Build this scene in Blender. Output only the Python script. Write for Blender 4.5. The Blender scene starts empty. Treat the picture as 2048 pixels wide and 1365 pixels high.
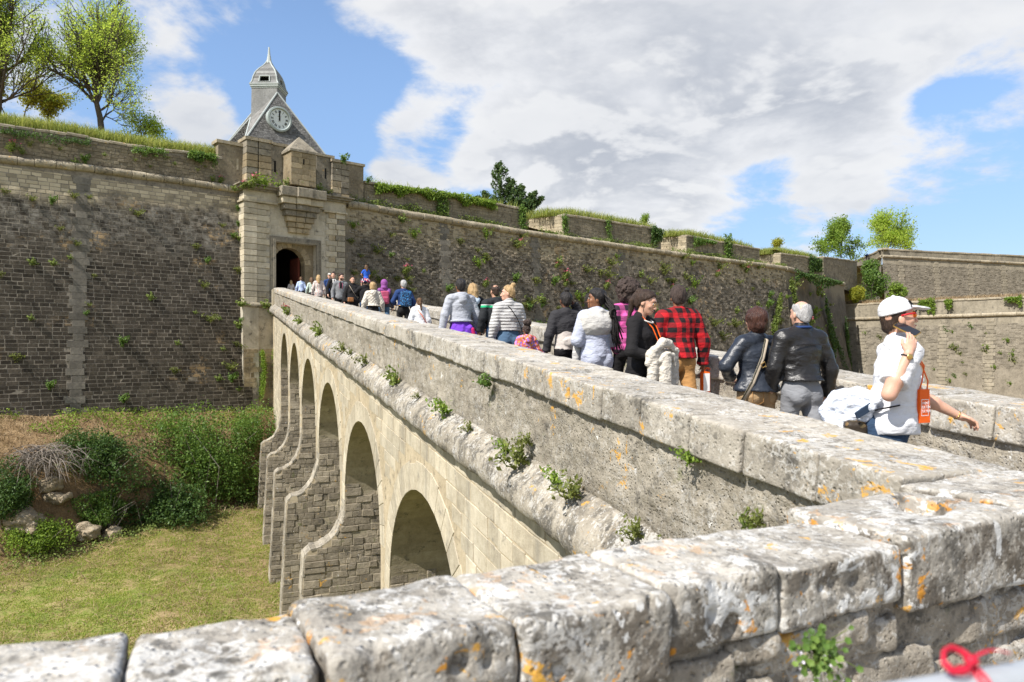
import bpy, math, random
import numpy as np
from mathutils import Vector, Matrix, Quaternion

random.seed(7)
RNG = np.random.default_rng(7)
SC = bpy.context.scene
COL = SC.collection
R = math.radians

# ------------------------------------------------------------------ camera, sky, sun, exposure
EYE = 1.55                     # eye height over the approach road
FPX, CU, HV = 1450.0, 1024.0, 700.0   # focal length, centre column and horizon row of the photograph, in its pixels
cam_data = bpy.data.cameras.new("camera")
cam = bpy.data.objects.new("camera", cam_data)
COL.objects.link(cam)
cam.location = (0, 0, EYE)
cam.rotation_euler = (R(90), 0, 0)
cam_data.sensor_width = 36.0
cam_data.lens = 36.0 * FPX / 2048
cam_data.shift_y = (HV - 682.5) / 2048
cam_data.clip_start = 0.05
cam_data.clip_end = 3000
cam_data.dof.use_dof = True
cam_data.dof.focus_distance = 13.0
cam_data.dof.aperture_fstop = 3.2
SC.camera = cam

SUN_EL = R(49)
SUN_H = Vector((-0.70, -0.714, 0)).normalized()      # towards the sun, on the ground
TO_SUN = Vector((SUN_H.x * math.cos(SUN_EL), SUN_H.y * math.cos(SUN_EL), math.sin(SUN_EL)))
sun_data = bpy.data.lights.new("sun", 'SUN')
sun_data.energy = 4.6
sun_data.angle = R(0.53)
sun_data.color = (1.0, 0.955, 0.89)
sun = bpy.data.objects.new("sun", sun_data)
COL.objects.link(sun)
sun.location = (-30, -30, 60)
sun.rotation_mode = 'QUATERNION'
sun.rotation_quaternion = TO_SUN.to_track_quat('Z', 'Y')

SC.view_settings.view_transform = 'Standard'
SC.view_settings.look = 'None'
SC.view_settings.gamma = 1
SC.view_settings.use_curve_mapping = False
SC.view_settings.exposure = 0.74
SC.render.engine = 'CYCLES'
SC.cycles.max_bounces = 6
SC.cycles.transparent_max_bounces = 6


# ------------------------------------------------------------------ node helper
class NT:
    def __init__(s, tree):
        s.t = tree
        s.n = tree.nodes
        s.l = tree.links

    def node(s, kind, **kw):
        n = s.n.new(kind)
        for k, v in kw.items():
            setattr(n, k, v)
        return n

    def put(s, sock, v):
        if hasattr(v, 'is_output'):
            s.l.new(v, sock)
        elif isinstance(v, (tuple, list)) and len(v) == 3 and sock.type == 'RGBA':
            sock.default_value = (*v, 1)
        else:
            sock.default_value = v

    def noise(s, vec, scale, detail=4, rough=0.55, dist=0.0):
        n = s.node('ShaderNodeTexNoise')
        s.put(n.inputs['Vector'], vec)
        n.inputs['Scale'].default_value = scale
        n.inputs['Detail'].default_value = detail
        n.inputs['Roughness'].default_value = rough
        n.inputs['Distortion'].default_value = dist
        return n.outputs[0]

    def voro(s, vec, scale, feature='F1', out=0, rnd=1.0):
        n = s.node('ShaderNodeTexVoronoi', feature=feature)
        s.put(n.inputs['Vector'], vec)
        n.inputs['Scale'].default_value = scale
        n.inputs['Randomness'].default_value = rnd
        return n.outputs[out]

    def wave(s, vec, scale, dist=0, kind='BANDS', dirn='X'):
        n = s.node('ShaderNodeTexWave', wave_type=kind, bands_direction=dirn)
        s.put(n.inputs['Vector'], vec)
        n.inputs['Scale'].default_value = scale
        n.inputs['Distortion'].default_value = dist
        return n.outputs[1]

    def m(s, op, a, b=0.0, c=0.0, clamp=False):
        n = s.node('ShaderNodeMath', operation=op, use_clamp=clamp)
        s.put(n.inputs[0], a)
        s.put(n.inputs[1], b)
        s.put(n.inputs[2], c)
        return n.outputs[0]

    def vm(s, op, a, b=(0, 0, 0), out=0):
        n = s.node('ShaderNodeVectorMath', operation=op)
        s.put(n.inputs[0], a)
        s.put(n.inputs[1], b)
        return n.outputs[out]

    def sm(s, x, lo, hi):
        n = s.node('ShaderNodeMapRange', interpolation_type='SMOOTHSTEP')
        s.put(n.inputs[0], x)
        n.inputs[1].default_value = lo
        n.inputs[2].default_value = hi
        return n.outputs[0]

    def mix(s, f, a, b, blend='MIX'):
        n = s.node('ShaderNodeMix', data_type='RGBA', blend_type=blend)
        s.put(n.inputs[0], f)
        s.put(n.inputs[6], a)
        s.put(n.inputs[7], b)
        return n.outputs[2]

    def ramp(s, f, stops):
        n = s.node('ShaderNodeValToRGB')
        s.put(n.inputs[0], f)
        e = n.color_ramp.elements
        while len(e) < len(stops):
            e.new(0.5)
        for q, (p, c) in zip(e, stops):
            q.position = p
            q.color = (*c, 1)
        return n.outputs[0]

    def sep(s, v):
        n = s.node('ShaderNodeSeparateXYZ')
        s.put(n.inputs[0], v)
        return n.outputs

    def comb(s, x, y, z):
        n = s.node('ShaderNodeCombineXYZ')
        for i, v in enumerate((x, y, z)):
            s.put(n.inputs[i], v)
        return n.outputs[0]

    def mapv(s, v, scale=(1, 1, 1), rot=(0, 0, 0), loc=(0, 0, 0)):
        n = s.node('ShaderNodeMapping')
        s.put(n.inputs[0], v)
        n.inputs['Scale'].default_value = scale
        n.inputs['Rotation'].default_value = rot
        n.inputs['Location'].default_value = loc
        return n.outputs[0]

    def bump(s, h, strength=0.5, dist=0.02, normal=None):
        n = s.node('ShaderNodeBump')
        s.put(n.inputs['Height'], h)
        n.inputs['Strength'].default_value = strength
        n.inputs['Distance'].default_value = dist
        if normal is not None:
            s.put(n.inputs['Normal'], normal)
        return n.outputs[0]


def material(name):
    mt = bpy.data.materials.new(name)
    mt.use_nodes = True
    nt = NT(mt.node_tree)
    b = nt.n['Principled BSDF']
    b.inputs['Roughness'].default_value = 0.9
    b.inputs['Specular IOR Level'].default_value = 0.25
    return mt, nt, b


def world_pos(nt):
    return nt.node('ShaderNodeNewGeometry').outputs['Position']


def obj_pos(nt):
    return nt.node('ShaderNodeTexCoord').outputs['Object']


def tone(nt):
    """a random value per loose piece, whether it is an object of its own or an island of a joined mesh"""
    a = nt.node('ShaderNodeNewGeometry').outputs['Random Per Island']
    b = nt.node('ShaderNodeObjectInfo').outputs['Random']
    return nt.m('FRACT', nt.m('ADD', a, b))


def dir_of(u, v):
    return Vector(((u - CU) / FPX, 1.0, (HV - v) / FPX)).normalized()


# ------------------------------------------------------------------ world: Nishita sky with a procedural cloud deck
def build_world():
    w = bpy.data.worlds.new("World")
    SC.world = w
    w.use_nodes = True
    nt = NT(w.node_tree)
    bg = nt.n['Background']
    out = nt.n['World Output']
    sky = nt.node('ShaderNodeTexSky', sky_type='NISHITA')
    sky.sun_disc = False
    sky.sun_elevation = SUN_EL
    sky.sun_rotation = math.atan2(SUN_H.x, SUN_H.y)
    sky.air_density = 1.0
    sky.dust_density = 0.3
    sky.ozone_density = 2.2
    bg.inputs[1].default_value = 0.135
    d = nt.node('ShaderNodeTexCoord').outputs['Generated']
    x, y, z = nt.sep(d)
    deep = nt.mix(nt.sm(z, 0.0, 0.40), (0.46, 0.48, 0.56), (0.94, 0.95, 0.97))       # a clearer, bluer horizon than the model's
    nt.put(bg.inputs[0], nt.mix(1.0, sky.outputs[0], deep, 'MULTIPLY'))
    zz = nt.m('ADD', nt.m('MAXIMUM', z, 0.0), 0.34)
    p = nt.comb(nt.m('DIVIDE', x, zz), nt.m('DIVIDE', y, zz), nt.m('MULTIPLY', z, 1.6))
    # where the cloud banks and the blue gaps stand: centre direction, sharpness, weight
    cov = None
    blobs = [((1050, 60), 45, .34), ((1500, 130), 26, .44), ((1900, 40), 40, .32), ((1250, 280), 60, .36), ((1000, 270), 240, .34),
             ((1650, 310), 90, .30), ((800, 15), 120, .30), ((1960, 300), 150, .28), ((395, 235), 420, .42), ((60, 120), 130, .26),
             ((380, 40), 200, .24), ((500, 60), 400, .10), ((825, 225), 520, .50), ((770, 262), 900, .22), ((1130, 370), 170, .26), ((1700, 380), 300, .14), ((760, 340), 1200, .40), ((830, 365), 1200, .30), ((960, 330), 700, .26),
             ((640, 190), 90, -.34), ((420, 120), 400, -.14), ((1900, 190), 1300, -.46), ((1840, 215), 1600, -.34), ((1980, 165), 1500, -.30), ((1500, 440), 130, -.30), ((1950, 440), 90, -.42), ((1370, 460), 300, .2), ((250, 60), 500, -.12),
             ((760, 130), 500, -.18), ((930, 110), 600, .2), ((700, 300), 700, -.3), ((1300, 190), 2500, -.16), ((930, 250), 2500, -.1)]
    for (uv, k, wt) in blobs:
        c = dir_of(*uv)
        dt = nt.vm('DOT_PRODUCT', d, tuple(c), out=1)
        g = nt.m('MULTIPLY', nt.m('EXPONENT', nt.m('MULTIPLY', nt.m('SUBTRACT', dt, 1.0), float(k) * 2.2)), wt)
        cov = g if cov is None else nt.m('ADD', cov, g)
    front = nt.sm(y, -0.1, 0.45)
    cov = nt.m('ADD', nt.m('MULTIPLY', cov, front), nt.m('MULTIPLY', nt.m('SUBTRACT', 1.0, front), 0.20))

    def dens(shift, detail):
        q = nt.vm('ADD', p, shift)
        n1 = nt.noise(q, 3.1, detail, 0.60, 0.25)
        n2 = nt.noise(q, 10.0, max(2, detail - 3), 0.6)
        f = nt.m('ADD', nt.m('MULTIPLY', nt.m('SUBTRACT', n1, 0.5), 1.40), nt.m('MULTIPLY', nt.m('SUBTRACT', n2, 0.5), 0.40))
        return nt.m('ADD', f, cov)
    D0 = dens((3.7, 1.3, 0.0), 8)
    D1 = dens((3.7 - 0.055, 1.3 - 0.05, 0.06), 5)
    mask = nt.sm(D0, 0.04, 0.31)
    thick = nt.sm(D0, 0.22, 0.80)
    lit = nt.sm(nt.m('SUBTRACT', D0, D1), -0.05, 0.16)
    c = nt.mix(thick, (0.98, 0.985, 1.0), (0.57, 0.60, 0.66))
    c = nt.mix(nt.m('MULTIPLY', lit, 0.85), c, (1.0, 1.0, 1.0))
    soft = nt.noise(nt.vm('ADD', p, (9.0, 2.0, 0.0)), 1.7, 5, 0.6)
    c = nt.mix(nt.m('MULTIPLY', nt.sm(soft, 0.42, 0.66), 0.42), c, (0.58, 0.615, 0.68))
    bg2 = nt.node('ShaderNodeBackground')
    nt.put(bg2.inputs[0], c)
    bg2.inputs[1].default_value = 0.555
    # thin veil low over the horizon
    mx = nt.node('ShaderNodeMixShader')
    nt.put(mx.inputs[0], nt.m('MULTIPLY', mask, 0.94))
    nt.l.new(bg.outputs[0], mx.inputs[1])
    nt.l.new(bg2.outputs[0], mx.inputs[2])
    nt.l.new(mx.outputs[0], out.inputs[0])


build_world()


# ------------------------------------------------------------------ numbers
_TAB = RNG.random((64, 64, 64)).astype(np.float32)


def vnoise(p):
    p = np.asarray(p, dtype=np.float32)
    i = np.floor(p).astype(np.int32)
    f = p - i
    f = f * f * (3 - 2 * f)
    i0 = i & 63
    i1 = (i + 1) & 63
    x0, y0, z0 = i0[..., 0], i0[..., 1], i0[..., 2]
    x1, y1, z1 = i1[..., 0], i1[..., 1], i1[..., 2]
    fx, fy, fz = f[..., 0], f[..., 1], f[..., 2]
    a = _TAB[x0, y0, z0] * (1 - fx) + _TAB[x1, y0, z0] * fx
    b = _TAB[x0, y1, z0] * (1 - fx) + _TAB[x1, y1, z0] * fx
    c = _TAB[x0, y0, z1] * (1 - fx) + _TAB[x1, y0, z1] * fx
    d = _TAB[x0, y1, z1] * (1 - fx) + _TAB[x1, y1, z1] * fx
    return ((a * (1 - fy) + b * fy) * (1 - fz) + (c * (1 - fy) + d * fy) * fz) * 2 - 1


def fbm(p, octv=4, gain=0.5):
    p = np.asarray(p, dtype=np.float32)
    s, a, tot = 0.0, 1.0, 0.0
    for k in range(octv):
        s = s + a * vnoise(p + 17.3 * k)
        tot += a
        a *= gain
        p = p * 2.03
    return s / tot


# ------------------------------------------------------------------ meshes and objects
def mk(name, V, F, mats=(), smooth=False, mi=None):
    """V (n,3) array, F (m,k) array or list of such arrays -> mesh"""
    me = bpy.data.meshes.new(name)
    V = np.ascontiguousarray(V, dtype=np.float32)
    Fs = [np.ascontiguousarray(f, dtype=np.int32) for f in (F if isinstance(F, list) else [F]) if len(f)]
    nl = sum(f.size for f in Fs)
    nf = sum(len(f) for f in Fs)
    me.vertices.add(len(V))
    me.vertices.foreach_set('co', V.ravel())
    me.loops.add(nl)
    me.loops.foreach_set('vertex_index', np.concatenate([f.ravel() for f in Fs]))
    me.polygons.add(nf)
    st, k0 = [], 0
    for f in Fs:
        st.append(k0 + np.arange(len(f), dtype=np.int32) * f.shape[1])
        k0 += f.size
    me.polygons.foreach_set('loop_start', np.concatenate(st).astype(np.int32))
    me.polygons.foreach_set('use_smooth', np.full(nf, bool(smooth)))
    for q in (mats if isinstance(mats, (list, tuple)) else [mats]):
        me.materials.append(q)
    if mi is not None:
        me.polygons.foreach_set('material_index', np.asarray(mi, dtype=np.int32))
    me.update(calc_edges=True)
    me.validate()
    return me


def ob(name, data, parent=None, label=None, cat=None, group=None, kind=None, world=True):
    o = bpy.data.objects.new(name, data)
    COL.objects.link(o)
    if parent is not None:
        o.parent = parent
        if world:                       # mesh given in world metres
            o.matrix_parent_inverse = Matrix.Translation(-ROOT_LOC.get(root_of(parent).name, Vector()))
    for k, v in (('label', label), ('category', cat), ('group', group), ('kind', kind)):
        if v:
            o[k] = v
    return o


ROOT_LOC = {}


def root_of(o):
    while o.parent is not None:
        o = o.parent
    return o


def root(name, loc, label, cat, group=None, rz=0.0):
    o = ob(name, None, None, label, cat, group, 'thing')
    o.location = loc
    o.rotation_euler = (0, 0, rz)
    o.empty_display_size = 0.2
    ROOT_LOC[o.name] = Vector(loc)
    return o


def part(name, me, parent, **kw):
    """a child whose mesh is in world metres; sub-parts of a part keep their own coordinates"""
    o = ob(name, me, parent, world=(parent.parent is None), **kw)
    return o


BOXF = np.array([[0, 1, 2, 3], [7, 6, 5, 4], [0, 4, 5, 1], [1, 5, 6, 2], [2, 6, 7, 3], [3, 7, 4, 0]])


def hexa(c):
    """eight corners: four of the back/bottom ring, four of the front/top ring"""
    return np.array(c, dtype=float), BOXF


class Acc:
    """collects pieces into one mesh"""
    def __init__(s):
        s.V, s.F4, s.F3, s.n = [], [], [], 0

    def add(s, V, F):
        V = np.asarray(V, dtype=float)
        F = np.asarray(F)
        (s.F4 if F.shape[1] == 4 else s.F3).append(F + s.n)
        s.V.append(V)
        s.n += len(V)
        return s

    def box(s, lo, hi):
        x0, y0, z0 = lo
        x1, y1, z1 = hi
        return s.add([(x0, y0, z0), (x0, y1, z0), (x1, y1, z0), (x1, y0, z0), (x0, y0, z1), (x0, y1, z1), (x1, y1, z1), (x1, y0, z1)], BOXF)

    def quad(s, a, b, c, d):
        return s.add([a, b, c, d], np.array([[0, 1, 2, 3]]))

    def mesh(s, name, mats=(), smooth=False):
        F = []
        if s.F4:
            F.append(np.concatenate(s.F4))
        if s.F3:
            F.append(np.concatenate(s.F3))
        return mk(name, np.concatenate(s.V), F, mats, smooth)


def grid_faces(nu, nv, close_u=False):
    i = np.arange(nu if close_u else nu - 1)[:, None]
    j = np.arange(nv - 1)[None, :]
    a = i * nv + j
    b = ((i + 1) % nu) * nv + j
    return np.stack([a, b, b + 1, a + 1], -1).reshape(-1, 4)


def tube(pts, rad, n=8, cap=True, flat=None):
    """a round tube through pts; rad a number or a list. flat=(a,b) squashes the section"""
    pts = np.array(pts, dtype=float)
    m = len(pts)
    rad = np.full(m, rad, dtype=float) if np.isscalar(rad) else np.array(rad, dtype=float)
    T = np.gradient(pts, axis=0)
    T /= np.linalg.norm(T, axis=1)[:, None] + 1e-9
    up = np.array([0, 0, 1.0]) if abs(T[0][2]) < 0.9 else np.array([0, 1.0, 0])
    N = np.cross(T[0], up)
    N /= np.linalg.norm(N)
    V = []
    for k in range(m):
        N = N - T[k] * np.dot(N, T[k])
        N /= np.linalg.norm(N) + 1e-9
        B = np.cross(T[k], N)
        a = np.arange(n) * 2 * np.pi / n
        fa, fb = flat or (1, 1)
        V.append(pts[k] + rad[k] * (np.cos(a)[:, None] * N * fa + np.sin(a)[:, None] * B * fb))
    V = np.concatenate(V)
    F = []
    for k in range(m - 1):
        for j in range(n):
            a = k * n + j
            b = k * n + (j + 1) % n
            F.append([a, b, b + n, a + n])
    F = np.array(F)
    if cap:
        V = np.concatenate([V, pts[:1], pts[-1:]])
        c0, c1 = m * n, m * n + 1
        extra = [[c0, (j + 1) % n, j, j] for j in range(n)] + [[c1, (m - 1) * n + j, (m - 1) * n + (j + 1) % n, (m - 1) * n + (j + 1) % n] for j in range(n)]
        F3 = np.array([[e[0], e[1], e[2]] for e in extra])
        return V, F, F3
    return V, F, np.zeros((0, 3), dtype=int)


def add_tube(acc, *a, **k):
    V, F, F3 = tube(*a, **k)
    n0 = acc.n
    acc.add(V, F)
    if len(F3):
        acc.F3.append(F3 + n0)
    return acc


# ------------------------------------------------------------------ signed-distance modelling (rounded stones, people)
def surfnet(F, lo, h):
    """naive surface nets on a sampled field F (negative inside)"""
    S = F < 0
    nx, ny, nz = F.shape
    c = S[:-1, :-1, :-1].astype(np.int8)
    for (i, j, k) in ((1, 0, 0), (0, 1, 0), (0, 0, 1), (1, 1, 0), (1, 0, 1), (0, 1, 1), (1, 1, 1)):
        c = c + S[i:nx - 1 + i, j:ny - 1 + j, k:nz - 1 + k]
    act = (c > 0) & (c < 8)
    idx = np.argwhere(act)
    if len(idx) == 0:
        return np.zeros((0, 3)), np.zeros((0, 4), dtype=int)
    num = np.full(act.shape, -1, dtype=np.int64)
    num[act] = np.arange(len(idx))
    I, J, K = idx.T
    val = {}
    for i in (0, 1):
        for j in (0, 1):
            for k in (0, 1):
                val[i, j, k] = F[I + i, J + j, K + k]
    acc = np.zeros((len(idx), 3))
    cnt = np.zeros(len(idx))
    for ax in range(3):
        o = [a for a in range(3) if a != ax]
        for p in (0, 1):
            for q in (0, 1):
                e0 = [0, 0, 0]
                e0[o[0]], e0[o[1]] = p, q
                e1 = list(e0)
                e1[ax] = 1
                a, b = val[tuple(e0)], val[tuple(e1)]
                cr = (a < 0) != (b < 0)
                t = np.where(cr, a / np.where(cr, a - b, 1), 0)
                pt = np.empty((len(idx), 3))
                pt[:, ax] = t
                pt[:, o[0]] = p
                pt[:, o[1]] = q
                acc += np.where(cr[:, None], pt, 0)
                cnt += cr
    V = np.array(lo) + (idx + acc / cnt[:, None]) * h
    Q = []
    for ax in range(3):
        o = [a for a in range(3) if a != ax]
        sl0 = [slice(1, -1)] * 3
        sl1 = [slice(1, -1)] * 3
        sl0[ax] = slice(0, -1)
        sl1[ax] = slice(1, None)
        a, b = S[tuple(sl0)], S[tuple(sl1)]
        e = np.argwhere(a != b)
        if len(e) == 0:
            continue
        fl = a[a != b]
        base = e + 1
        base[:, ax] -= 1
        g = []
        for (p, q) in ((1, 1), (0, 1), (0, 0), (1, 0)):
            cc = base.copy()
            cc[:, o[0]] -= p
            cc[:, o[1]] -= q
            g.append(num[cc[:, 0], cc[:, 1], cc[:, 2]])
        quad = np.stack(g, 1)
        flip = fl if ax != 1 else ~fl
        quad[~flip] = quad[~flip][:, ::-1]
        Q.append(quad)
    Q = np.concatenate(Q)
    Q = Q[(Q >= 0).all(1)]
    return V, Q


class Field:
    def __init__(s, lo, hi, h):
        s.h = h
        s.lo = np.array(lo, dtype=float)
        n = np.ceil((np.array(hi) - s.lo) / h).astype(int) + 1
        s.ax = [s.lo[i] + np.arange(n[i]) * h for i in range(3)]
        s.F = np.full(tuple(n), 0.3, dtype=np.float32)

    def _blk(s, lo, hi):
        r = []
        for i in range(3):
            a = int(np.clip(math.floor((lo[i] - s.lo[i]) / s.h), 0, s.F.shape[i]))
            b = int(np.clip(math.ceil((hi[i] - s.lo[i]) / s.h) + 1, 0, s.F.shape[i]))
            r.append(slice(a, b))
        return tuple(r)

    def _pts(s, b):
        return np.stack(np.meshgrid(s.ax[0][b[0]], s.ax[1][b[1]], s.ax[2][b[2]], indexing='ij'), -1).astype(np.float32)

    def _comb(s, b, d, k, sub=False):
        A = s.F[b]
        if sub:
            d = -d
            hh = np.clip(0.5 - 0.5 * (d - A) / max(k, 1e-6), 0, 1)
            s.F[b] = A * hh + d * (1 - hh) + k * hh * (1 - hh) if k > 0 else np.maximum(A, d)
        elif k > 0:
            hh = np.clip(0.5 + 0.5 * (A - d) / k, 0, 1)
            s.F[b] = A * (1 - hh) + d * hh - k * hh * (1 - hh)
        else:
            s.F[b] = np.minimum(A, d)

    def cone(s, a, b, ra, rb, k=0.02, sub=False, sq=None):
        """tapered capsule; sq=(axis, factor) squashes across one axis of space"""
        a, b = np.array(a, dtype=float), np.array(b, dtype=float)
        mg = max(ra, rb) + k + 0.04
        blk = s._blk(np.minimum(a, b) - mg, np.maximum(a, b) + mg)
        if any(q.stop <= q.start for q in blk):
            return s
        P = s._pts(blk)
        ab = b - a
        L2 = float(ab @ ab) + 1e-9
        t = np.clip(((P - a) @ ab) / L2, 0, 1)
        dv = P - a - t[..., None] * ab
        if sq:
            dv = dv.copy()
            dv[..., sq[0]] *= sq[1]
        d = np.sqrt((dv ** 2).sum(-1)) - (ra + t * (rb - ra))
        s._comb(blk, d, k, sub)
        return s

    def ell(s, c, r, k=0.02, rot=None, sub=False):
        c, r = np.array(c, dtype=float), np.array(r, dtype=float)
        mg = r.max() + k + 0.04
        blk = s._blk(c - mg, c + mg)
        if any(q.stop <= q.start for q in blk):
            return s
        P = s._pts(blk) - c
        if rot is not None:
            P = P @ np.array(rot, dtype=float)
        k0 = np.sqrt(((P / r) ** 2).sum(-1))
        k1 = np.sqrt(((P / r ** 2) ** 2).sum(-1)) + 1e-6
        s._comb(blk, k0 * (k0 - 1) / k1, k, sub)
        return s

    def box(s, c, r, rr=0.01, k=0.0, rot=None, sub=False):
        c, r = np.array(c, dtype=float), np.array(r, dtype=float)
        mg = np.linalg.norm(r) + k + 0.04
        blk = s._blk(c - mg, c + mg)
        if any(q.stop <= q.start for q in blk):
            return s
        P = s._pts(blk) - c
        if rot is not None:
            P = P @ np.array(rot, dtype=float)
        q = np.abs(P) - (r - rr)
        d = np.sqrt((np.maximum(q, 0) ** 2).sum(-1)) + np.minimum(q.max(-1), 0) - rr
        s._comb(blk, d, k, sub)
        return s

    def plane(s, axis, at, keep):
        """cut: keep=+1 keeps the side above AT on AXIS"""
        g = s.ax[axis]
        d = ((at - g) if keep > 0 else (g - at)).astype(np.float32)
        sh = [1, 1, 1]
        sh[axis] = -1
        s.F = np.maximum(s.F, d.reshape(sh))
        return s

    def cut(s, pt, nrm, k=0.0):
        """removes the half space on the side of NRM"""
        nrm = np.array(nrm, dtype=float)
        nrm /= np.linalg.norm(nrm)
        P = s._pts((slice(None),) * 3)
        s.F = np.maximum(s.F, (((P - np.array(pt)) @ nrm)).astype(np.float32))
        return s

    def rough(s, amp, freq, octv=3, off=0.0, band=0.06):
        m = np.abs(s.F) < band
        I = np.argwhere(m)
        P = np.stack([s.ax[i][I[:, i]] for i in range(3)], -1)
        s.F[m] += (amp * fbm(P * np.array(freq) + off, octv)).astype(np.float32)
        return s

    def mesh(s):
        F = s.F
        for ax in range(3):
            for e in (0, -1):
                sl = [slice(None)] * 3
                sl[ax] = e
                F[tuple(sl)] = np.maximum(F[tuple(sl)], 0.5 * s.h)
        return surfnet(F, s.lo, s.h)

# ------------------------------------------------------------------ stone and ground materials
def stone(name, cols, rng_tone=0.18, scale=1.0, white=0.0, orange=0.0, dark=0.0, streak=0.0, bump=0.5, bdist=0.02, pits=0.3,
          white_col=(0.72, 0.71, 0.68), dark_col=(0.07, 0.066, 0.058), orange_col=(0.55, 0.24, 0.03), topw=0.0, moss=0.0, fine=1.0, extra=None, flakes=0.0, crust=0.0):
    mt, nt, b = material(name)
    p = world_pos(nt)
    n1 = nt.noise(p, 1.1 * scale, 6, 0.6)
    n2 = nt.noise(p, 7.0 * scale, 6, 0.62)
    n3 = nt.noise(p, 34.0 * scale * fine, 5, 0.65)
    f = nt.m('ADD', nt.m('ADD', nt.m('MULTIPLY', n1, 0.45), nt.m('MULTIPLY', n2, 0.35)), nt.m('MULTIPLY', n3, 0.25))
    c = nt.ramp(f, [(0.36, cols[0]), (0.52, cols[1]), (0.68, cols[2])])
    if extra:
        c = extra(nt, p, c)
    tn = nt.m('ADD', nt.m('MULTIPLY', nt.m('SUBTRACT', tone(nt), 0.5), rng_tone * 2), 1.0)
    c = nt.mix(1.0, c, nt.comb(tn, tn, nt.m('MULTIPLY', tn, nt.m('ADD', nt.m('MULTIPLY', tn, 0.0), 1.0))), 'MULTIPLY')
    if streak:
        ps = nt.mapv(p, (2.6, 2.6, 0.22))
        st = nt.sm(nt.noise(ps, 1.0 * scale, 6, 0.65), 0.50, 0.72)
        c = nt.mix(nt.m('MULTIPLY', st, streak), c, dark_col)
    if dark:
        dk = nt.sm(nt.m('ADD', nt.noise(p, 3.2 * scale, 9, 0.72), nt.m('MULTIPLY', nt.m('SUBTRACT', n3, 0.5), 0.35)), 0.60 - 0.16 * dark, 0.72 - 0.1 * dark)
        c = nt.mix(nt.m('MULTIPLY', dk, 0.8), c, dark_col)
    up = nt.sm(nt.sep(nt.node('ShaderNodeNewGeometry').outputs['Normal'])[2], 0.25, 0.85)
    if white or topw:
        wn = nt.m('ADD', nt.noise(p, 4.3 * scale, 9, 0.74, 0.4), nt.m('MULTIPLY', nt.m('SUBTRACT', n3, 0.5), 0.22))
        th = nt.m('ADD', nt.m('MULTIPLY', up, topw), white)
        wk = nt.sm(nt.m('ADD', wn, nt.m('MULTIPLY', th, 0.2)), 0.60, 0.66)
        c = nt.mix(nt.m('MULTIPLY', wk, 0.9), c, white_col)
    if flakes:
        big = nt.noise(p, 2.6, 5, 0.65)
        fk = nt.noise(p, 24.0, 5, 0.70, 0.8)
        fg = nt.m('ADD', nt.m('MULTIPLY', nt.m('SUBTRACT', big, 0.5), 0.55), nt.m('MULTIPLY', up, 0.02))
        c = nt.mix(nt.m('MULTIPLY', nt.sm(nt.m('ADD', fk, fg), 0.535, 0.59), flakes), c, nt.mix(n3, (0.42, 0.405, 0.375), (0.66, 0.65, 0.62)))
        fd = nt.noise(nt.vm('ADD', p, (5.0, 3.0, 1.0)), 17.0, 7, 0.74, 0.8)
        fd = nt.m('ADD', fd, nt.m('MULTIPLY', nt.m('SUBTRACT', nt.noise(p, 3.7, 5, 0.65), 0.5), 0.5))
        c = nt.mix(nt.m('MULTIPLY', nt.sm(fd, 0.555, 0.60), flakes * 0.8), c, nt.mix(n2, (0.075, 0.068, 0.056), (0.20, 0.185, 0.16)))
    if crust:
        # on upright faces: brown-black growth, crisp white crusts and clustered orange rosettes
        sd_ = nt.m('SUBTRACT', 1.0, up)
        k1 = nt.m('ADD', nt.noise(nt.vm('ADD', p, (2.0, 8.0, 4.0)), 4.4, 8, 0.70, 0.5), nt.m('MULTIPLY', nt.m('SUBTRACT', n3, 0.5), 0.25))
        c = nt.mix(nt.m('MULTIPLY', nt.m('MULTIPLY', nt.sm(k1, 0.485, 0.56), sd_), crust * 0.9), c, nt.mix(n3, (0.055, 0.045, 0.034), (0.16, 0.135, 0.105)))
        k2 = nt.m('ADD', nt.noise(nt.vm('ADD', p, (7.0, 1.0, 9.0)), 5.2, 5, 0.62, 0.7), nt.m('MULTIPLY', nt.m('SUBTRACT', n3, 0.5), 0.16))
        c = nt.mix(nt.m('MULTIPLY', nt.m('MULTIPLY', nt.sm(k2, 0.575, 0.595), sd_), crust), c, nt.mix(n3, (0.50, 0.495, 0.48), (0.70, 0.70, 0.68)))
        k3 = nt.m('ADD', nt.noise(nt.vm('ADD', p, (1.0, 5.0, 2.0)), 15.0, 5, 0.62, 0.5), nt.m('MULTIPLY', nt.m('SUBTRACT', nt.noise(p, 3.1, 3, 0.5), 0.5), 0.8))
        c = nt.mix(nt.m('MULTIPLY', nt.m('MULTIPLY', nt.sm(k3, 0.655, 0.69), nt.m('ADD', nt.m('MULTIPLY', sd_, 0.7), 0.3)), crust * 0.95), c, nt.mix(n3, (0.46, 0.15, 0.008), (0.66, 0.34, 0.04)))
    if dark:
        # round grey-black lichen spots
        dv = nt.voro(nt.vm('ADD', p, nt.vm('MULTIPLY', nt.comb(n2, n3, n2), (0.10, 0.10, 0.10))), 5.5 * scale)
        gate = nt.sm(nt.noise(p, 1.7 * scale, 3, 0.5), 0.50, 0.60)
        sp = nt.m('MULTIPLY', nt.m('SUBTRACT', 1.0, nt.sm(dv, 0.16, 0.24)), gate)
        c = nt.mix(nt.m('MULTIPLY', sp, min(0.85, dark)), c, dark_col)
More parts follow.
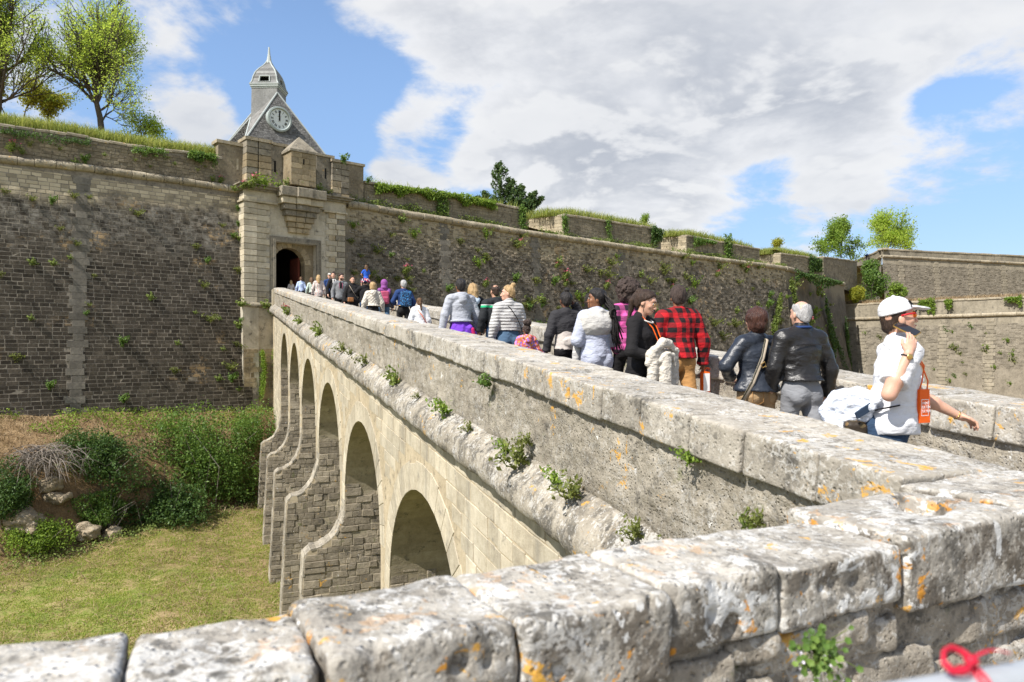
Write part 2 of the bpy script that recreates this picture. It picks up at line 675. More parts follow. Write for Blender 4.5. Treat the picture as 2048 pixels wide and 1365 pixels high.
    if orange:
        on = nt.m('ADD', nt.noise(p, 5.2 * scale, 7, 0.68, 0.6), nt.m('MULTIPLY', nt.noise(p, 1.3 * scale, 2, 0.5), 0.55))
        ok = nt.sm(nt.m('ADD', on, nt.m('MULTIPLY', nt.m('SUBTRACT', n3, 0.5), 0.25)), 0.985 - 0.11 * orange, 1.03 - 0.10 * orange)
        oc = nt.mix(n3, orange_col, (orange_col[0] * 1.15, orange_col[1] * 1.6, orange_col[2] * 2.0))
        c = nt.mix(nt.m('MULTIPLY', ok, 0.85), c, oc)
    if moss:
        mk_ = nt.sm(nt.noise(p, 2.1 * scale, 7, 0.7), 0.62 - 0.1 * moss, 0.72 - 0.1 * moss)
        c = nt.mix(nt.m('MULTIPLY', mk_, 0.7), c, (0.10, 0.12, 0.035))
    pv = nt.voro(p, 22.0 * scale * fine)
    h = nt.m('ADD', nt.m('ADD', nt.m('MULTIPLY', n2, 0.9), nt.m('MULTIPLY', n3, 0.5)), nt.m('MULTIPLY', nt.sm(pv, 0.05, 0.32), pits))
    if pits > 0.25:
        pk = nt.m('SUBTRACT', 1.0, nt.sm(nt.voro(p, 30.0 * scale * fine), 0.12, 0.22))
        pg = nt.sm(nt.noise(p, 6.0 * scale, 4, 0.6), 0.46, 0.6)
        c = nt.mix(nt.m('MULTIPLY', nt.m('MULTIPLY', pk, pg), 0.55), c, dark_col)
    nt.put(b.inputs['Base Color'], c)
    b.inputs['Roughness'].default_value = 0.95
    b.inputs['Specular IOR Level'].default_value = 0.12
    nt.put(b.inputs['Normal'], nt.bump(h, bump, bdist))
    return mt


M = {}
M['cap_near'] = stone('weathered_coping_near', ((0.20, 0.178, 0.15), (0.37, 0.342, 0.295), (0.52, 0.49, 0.435)), 0.10, 1.5, white_col=(0.60, 0.585, 0.55), white=0.0, topw=0.22, orange=0.6, dark=0.75, crust=0.9, flakes=0.755, bump=0.75, bdist=0.022, pits=0.5)
M['cap'] = stone('weathered_coping', ((0.22, 0.195, 0.16), (0.36, 0.328, 0.275), (0.48, 0.445, 0.385)), 0.12, 1.0, white_col=(0.56, 0.54, 0.50), white=-0.12, topw=0.18, orange=0.62, dark=0.6, flakes=0.55, bump=0.7, bdist=0.025, pits=0.4)
M['parapet'] = stone('rough_parapet_render', ((0.19, 0.165, 0.13), (0.33, 0.295, 0.235), (0.46, 0.415, 0.34)), 0.10, 1.3, flakes=0.3, white=-0.1, orange=0.15, dark=0.42, bump=0.9, bdist=0.035, pits=0.6, moss=0.1)
M['cornice'] = stone('cornice_stone', ((0.17, 0.15, 0.12), (0.28, 0.25, 0.20), (0.39, 0.355, 0.295)), 0.16, 1.3, flakes=0.55, white=-0.14, topw=0.1, orange=0.45, dark=0.95, bump=0.7, bdist=0.02, pits=0.4)
M['spandrel'] = stone('cream_spandrel_stone', ((0.29, 0.25, 0.185), (0.43, 0.38, 0.285), (0.54, 0.49, 0.385)), 0.17, 1.3, dark=0.16, streak=0.5, dark_col=(0.17, 0.16, 0.14), bump=0.5, bdist=0.015, pits=0.3)
M['mortar'] = stone('pale_mortar', ((0.30, 0.25, 0.17), (0.42, 0.35, 0.24), (0.5, 0.43, 0.31)), 0.05, 1.5, dark=0.4, bump=0.6, bdist=0.015)
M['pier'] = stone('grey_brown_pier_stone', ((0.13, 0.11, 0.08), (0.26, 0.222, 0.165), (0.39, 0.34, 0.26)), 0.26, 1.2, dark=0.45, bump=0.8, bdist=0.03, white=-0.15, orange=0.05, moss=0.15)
M['buttress'] = stone('weathered_buttress_stone', ((0.20, 0.175, 0.135), (0.33, 0.295, 0.235), (0.44, 0.40, 0.325)), 0.25, 1.6, dark=0.6, streak=0.4, white=-0.1, orange=0.15, bump=0.8, bdist=0.03, pits=0.4)
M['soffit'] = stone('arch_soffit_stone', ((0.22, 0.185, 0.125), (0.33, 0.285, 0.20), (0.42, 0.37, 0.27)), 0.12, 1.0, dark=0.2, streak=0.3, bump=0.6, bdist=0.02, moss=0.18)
M['road'] = stone('worn_road_gravel', ((0.22, 0.20, 0.17), (0.31, 0.285, 0.24), (0.38, 0.35, 0.30)), 0.0, 2.0, bump=0.5, bdist=0.01)


# ------------------------------------------------------------------ the bridge: X across (to the right), D along, both level; it climbs 1 in 10
TH = math.atan2(584.0, FPX)
CB, SB = math.cos(TH), math.sin(TH)


def Bw(X, D, z):
    X, D, z = np.broadcast_arrays(np.asarray(X, float), np.asarray(D, float), np.asarray(z, float))
    return np.stack([X * CB - D * SB, X * SB + D * CB, z], -1)


XL0, XL1, XR0, XR1 = 3.06, 3.85, 5.70, 6.42


def z_top(D):
    return 0.67 + 0.1 * D


def z_deck(D):
    return -0.28 + 0.1 * D


CAPT = 0.27
D_END_L, D_END_R = 47.3, 48.2
bridge = root('stone_bridge', Bw(4.7, 2.5, 0)[()], 'long sloping stone arch bridge with lichen-covered parapets leading to the fortress gate', 'bridge')


def prism_along(prof, D0, D1, nD, zfun, amp=0.0, freq=3.0, cham=0.012, oct_=3, joint=0.006):
    """closed section prof [(X, z rel)] swept along D, ends slightly worn; returns world V, F"""
    prof = np.array(prof, float)
    cx = prof.mean(0)
    ds = np.concatenate([[D0 + joint, D0 + joint + cham], np.linspace(D0 + joint + cham, D1 - joint - cham, max(2, nD))[1:-1], [D1 - joint - cham, D1 - joint]])
    V = []
    for i, d in enumerate(ds):
        q = prof.copy()
        if i in (0, len(ds) - 1):
            q = q + np.sign(cx - q) * cham * 0.8
        V.append(Bw(q[:, 0], d, q[:, 1] + zfun(d)))
    V = np.array(V)
    nD_, n = V.shape[0], V.shape[1]
    V = V.reshape(-1, 3)
    if amp:
        nv = np.stack([fbm(V * freq + 31.7 * k, oct_) for k in range(3)], -1)
        V = V + nv * amp
    F = []
    for i in range(nD_ - 1):
        for j in range(n):
            a, b_ = i * n + j, i * n + (j + 1) % n
            F.append([a, a + n, b_ + n, b_])
    V = np.concatenate([V, V[:n].mean(0)[None], V[-n:].mean(0)[None]])
    c0, c1 = nD_ * n, nD_ * n + 1
    T = [[c0, j, (j + 1) % n] for j in range(n)] + [[c1, (nD_ - 1) * n + (j + 1) % n, (nD_ - 1) * n + j] for j in range(n)]
    return V, np.array(F), np.array(T)


def rough_block(center, r, rot, h, amp=0.02, rr=0.035, freq=5.0, seed=0.0, pits=None, oct_=4):
    """a worn stone block: rounded box with fractal erosion, meshed from its distance field; returns world V, F"""
    r = np.array(r, float)
    f = Field(-r - 0.06, r + 0.06, h)
    f.box((0, 0, 0), r, rr)
    for (c, rad) in (pits or []):
        f.ell(c, rad, 0.03, sub=True)
    f.rough(amp, freq, oct_, seed)
    V, F = f.mesh()
    return V @ np.array(rot, float).T + np.array(center, float), F


# bridge axes in the world: x across, y along (climbing), z
AX = np.stack([np.array([CB, SB, 0]), np.array([-SB, CB, 0.1]) / math.sqrt(1.01), np.cross([CB, SB, 0], np.array([-SB, CB, 0.1]) / math.sqrt(1.01))], 1)

# coping stones of both parapets, one object each
rs = random.Random(3)


def coping(X0, X1, Dstart, Dend, over, zf, face_out):
    D = Dstart
    n = 0
    while D < Dend - 0.2:
        L = rs.uniform(0.50, 0.68) if D < 14 else rs.uniform(0.62, 0.95)
        D2 = min(Dend, D + L)
        dz = rs.uniform(-0.008, 0.008)
        zc = zf((D + D2) / 2) - CAPT / 2 + dz
        ctr = Bw((X0 + X1) / 2, (D + D2) / 2, zc)
        jx = rs.uniform(-0.012, 0.012)
        if D < 13.5:
            h = 0.014 if D < 6 else 0.02
            V, F = rough_block(ctr, ((X1 - X0) / 2 + jx + 0.008, (D2 - D) / 2 - 0.003, CAPT / 2 + 0.008), AX, h, 0.011, 0.016, (4.5, 4.5, 4.5), rs.uniform(0, 50))
            me = mk('coping_stone', V, F, M['cap'], smooth=True)
        else:
            x0, x1 = X0 + jx, X1 + jx
            prof = [(x0, -CAPT), (x0 - 0.004, -0.14), (x0 + 0.01, -0.055), (x0 + 0.06, -0.008), (x0 + 0.25, 0.012), (x1 - 0.25, 0.012), (x1 - 0.06, -0.008), (x1 - 0.01, -0.055), (x1, -CAPT)]
            V, F, T = prism_along(prof, D, D2, 4, lambda d: zf(d) + dz, 0.014, 2.4)
            me = mk('coping_stone', V, [F, T], M['cap'])
        part('coping_stone', me, bridge)
        D = D2
        n += 1


coping(XL0, XL1, 2.55, D_END_L, 0.04, z_top, -1)
coping(XR0, XR1, 1.6, D_END_R, 0.04, lambda d: z_top(d) + 0.04, 1)


# rough rendered faces of the parapets
def face_sheet(X, D0, D1, ztop, zbot, sign, mat, amp, name, near_step=0.035, nz=26, parent=None, thick=True):
    ds = [D0]
    while ds[-1] < D1:
        ds.append(ds[-1] + max(near_step, near_step * (ds[-1] / 5.0) ** 1.25))
    ds[-1] = D1
    ds = np.array(ds)
    k = np.linspace(0, 1, nz)
    Dg, Kg = np.meshgrid(ds, k, indexing='ij')
    Z = ztop(Dg) * (1 - Kg) + zbot(Dg) * Kg
    P = Bw(X, Dg, Z)
    n = fbm(P * 2.0, 3) * 0.55 + fbm(P * 7.0 + 9, 3) * 0.35 + np.abs(fbm(P * 15.0 + 5, 2)) * 0.35
    edge = np.minimum(1, np.minimum(Kg, 1 - Kg) * 8)
    P = P + (np.array([CB, SB, 0]) * sign) * (n * amp * edge)[..., None]
    F = grid_faces(len(ds), nz)
    if sign > 0:
        F = F[:, ::-1]
    return part(name, mk(name, P.reshape(-1, 3), F, mat, smooth=True), parent or bridge)


ZCB = lambda d: -0.845 + 0.1 * d           # cornice underside
ZCT = lambda d: -0.33 + 0.1 * d            # where the cornice meets the parapet
face_sheet(XL0 + 0.06, 2.0, 47.4, lambda d: z_top(d) - CAPT + 0.03, lambda d: ZCT(d) - 0.06, -1, M['parapet'], 0.075, 'parapet_face', 0.026, 34)
face_sheet(XL1 - 0.05, 2.0, 47.6, lambda d: z_top(d) - CAPT + 0.03, lambda d: z_deck(d) - 0.05, 1, M['parapet'], 0.03, 'parapet_face', 0.12, 12)
face_sheet(XR0 + 0.05, 1.0, 48.4, lambda d: z_top(d) + 0.04 - CAPT + 0.03, lambda d: z_deck(d) - 0.05, -1, M['parapet'], 0.04, 'parapet_face', 0.06, 16)
face_sheet(XR1 - 0.06, 1.0, 48.4, lambda d: z_top(d) + 0.04 - CAPT + 0.03, lambda d: ZCT(d) - 0.2, 1, M['parapet'], 0.03, 'parapet_face', 0.15, 10)

# heavy roll cornice on the outer face
D = 2.0
while D < 47.2:
    L = rs.uniform(0.85, 1.25)
    D2 = min(47.3, D + L)
    jx, jz = rs.uniform(-0.015, 0.015), rs.uniform(-0.012, 0.012)
    zb_ = ZCB(0) + jz
    zb_ = ZCB(0) + jz
    prof = [(3.17, ZCT(0) + 0.02), (3.08, ZCT(0) - 0.02), (2.96, ZCT(0) - 0.12 + jz), (2.87, ZCT(0) - 0.21 + jz)]
    for q in np.linspace(math.radians(40), math.radians(-90), 7 if D < 16 else 5):
        prof.append((2.935 + jx - 0.10 * math.cos(q), zb_ + 0.145 + 0.145 * math.sin(q)))
    prof += [(3.03, zb_ + 0.01), (3.17, ZCB(0) + 0.01)]
    V, F, T = prism_along(prof[::-1], D, D2, 16 if D < 9 else (9 if D < 18 else 5), lambda d: 0.1 * d, 0.034 if D < 20 else 0.022, 4.2, 0.014, 4)
    part('cornice_stone', mk('cornice_stone', V, [F, T], M['cornice'], smooth=D < 30), bridge)
    D = D2

# deck
V = Bw(np.array([XL1 - 0.06, XL1 - 0.06, XR0 + 0.06, XR0 + 0.06]), np.array([1.9, 50.5, 50.5, 1.9]), 0)
for q, d in zip(V, (1.9, 50.5, 50.5, 1.9)):
    q[2] = z_deck(d)
part('roadway', mk('roadway', V, np.array([[0, 3, 2, 1]]), M['road']), bridge)

# arches
ARCH = [(11.7 + 5.46 * i, 2.3, z) for i, z in enumerate((-0.80, -0.14, 0.55, 1.22, 1.86, 2.42))]
XF, XBK = 3.07, 6.40
GROUND_Z = -9.0
acc = Acc()
sof = Acc()


def strip(D0, D1, zlo, zhi, X, flip, n=1):
    ds = np.linspace(D0, D1, n + 1)
    for a, b_ in zip(ds[:-1], ds[1:]):
        q = [Bw(X, a, zlo)[()], Bw(X, a, zhi(a))[()], Bw(X, b_, zhi(b_))[()], Bw(X, b_, zlo)[()]]
        acc.quad(*(q if flip else q[::-1]))


ztopw = lambda d: ZCT(d) - 0.12
edges = [2.0]
for (dc, r, za) in ARCH:
    edges += [dc - r, dc + r]
edges.append(48.6)
for i in range(0, len(edges), 2):
    for X, fl in ((XF, True), (XBK, False)):
        strip(edges[i], edges[i + 1], GROUND_Z, ztopw, X, fl, 4)
for (dc, r, za) in ARCH:
    a = np.linspace(0, math.pi, 33)
    dd = dc - r * np.cos(a)
    zz = za - r + r * np.sin(a)
    for X, fl in ((XF, True), (XBK, False)):
        for j in range(32):
            q = [Bw(X, dd[j], zz[j])[()], Bw(X, dd[j], ztopw(dd[j]))[()], Bw(X, dd[j + 1], ztopw(dd[j + 1]))[()], Bw(X, dd[j + 1], zz[j + 1])[()]]
            acc.quad(*(q if fl else q[::-1]))
    for j in range(32):
        sof.quad(Bw(XF, dd[j], zz[j])[()], Bw(XF, dd[j + 1], zz[j + 1])[()], Bw(XBK, dd[j + 1], zz[j + 1])[()], Bw(XBK, dd[j], zz[j])[()])
    for dj in (dc - r, dc + r):
        q = [Bw(XF, dj, GROUND_Z)[()], Bw(XF, dj, za - r)[()], Bw(XBK, dj, za - r)[()], Bw(XBK, dj, GROUND_Z)[()]]
        sof.quad(*(q if dj < dc else q[::-1]))
part('spandrel_wall', acc.mesh('spandrel_wall', M['mortar']), bridge)
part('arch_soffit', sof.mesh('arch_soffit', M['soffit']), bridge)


def slab8(f, a0, a1, b0, b1, d0, d1, bev=0.012):
    """thin block standing proud of a face: f(a, b, depth) -> world; worn front edges"""
    V = [f(a0, b0, d0), f(a1, b0, d0), f(a1, b1, d0), f(a0, b1, d0), f(a0, b0, d1 - bev), f(a1, b0, d1 - bev), f(a1, b1, d1 - bev), f(a0, b1, d1 - bev),
         f(a0 + bev, b0 + bev, d1), f(a1 - bev, b0 + bev, d1), f(a1 - bev, b1 - bev, d1), f(a0 + bev, b1 - bev, d1)]
    F = [[0, 1, 5, 4], [1, 2, 6, 5], [2, 3, 7, 6], [3, 0, 4, 7], [4, 5, 9, 8], [5, 6, 10, 9], [6, 7, 11, 10], [7, 4, 8, 11], [8, 9, 10, 11]]
    return np.array(V, float).reshape(-1, 3), np.array(F)


def slabj(f, a0, a1, b0, b1, d0, d1, bev=0.012, j=0.01):
    """the same with its four corners moved about, so no two outlines are alike"""
    q = [(a0, b0), (a1, b0), (a1, b1), (a0, b1)]
    q = [(a + rs.uniform(-j, j), b_ + rs.uniform(-j, j)) for a, b_ in q]
    ca, cb = (a0 + a1) / 2, (b0 + b1) / 2
    t = rs.uniform(-.35, .35) * min(0.02, d1 - d0)
    V = [f(a, b_, d0) for a, b_ in q] + [f(a, b_, d1 - bev) for a, b_ in q]
    V += [f(a + (bev if a < ca else -bev), b_ + (bev if b_ < cb else -bev), d1 + rs.uniform(-.3, .3) * bev) for a, b_ in q]
    return np.array(V, float).reshape(-1, 3), SLABF


SLABF = slab8(lambda a, b, d: (a, b, d), 0, 1, 0, 1, 0, 1)[1]


def lay(blocks, parent, pname, sname, mat, nmax=300, flip=False, far=None):
    """blocks: list of world V arrays (slab8). The nearest nmax become parts of their own, the others one stuff part"""
    if not blocks:
        return
    dist = [np.linalg.norm(v.mean(0) - np.array([0, 0, EYE])) for v in blocks]
    order = np.argsort(dist)
    F = SLABF[:, ::-1] if flip else SLABF
    for k in order[:nmax]:
        part(pname, mk(pname, blocks[k], F, mat), parent)
    rest = order[nmax:]
    if len(rest):
        V = np.concatenate([blocks[k] for k in rest])
        FF = np.concatenate([F + 12 * i for i in range(len(rest))])
        part(sname, mk(sname, V, FF, mat), parent, kind='stuff')


# voussoirs and squared blocks of the outer face
def fout(a, b, d):
    return Bw(XF - d, a, b)[()]


vous = []
for (dc, r, za) in ARCH:
    n = 19
    for j in range(n):
        a0, a1 = math.pi * j / n + 0.0025, math.pi * (j + 1) / n - 0.0025
        ro = r + rs.uniform(0.42, 0.52)
        P = []
        for (dd_, sh) in ((0.0, 0), (0.010, 0), (0.015, 0.006)):
            for (ra, aa) in ((r + 0.001 + sh, a0 + sh / r), (r + 0.001 + sh, a1 - sh / r), (ro - sh, a1 - sh / ro), (ro - sh, a0 + sh / ro)):
                P.append(Bw(XF - dd_, dc - ra * math.cos(aa), min(za - r + ra * math.sin(aa), ZCB(dc - ra * math.cos(aa)) + 0.04))[()])
        vous.append(np.array(P))
lay(vous, bridge, 'voussoir', 'voussoirs', M['spandrel'], 300, flip=True)
blk = []
row = -9.0
z = -7.5
while z < 4.6:
    hgt = rs.uniform(0.24, 0.30)
    D = 2.2
    while D < 46:
        L = rs.uniform(0.36, 0.62)
        c_d, c_z = D + L / 2, z + hgt / 2 + 0.1 * (D + L / 2)
        ok = c_z + hgt / 2 < ZCB(c_d) + 0.15
        for (dc, r, za) in ARCH:
            for dd_ in (D, D + L):
                rr_ = math.hypot(dd_ - dc, max(0, c_z - hgt / 2 - (za - r)))
                if rr_ < r + 0.53 and (c_z > za - r - 0.1 or abs(dd_ - dc) < r + 0.02):
                    ok = False
        if ok:
            g = 0.008
            pr = rs.uniform(0.002, 0.016)
            D_, L_, z_, h_ = D, L, z, hgt
            blk.append(slabj(lambda a, b, d: Bw(XF - d, a, b + 0.1 * a)[()], D_ + g, D_ + L_ - g, z_ + g, z_ + h_ - g, -0.01, pr, 0.006, 0.012)[0])
        D += L
    z += hgt
lay(blk, bridge, 'ashlar_block', 'ashlar_blocks', M['spandrel'], 280, flip=True)

# buttress fins against the piers, their courses, and the jamb masonry seen through the arches
PIERS = []
for i in range(len(ARCH)):
    d0 = ARCH[i][0] + ARCH[i][1]
    d1 = (ARCH[i + 1][0] - ARCH[i + 1][1]) if i + 1 < len(ARCH) else d0 + 0.9
    PIERS.append((d0, d1))
FIN = [(-3.5, -4.7, 1.0), (-2.55, -3.75, 1.0), (-1.9, -3.4, 0.98), (-1.85, -3.35, 0.98), (-1.9, -3.45, 0.95), (-1.9, -3.5, 0.95)]
jam = []
for pi_, ((d0, d1), (zs, zl, out)) in enumerate(zip(PIERS, FIN)):
    prof = [(XF + 0.02, zs + 0.25)]
    for k in range(11):
        a = k / 10 * math.pi / 2
        prof.append((XF + 0.0 - (out - 0.12) * (1 - math.cos(a)), zs - (zs - zl - 0.1) * math.sin(a)))
    prof += [(XF - out - 0.02, zl - 0.02), (XF - out - 0.05, zl - 0.12), (XF - out - 0.32, -9.0), (XF + 0.02, -9.0)]
    prof = np.array(prof)
    n = len(prof)
    A_ = Bw(prof[:, 0], d0 + 0.0, prof[:, 1])
    d1 = d0 + 0.60
    B_ = Bw(prof[:, 0], d1 + 0.0, prof[:, 1])
    V = np.concatenate([A_, B_])
    F = np.array([[j, j + n, (j + 1) % n + n, (j + 1) % n] for j in range(n)])
    # its front as a run of worn stones
    for j in range(n - 2):
        seg = max(1, int(round(np.hypot(*(prof[j + 1] - prof[j])) / 0.45)))
        for q in range(seg):
            p0_ = prof[j] + (prof[j + 1] - prof[j]) * q / seg
            p1_ = prof[j] + (prof[j + 1] - prof[j]) * (q + 1) / seg
            if p0_[1] < -8.6:
                continue
            tn_ = (p1_ - p0_) / (np.hypot(*(p1_ - p0_)) + 1e-9)
            nv_ = np.array([tn_[1], -tn_[0]])
            if nv_[0] > 0:
                nv_ = -nv_
            w0, w1 = rs.uniform(-.03, .02), rs.uniform(-.02, .03)
            me_ = slabj(lambda a, b_, d: Bw(*(lambda r_: (r_[0], b_, r_[1]))(p0_ + (p1_ - p0_) * a + nv_ * d))[()], 0.01, 0.99, d0 + w0, d1 + w1, -0.04, rs.uniform(.0, .03), .008, .012)
            part('buttress_stone', mk('buttress_stone', me_[0], me_[1] if True else None, M['buttress']), bridge)
    bt = part('buttress', mk('buttress', V, F, M['buttress']), bridge)
    # side walls of the fin as a sheet, then courses
    sd = Acc()
    m = n - 1
    for (Q, fl) in ((A_, 0), (B_, 1)):
        for j in range(1, n - 2):
            zz0, zz1 = prof[j, 1], prof[j + 1, 1]
            q = [Q[j], Q[j + 1], Bw(XF + 0.02, (d0, d1)[fl], zz1)[()], Bw(XF + 0.02, (d0, d1)[fl], zz0)[()]]
            sd.quad(*(q[::-1] if fl else q))
    part('buttress_side', sd.mesh('buttress_side', M['mortar']), bridge)

    def xin(zq):
        xs = np.interp(-zq, -prof[1:-1, 1], prof[1:-1, 0])
        return XF if zq > zs else xs
    zq = -8.4
    while zq < zs + 3.5:
        hh = rs.uniform(0.15, 0.23)
        X = max(xin(zq), xin(zq + hh)) + 0.012
        first = True
        while X < 4.7:
            L = rs.uniform(0.40, 0.6) if first and rs.random() < 0.5 else rs.uniform(0.18, 0.42)
            pr = rs.uniform(0.0, 0.036) + (0.010 if first else 0)
            if zq + hh < ARCH[pi_][2] - 2.3 + 0.6 or X < XF - 0.3:
                jam.append(slabj(lambda a, b, d: Bw(a, d0 - d, b)[()], X, X + L - 0.010, zq, zq + hh - 0.010, -0.02, pr, 0.011, 0.006 if first else 0.016)[0])
            X += L
            first = False
        zq += hh
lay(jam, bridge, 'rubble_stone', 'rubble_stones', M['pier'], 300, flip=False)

# ------------------------------------------------------------------ wing wall in front of the camera: worn coping blocks on a rubble wall
wing = root('parapet_wall', Bw(1.2, 1.8, 0)[()], 'broken low parapet of white and orange lichened blocks crossing the foreground', 'wall')
WJ = [-1.75, -1.2, -0.70, -0.19, 0.19, 0.66, 1.13, 1.57, 2.17, 2.98, 3.9]


def w_in(X):
    return 1.58 + max(0.0, X - 0.3) * 0.125


def w_out(X):
    return np.interp(X, [-2, 0.0, 1.42, 2.0, 2.5, 3.0, 4.0], [1.93, 1.96, 2.14, 2.23, 2.36, 2.54, 2.56])


wz = [0.875, 0.87, 0.885, 0.865, 0.885, 0.875, 0.885, 0.87, 0.90, 0.915]
wh = [0.22, 0.23, 0.22, 0.21, 0.235, 0.225, 0.20, 0.19, 0.27, 0.27]
for i in range(len(WJ) - 1):
    x0, x1 = WJ[i], WJ[i + 1]
    xm = (x0 + x1) / 2
    sl = 0.125 if xm > 0.4 else 0.02
    dx = np.array([CB - SB * sl, SB + CB * sl, 0])
    dx /= np.linalg.norm(dx)
    rot = np.stack([dx, np.array([-dx[1], dx[0], 0]), np.array([0, 0, 1.0])], 1)
    di, do = w_in(xm) + rs.uniform(-0.015, 0.02), float(w_out(xm)) + rs.uniform(-0.012, 0.012)
    ctr = Bw(xm, (di + do) / 2, wz[i] - wh[i] / 2)[()]
    pits = []
    if i == 8:
        pits = [((0.14, 0.03, wh[i] / 2 + 0.03), (0.13, 0.12, 0.20)), ((0.24, 0.10, wh[i] / 2 + 0.02), (0.07, 0.10, 0.12)), ((0.05, -0.03, wh[i] / 2 + 0.01), (0.08, 0.07, 0.10))]
    else:
        for _ in range(4):
            pits.append(((rs.uniform(-.2, .2), -(do - di) / 2 + rs.uniform(-.01, .01), rs.uniform(-wh[i] / 2, wh[i] / 2)), (rs.uniform(.008, .018),) * 3))
    V, F = rough_block(ctr, ((x1 - x0) / 2 / math.cos(math.atan(sl)) - 0.001, (do - di) / 2 + 0.004, wh[i] / 2 + 0.006), rot, 0.0085, 0.020, 0.026, (5.5, 5.5, 6.5), 60 + 9 * i, pits, 5)
    part('coping_stone', mk('coping_stone', V, F, M['cap_near'], smooth=True), wing)


def wing_sheet(dfun, z0, z1, sign, mat, amp, name, nx=260, nz=60):
    xs = np.linspace(-2.6, 3.95, nx)
    zs_ = np.linspace(z0, z1, nz)
    Xg, Zg = np.meshgrid(xs, zs_, indexing='ij')
    P = Bw(Xg, np.vectorize(dfun)(Xg), Zg)
    nn = fbm(P * 3.2, 3) * 0.6 + fbm(P * 9.0 + 5, 4) * 0.5 + np.abs(fbm(P * 18 + 2, 2)) * 0.3
    P = P + np.array([-SB, CB, 0]) * sign * (nn * amp)[..., None]
    F = grid_faces(nx, nz)
    part(name, mk(name, P.reshape(-1, 3), F if sign < 0 else F[:, ::-1], mat, smooth=True), wing)


M['rubble_near'] = stone('near_rubble', ((0.17, 0.145, 0.115), (0.31, 0.275, 0.225), (0.45, 0.405, 0.335)), 0.12, 2.0, flakes=0.5, white=-0.1, orange=0.4, dark=0.5, bump=0.9, bdist=0.02, pits=0.5, moss=0.2)
wing_sheet(lambda x: w_in(x) + 0.06, -0.1, 0.70, -1, M['rubble_near'], 0.035, 'rubble_core')
wing_sheet(lambda x: float(w_out(x)) - 0.05, -9.0, 0.70, 1, M['spandrel'], 0.02, 'outer_face', 80, 40)
xx = -1.0
for (x, z, rx, rz) in ((1.30, 0.60, .12, .055), (1.50, 0.635, .10, .04), (1.66, 0.60, .13, .06), (1.93, 0.615, .10, .055), (2.08, 0.56, .12, .07), (1.42, 0.47, .16, .07), (1.78, 0.45, .15, .08),
                       (2.2, 0.40, .2, .09), (2.55, 0.52, .2, .085), (2.95, 0.50, .18, .08), (2.45, 0.33, .17, .08), (1.2, 0.36, .17, .09), (1.6, 0.30, .18, .08), (2.0, 0.25, .19, .08), (0.9, 0.53, .2, .08), (0.5, 0.5, .2, .09), (0.1, 0.5, .2, .09), (2.9, 0.28, .2, .09), (3.3, 0.45, .2, .1)):
    c = Bw(x, w_in(x) + 0.075, z)[()]
    V, F = rough_block(c, (rx, 0.045, rz), np.stack([[CB, SB, 0], [-SB, CB, 0], [0, 0, 1]], 1).astype(float), 0.010, 0.026, 0.022, 7.0, x * 7 + z)
    part('rubble_stone', mk('rubble_stone', V, F, M['rubble_near'], smooth=True), wing)

# approach road on its embankment, behind and to the right of the wing wall
acc = Acc()
ro = [(-14, -40), (16, -40), (16, 2.2), (7.2, 2.2), (6.4, 1.9), (3.9, 1.9), (3.9, 1.85), (-2.7, 1.75), (-14, 1.75)]
top = [Bw(x, d, -0.004 if d < 1.8 else -0.09)[()] for x, d in ro]
V = np.array(top + [t - np.array([0, 0, 9.0]) for t in top])
n = len(ro)
me = bpy.data.meshes.new('road')
me.from_pydata([tuple(v) for v in V], [], [list(range(n))] + [[(j + 1) % n, j, j + n, (j + 1) % n + n] for j in range(n)])
me.materials.append(M['road'])
me.update()
ob('road', me, kind='structure')


# ------------------------------------------------------------------ frames on the fortress walls
class Wall:
    """vertical plane through A along W; O counts outwards towards the moat"""
    def __init__(s, A, W):
        s.A = np.array(A, float)
        s.W = np.array(W, float) / np.linalg.norm(W)
        s.N = np.array([s.W[1], -s.W[0]])

    def pt(s, t, o, z):
        t, o, z = np.broadcast_arrays(np.asarray(t, float), np.asarray(o, float), np.asarray(z, float))
        return np.stack([s.A[0] + s.W[0] * t + s.N[0] * o, s.A[1] + s.W[1] * t + s.N[1] * o, z], -1)

    def hit(s, u, v, o=0.0):
        d = np.array([(u - CU) / FPX, 1.0])
        Z = (s.N @ s.A + o) / (s.N @ d)
        p = d * Z
        return float((p - s.A) @ s.W), float(EYE + (HV - v) / FPX * Z)


CW = Wall((-26.3, 37.2), (0.763, 0.646))
ZC = 11.35
cl = [CW.hit(*p) for p in ((0, 319), (171, 337), (342, 360), (472, 379))]
cr = [CW.hit(*p) for p in ((705, 410), (881, 440), (1055, 467), (1397, 515), (1570, 537))]


def zc_at(t):
    pts = [(-16, cl[0][1] - 0.15)] + cl + cr
    return np.interp(t, [p[0] for p in pts], [p[1] for p in pts])


def batter(t, z):
    return np.maximum(0.0, zc_at(t) - np.asarray(z)) * 0.092


M['brick_mortar'] = stone('brick_wall_mortar', ((0.11, 0.095, 0.075), (0.23, 0.20, 0.16), (0.36, 0.32, 0.26)), 0.0, 1.2, dark=0.4, bump=0.5)


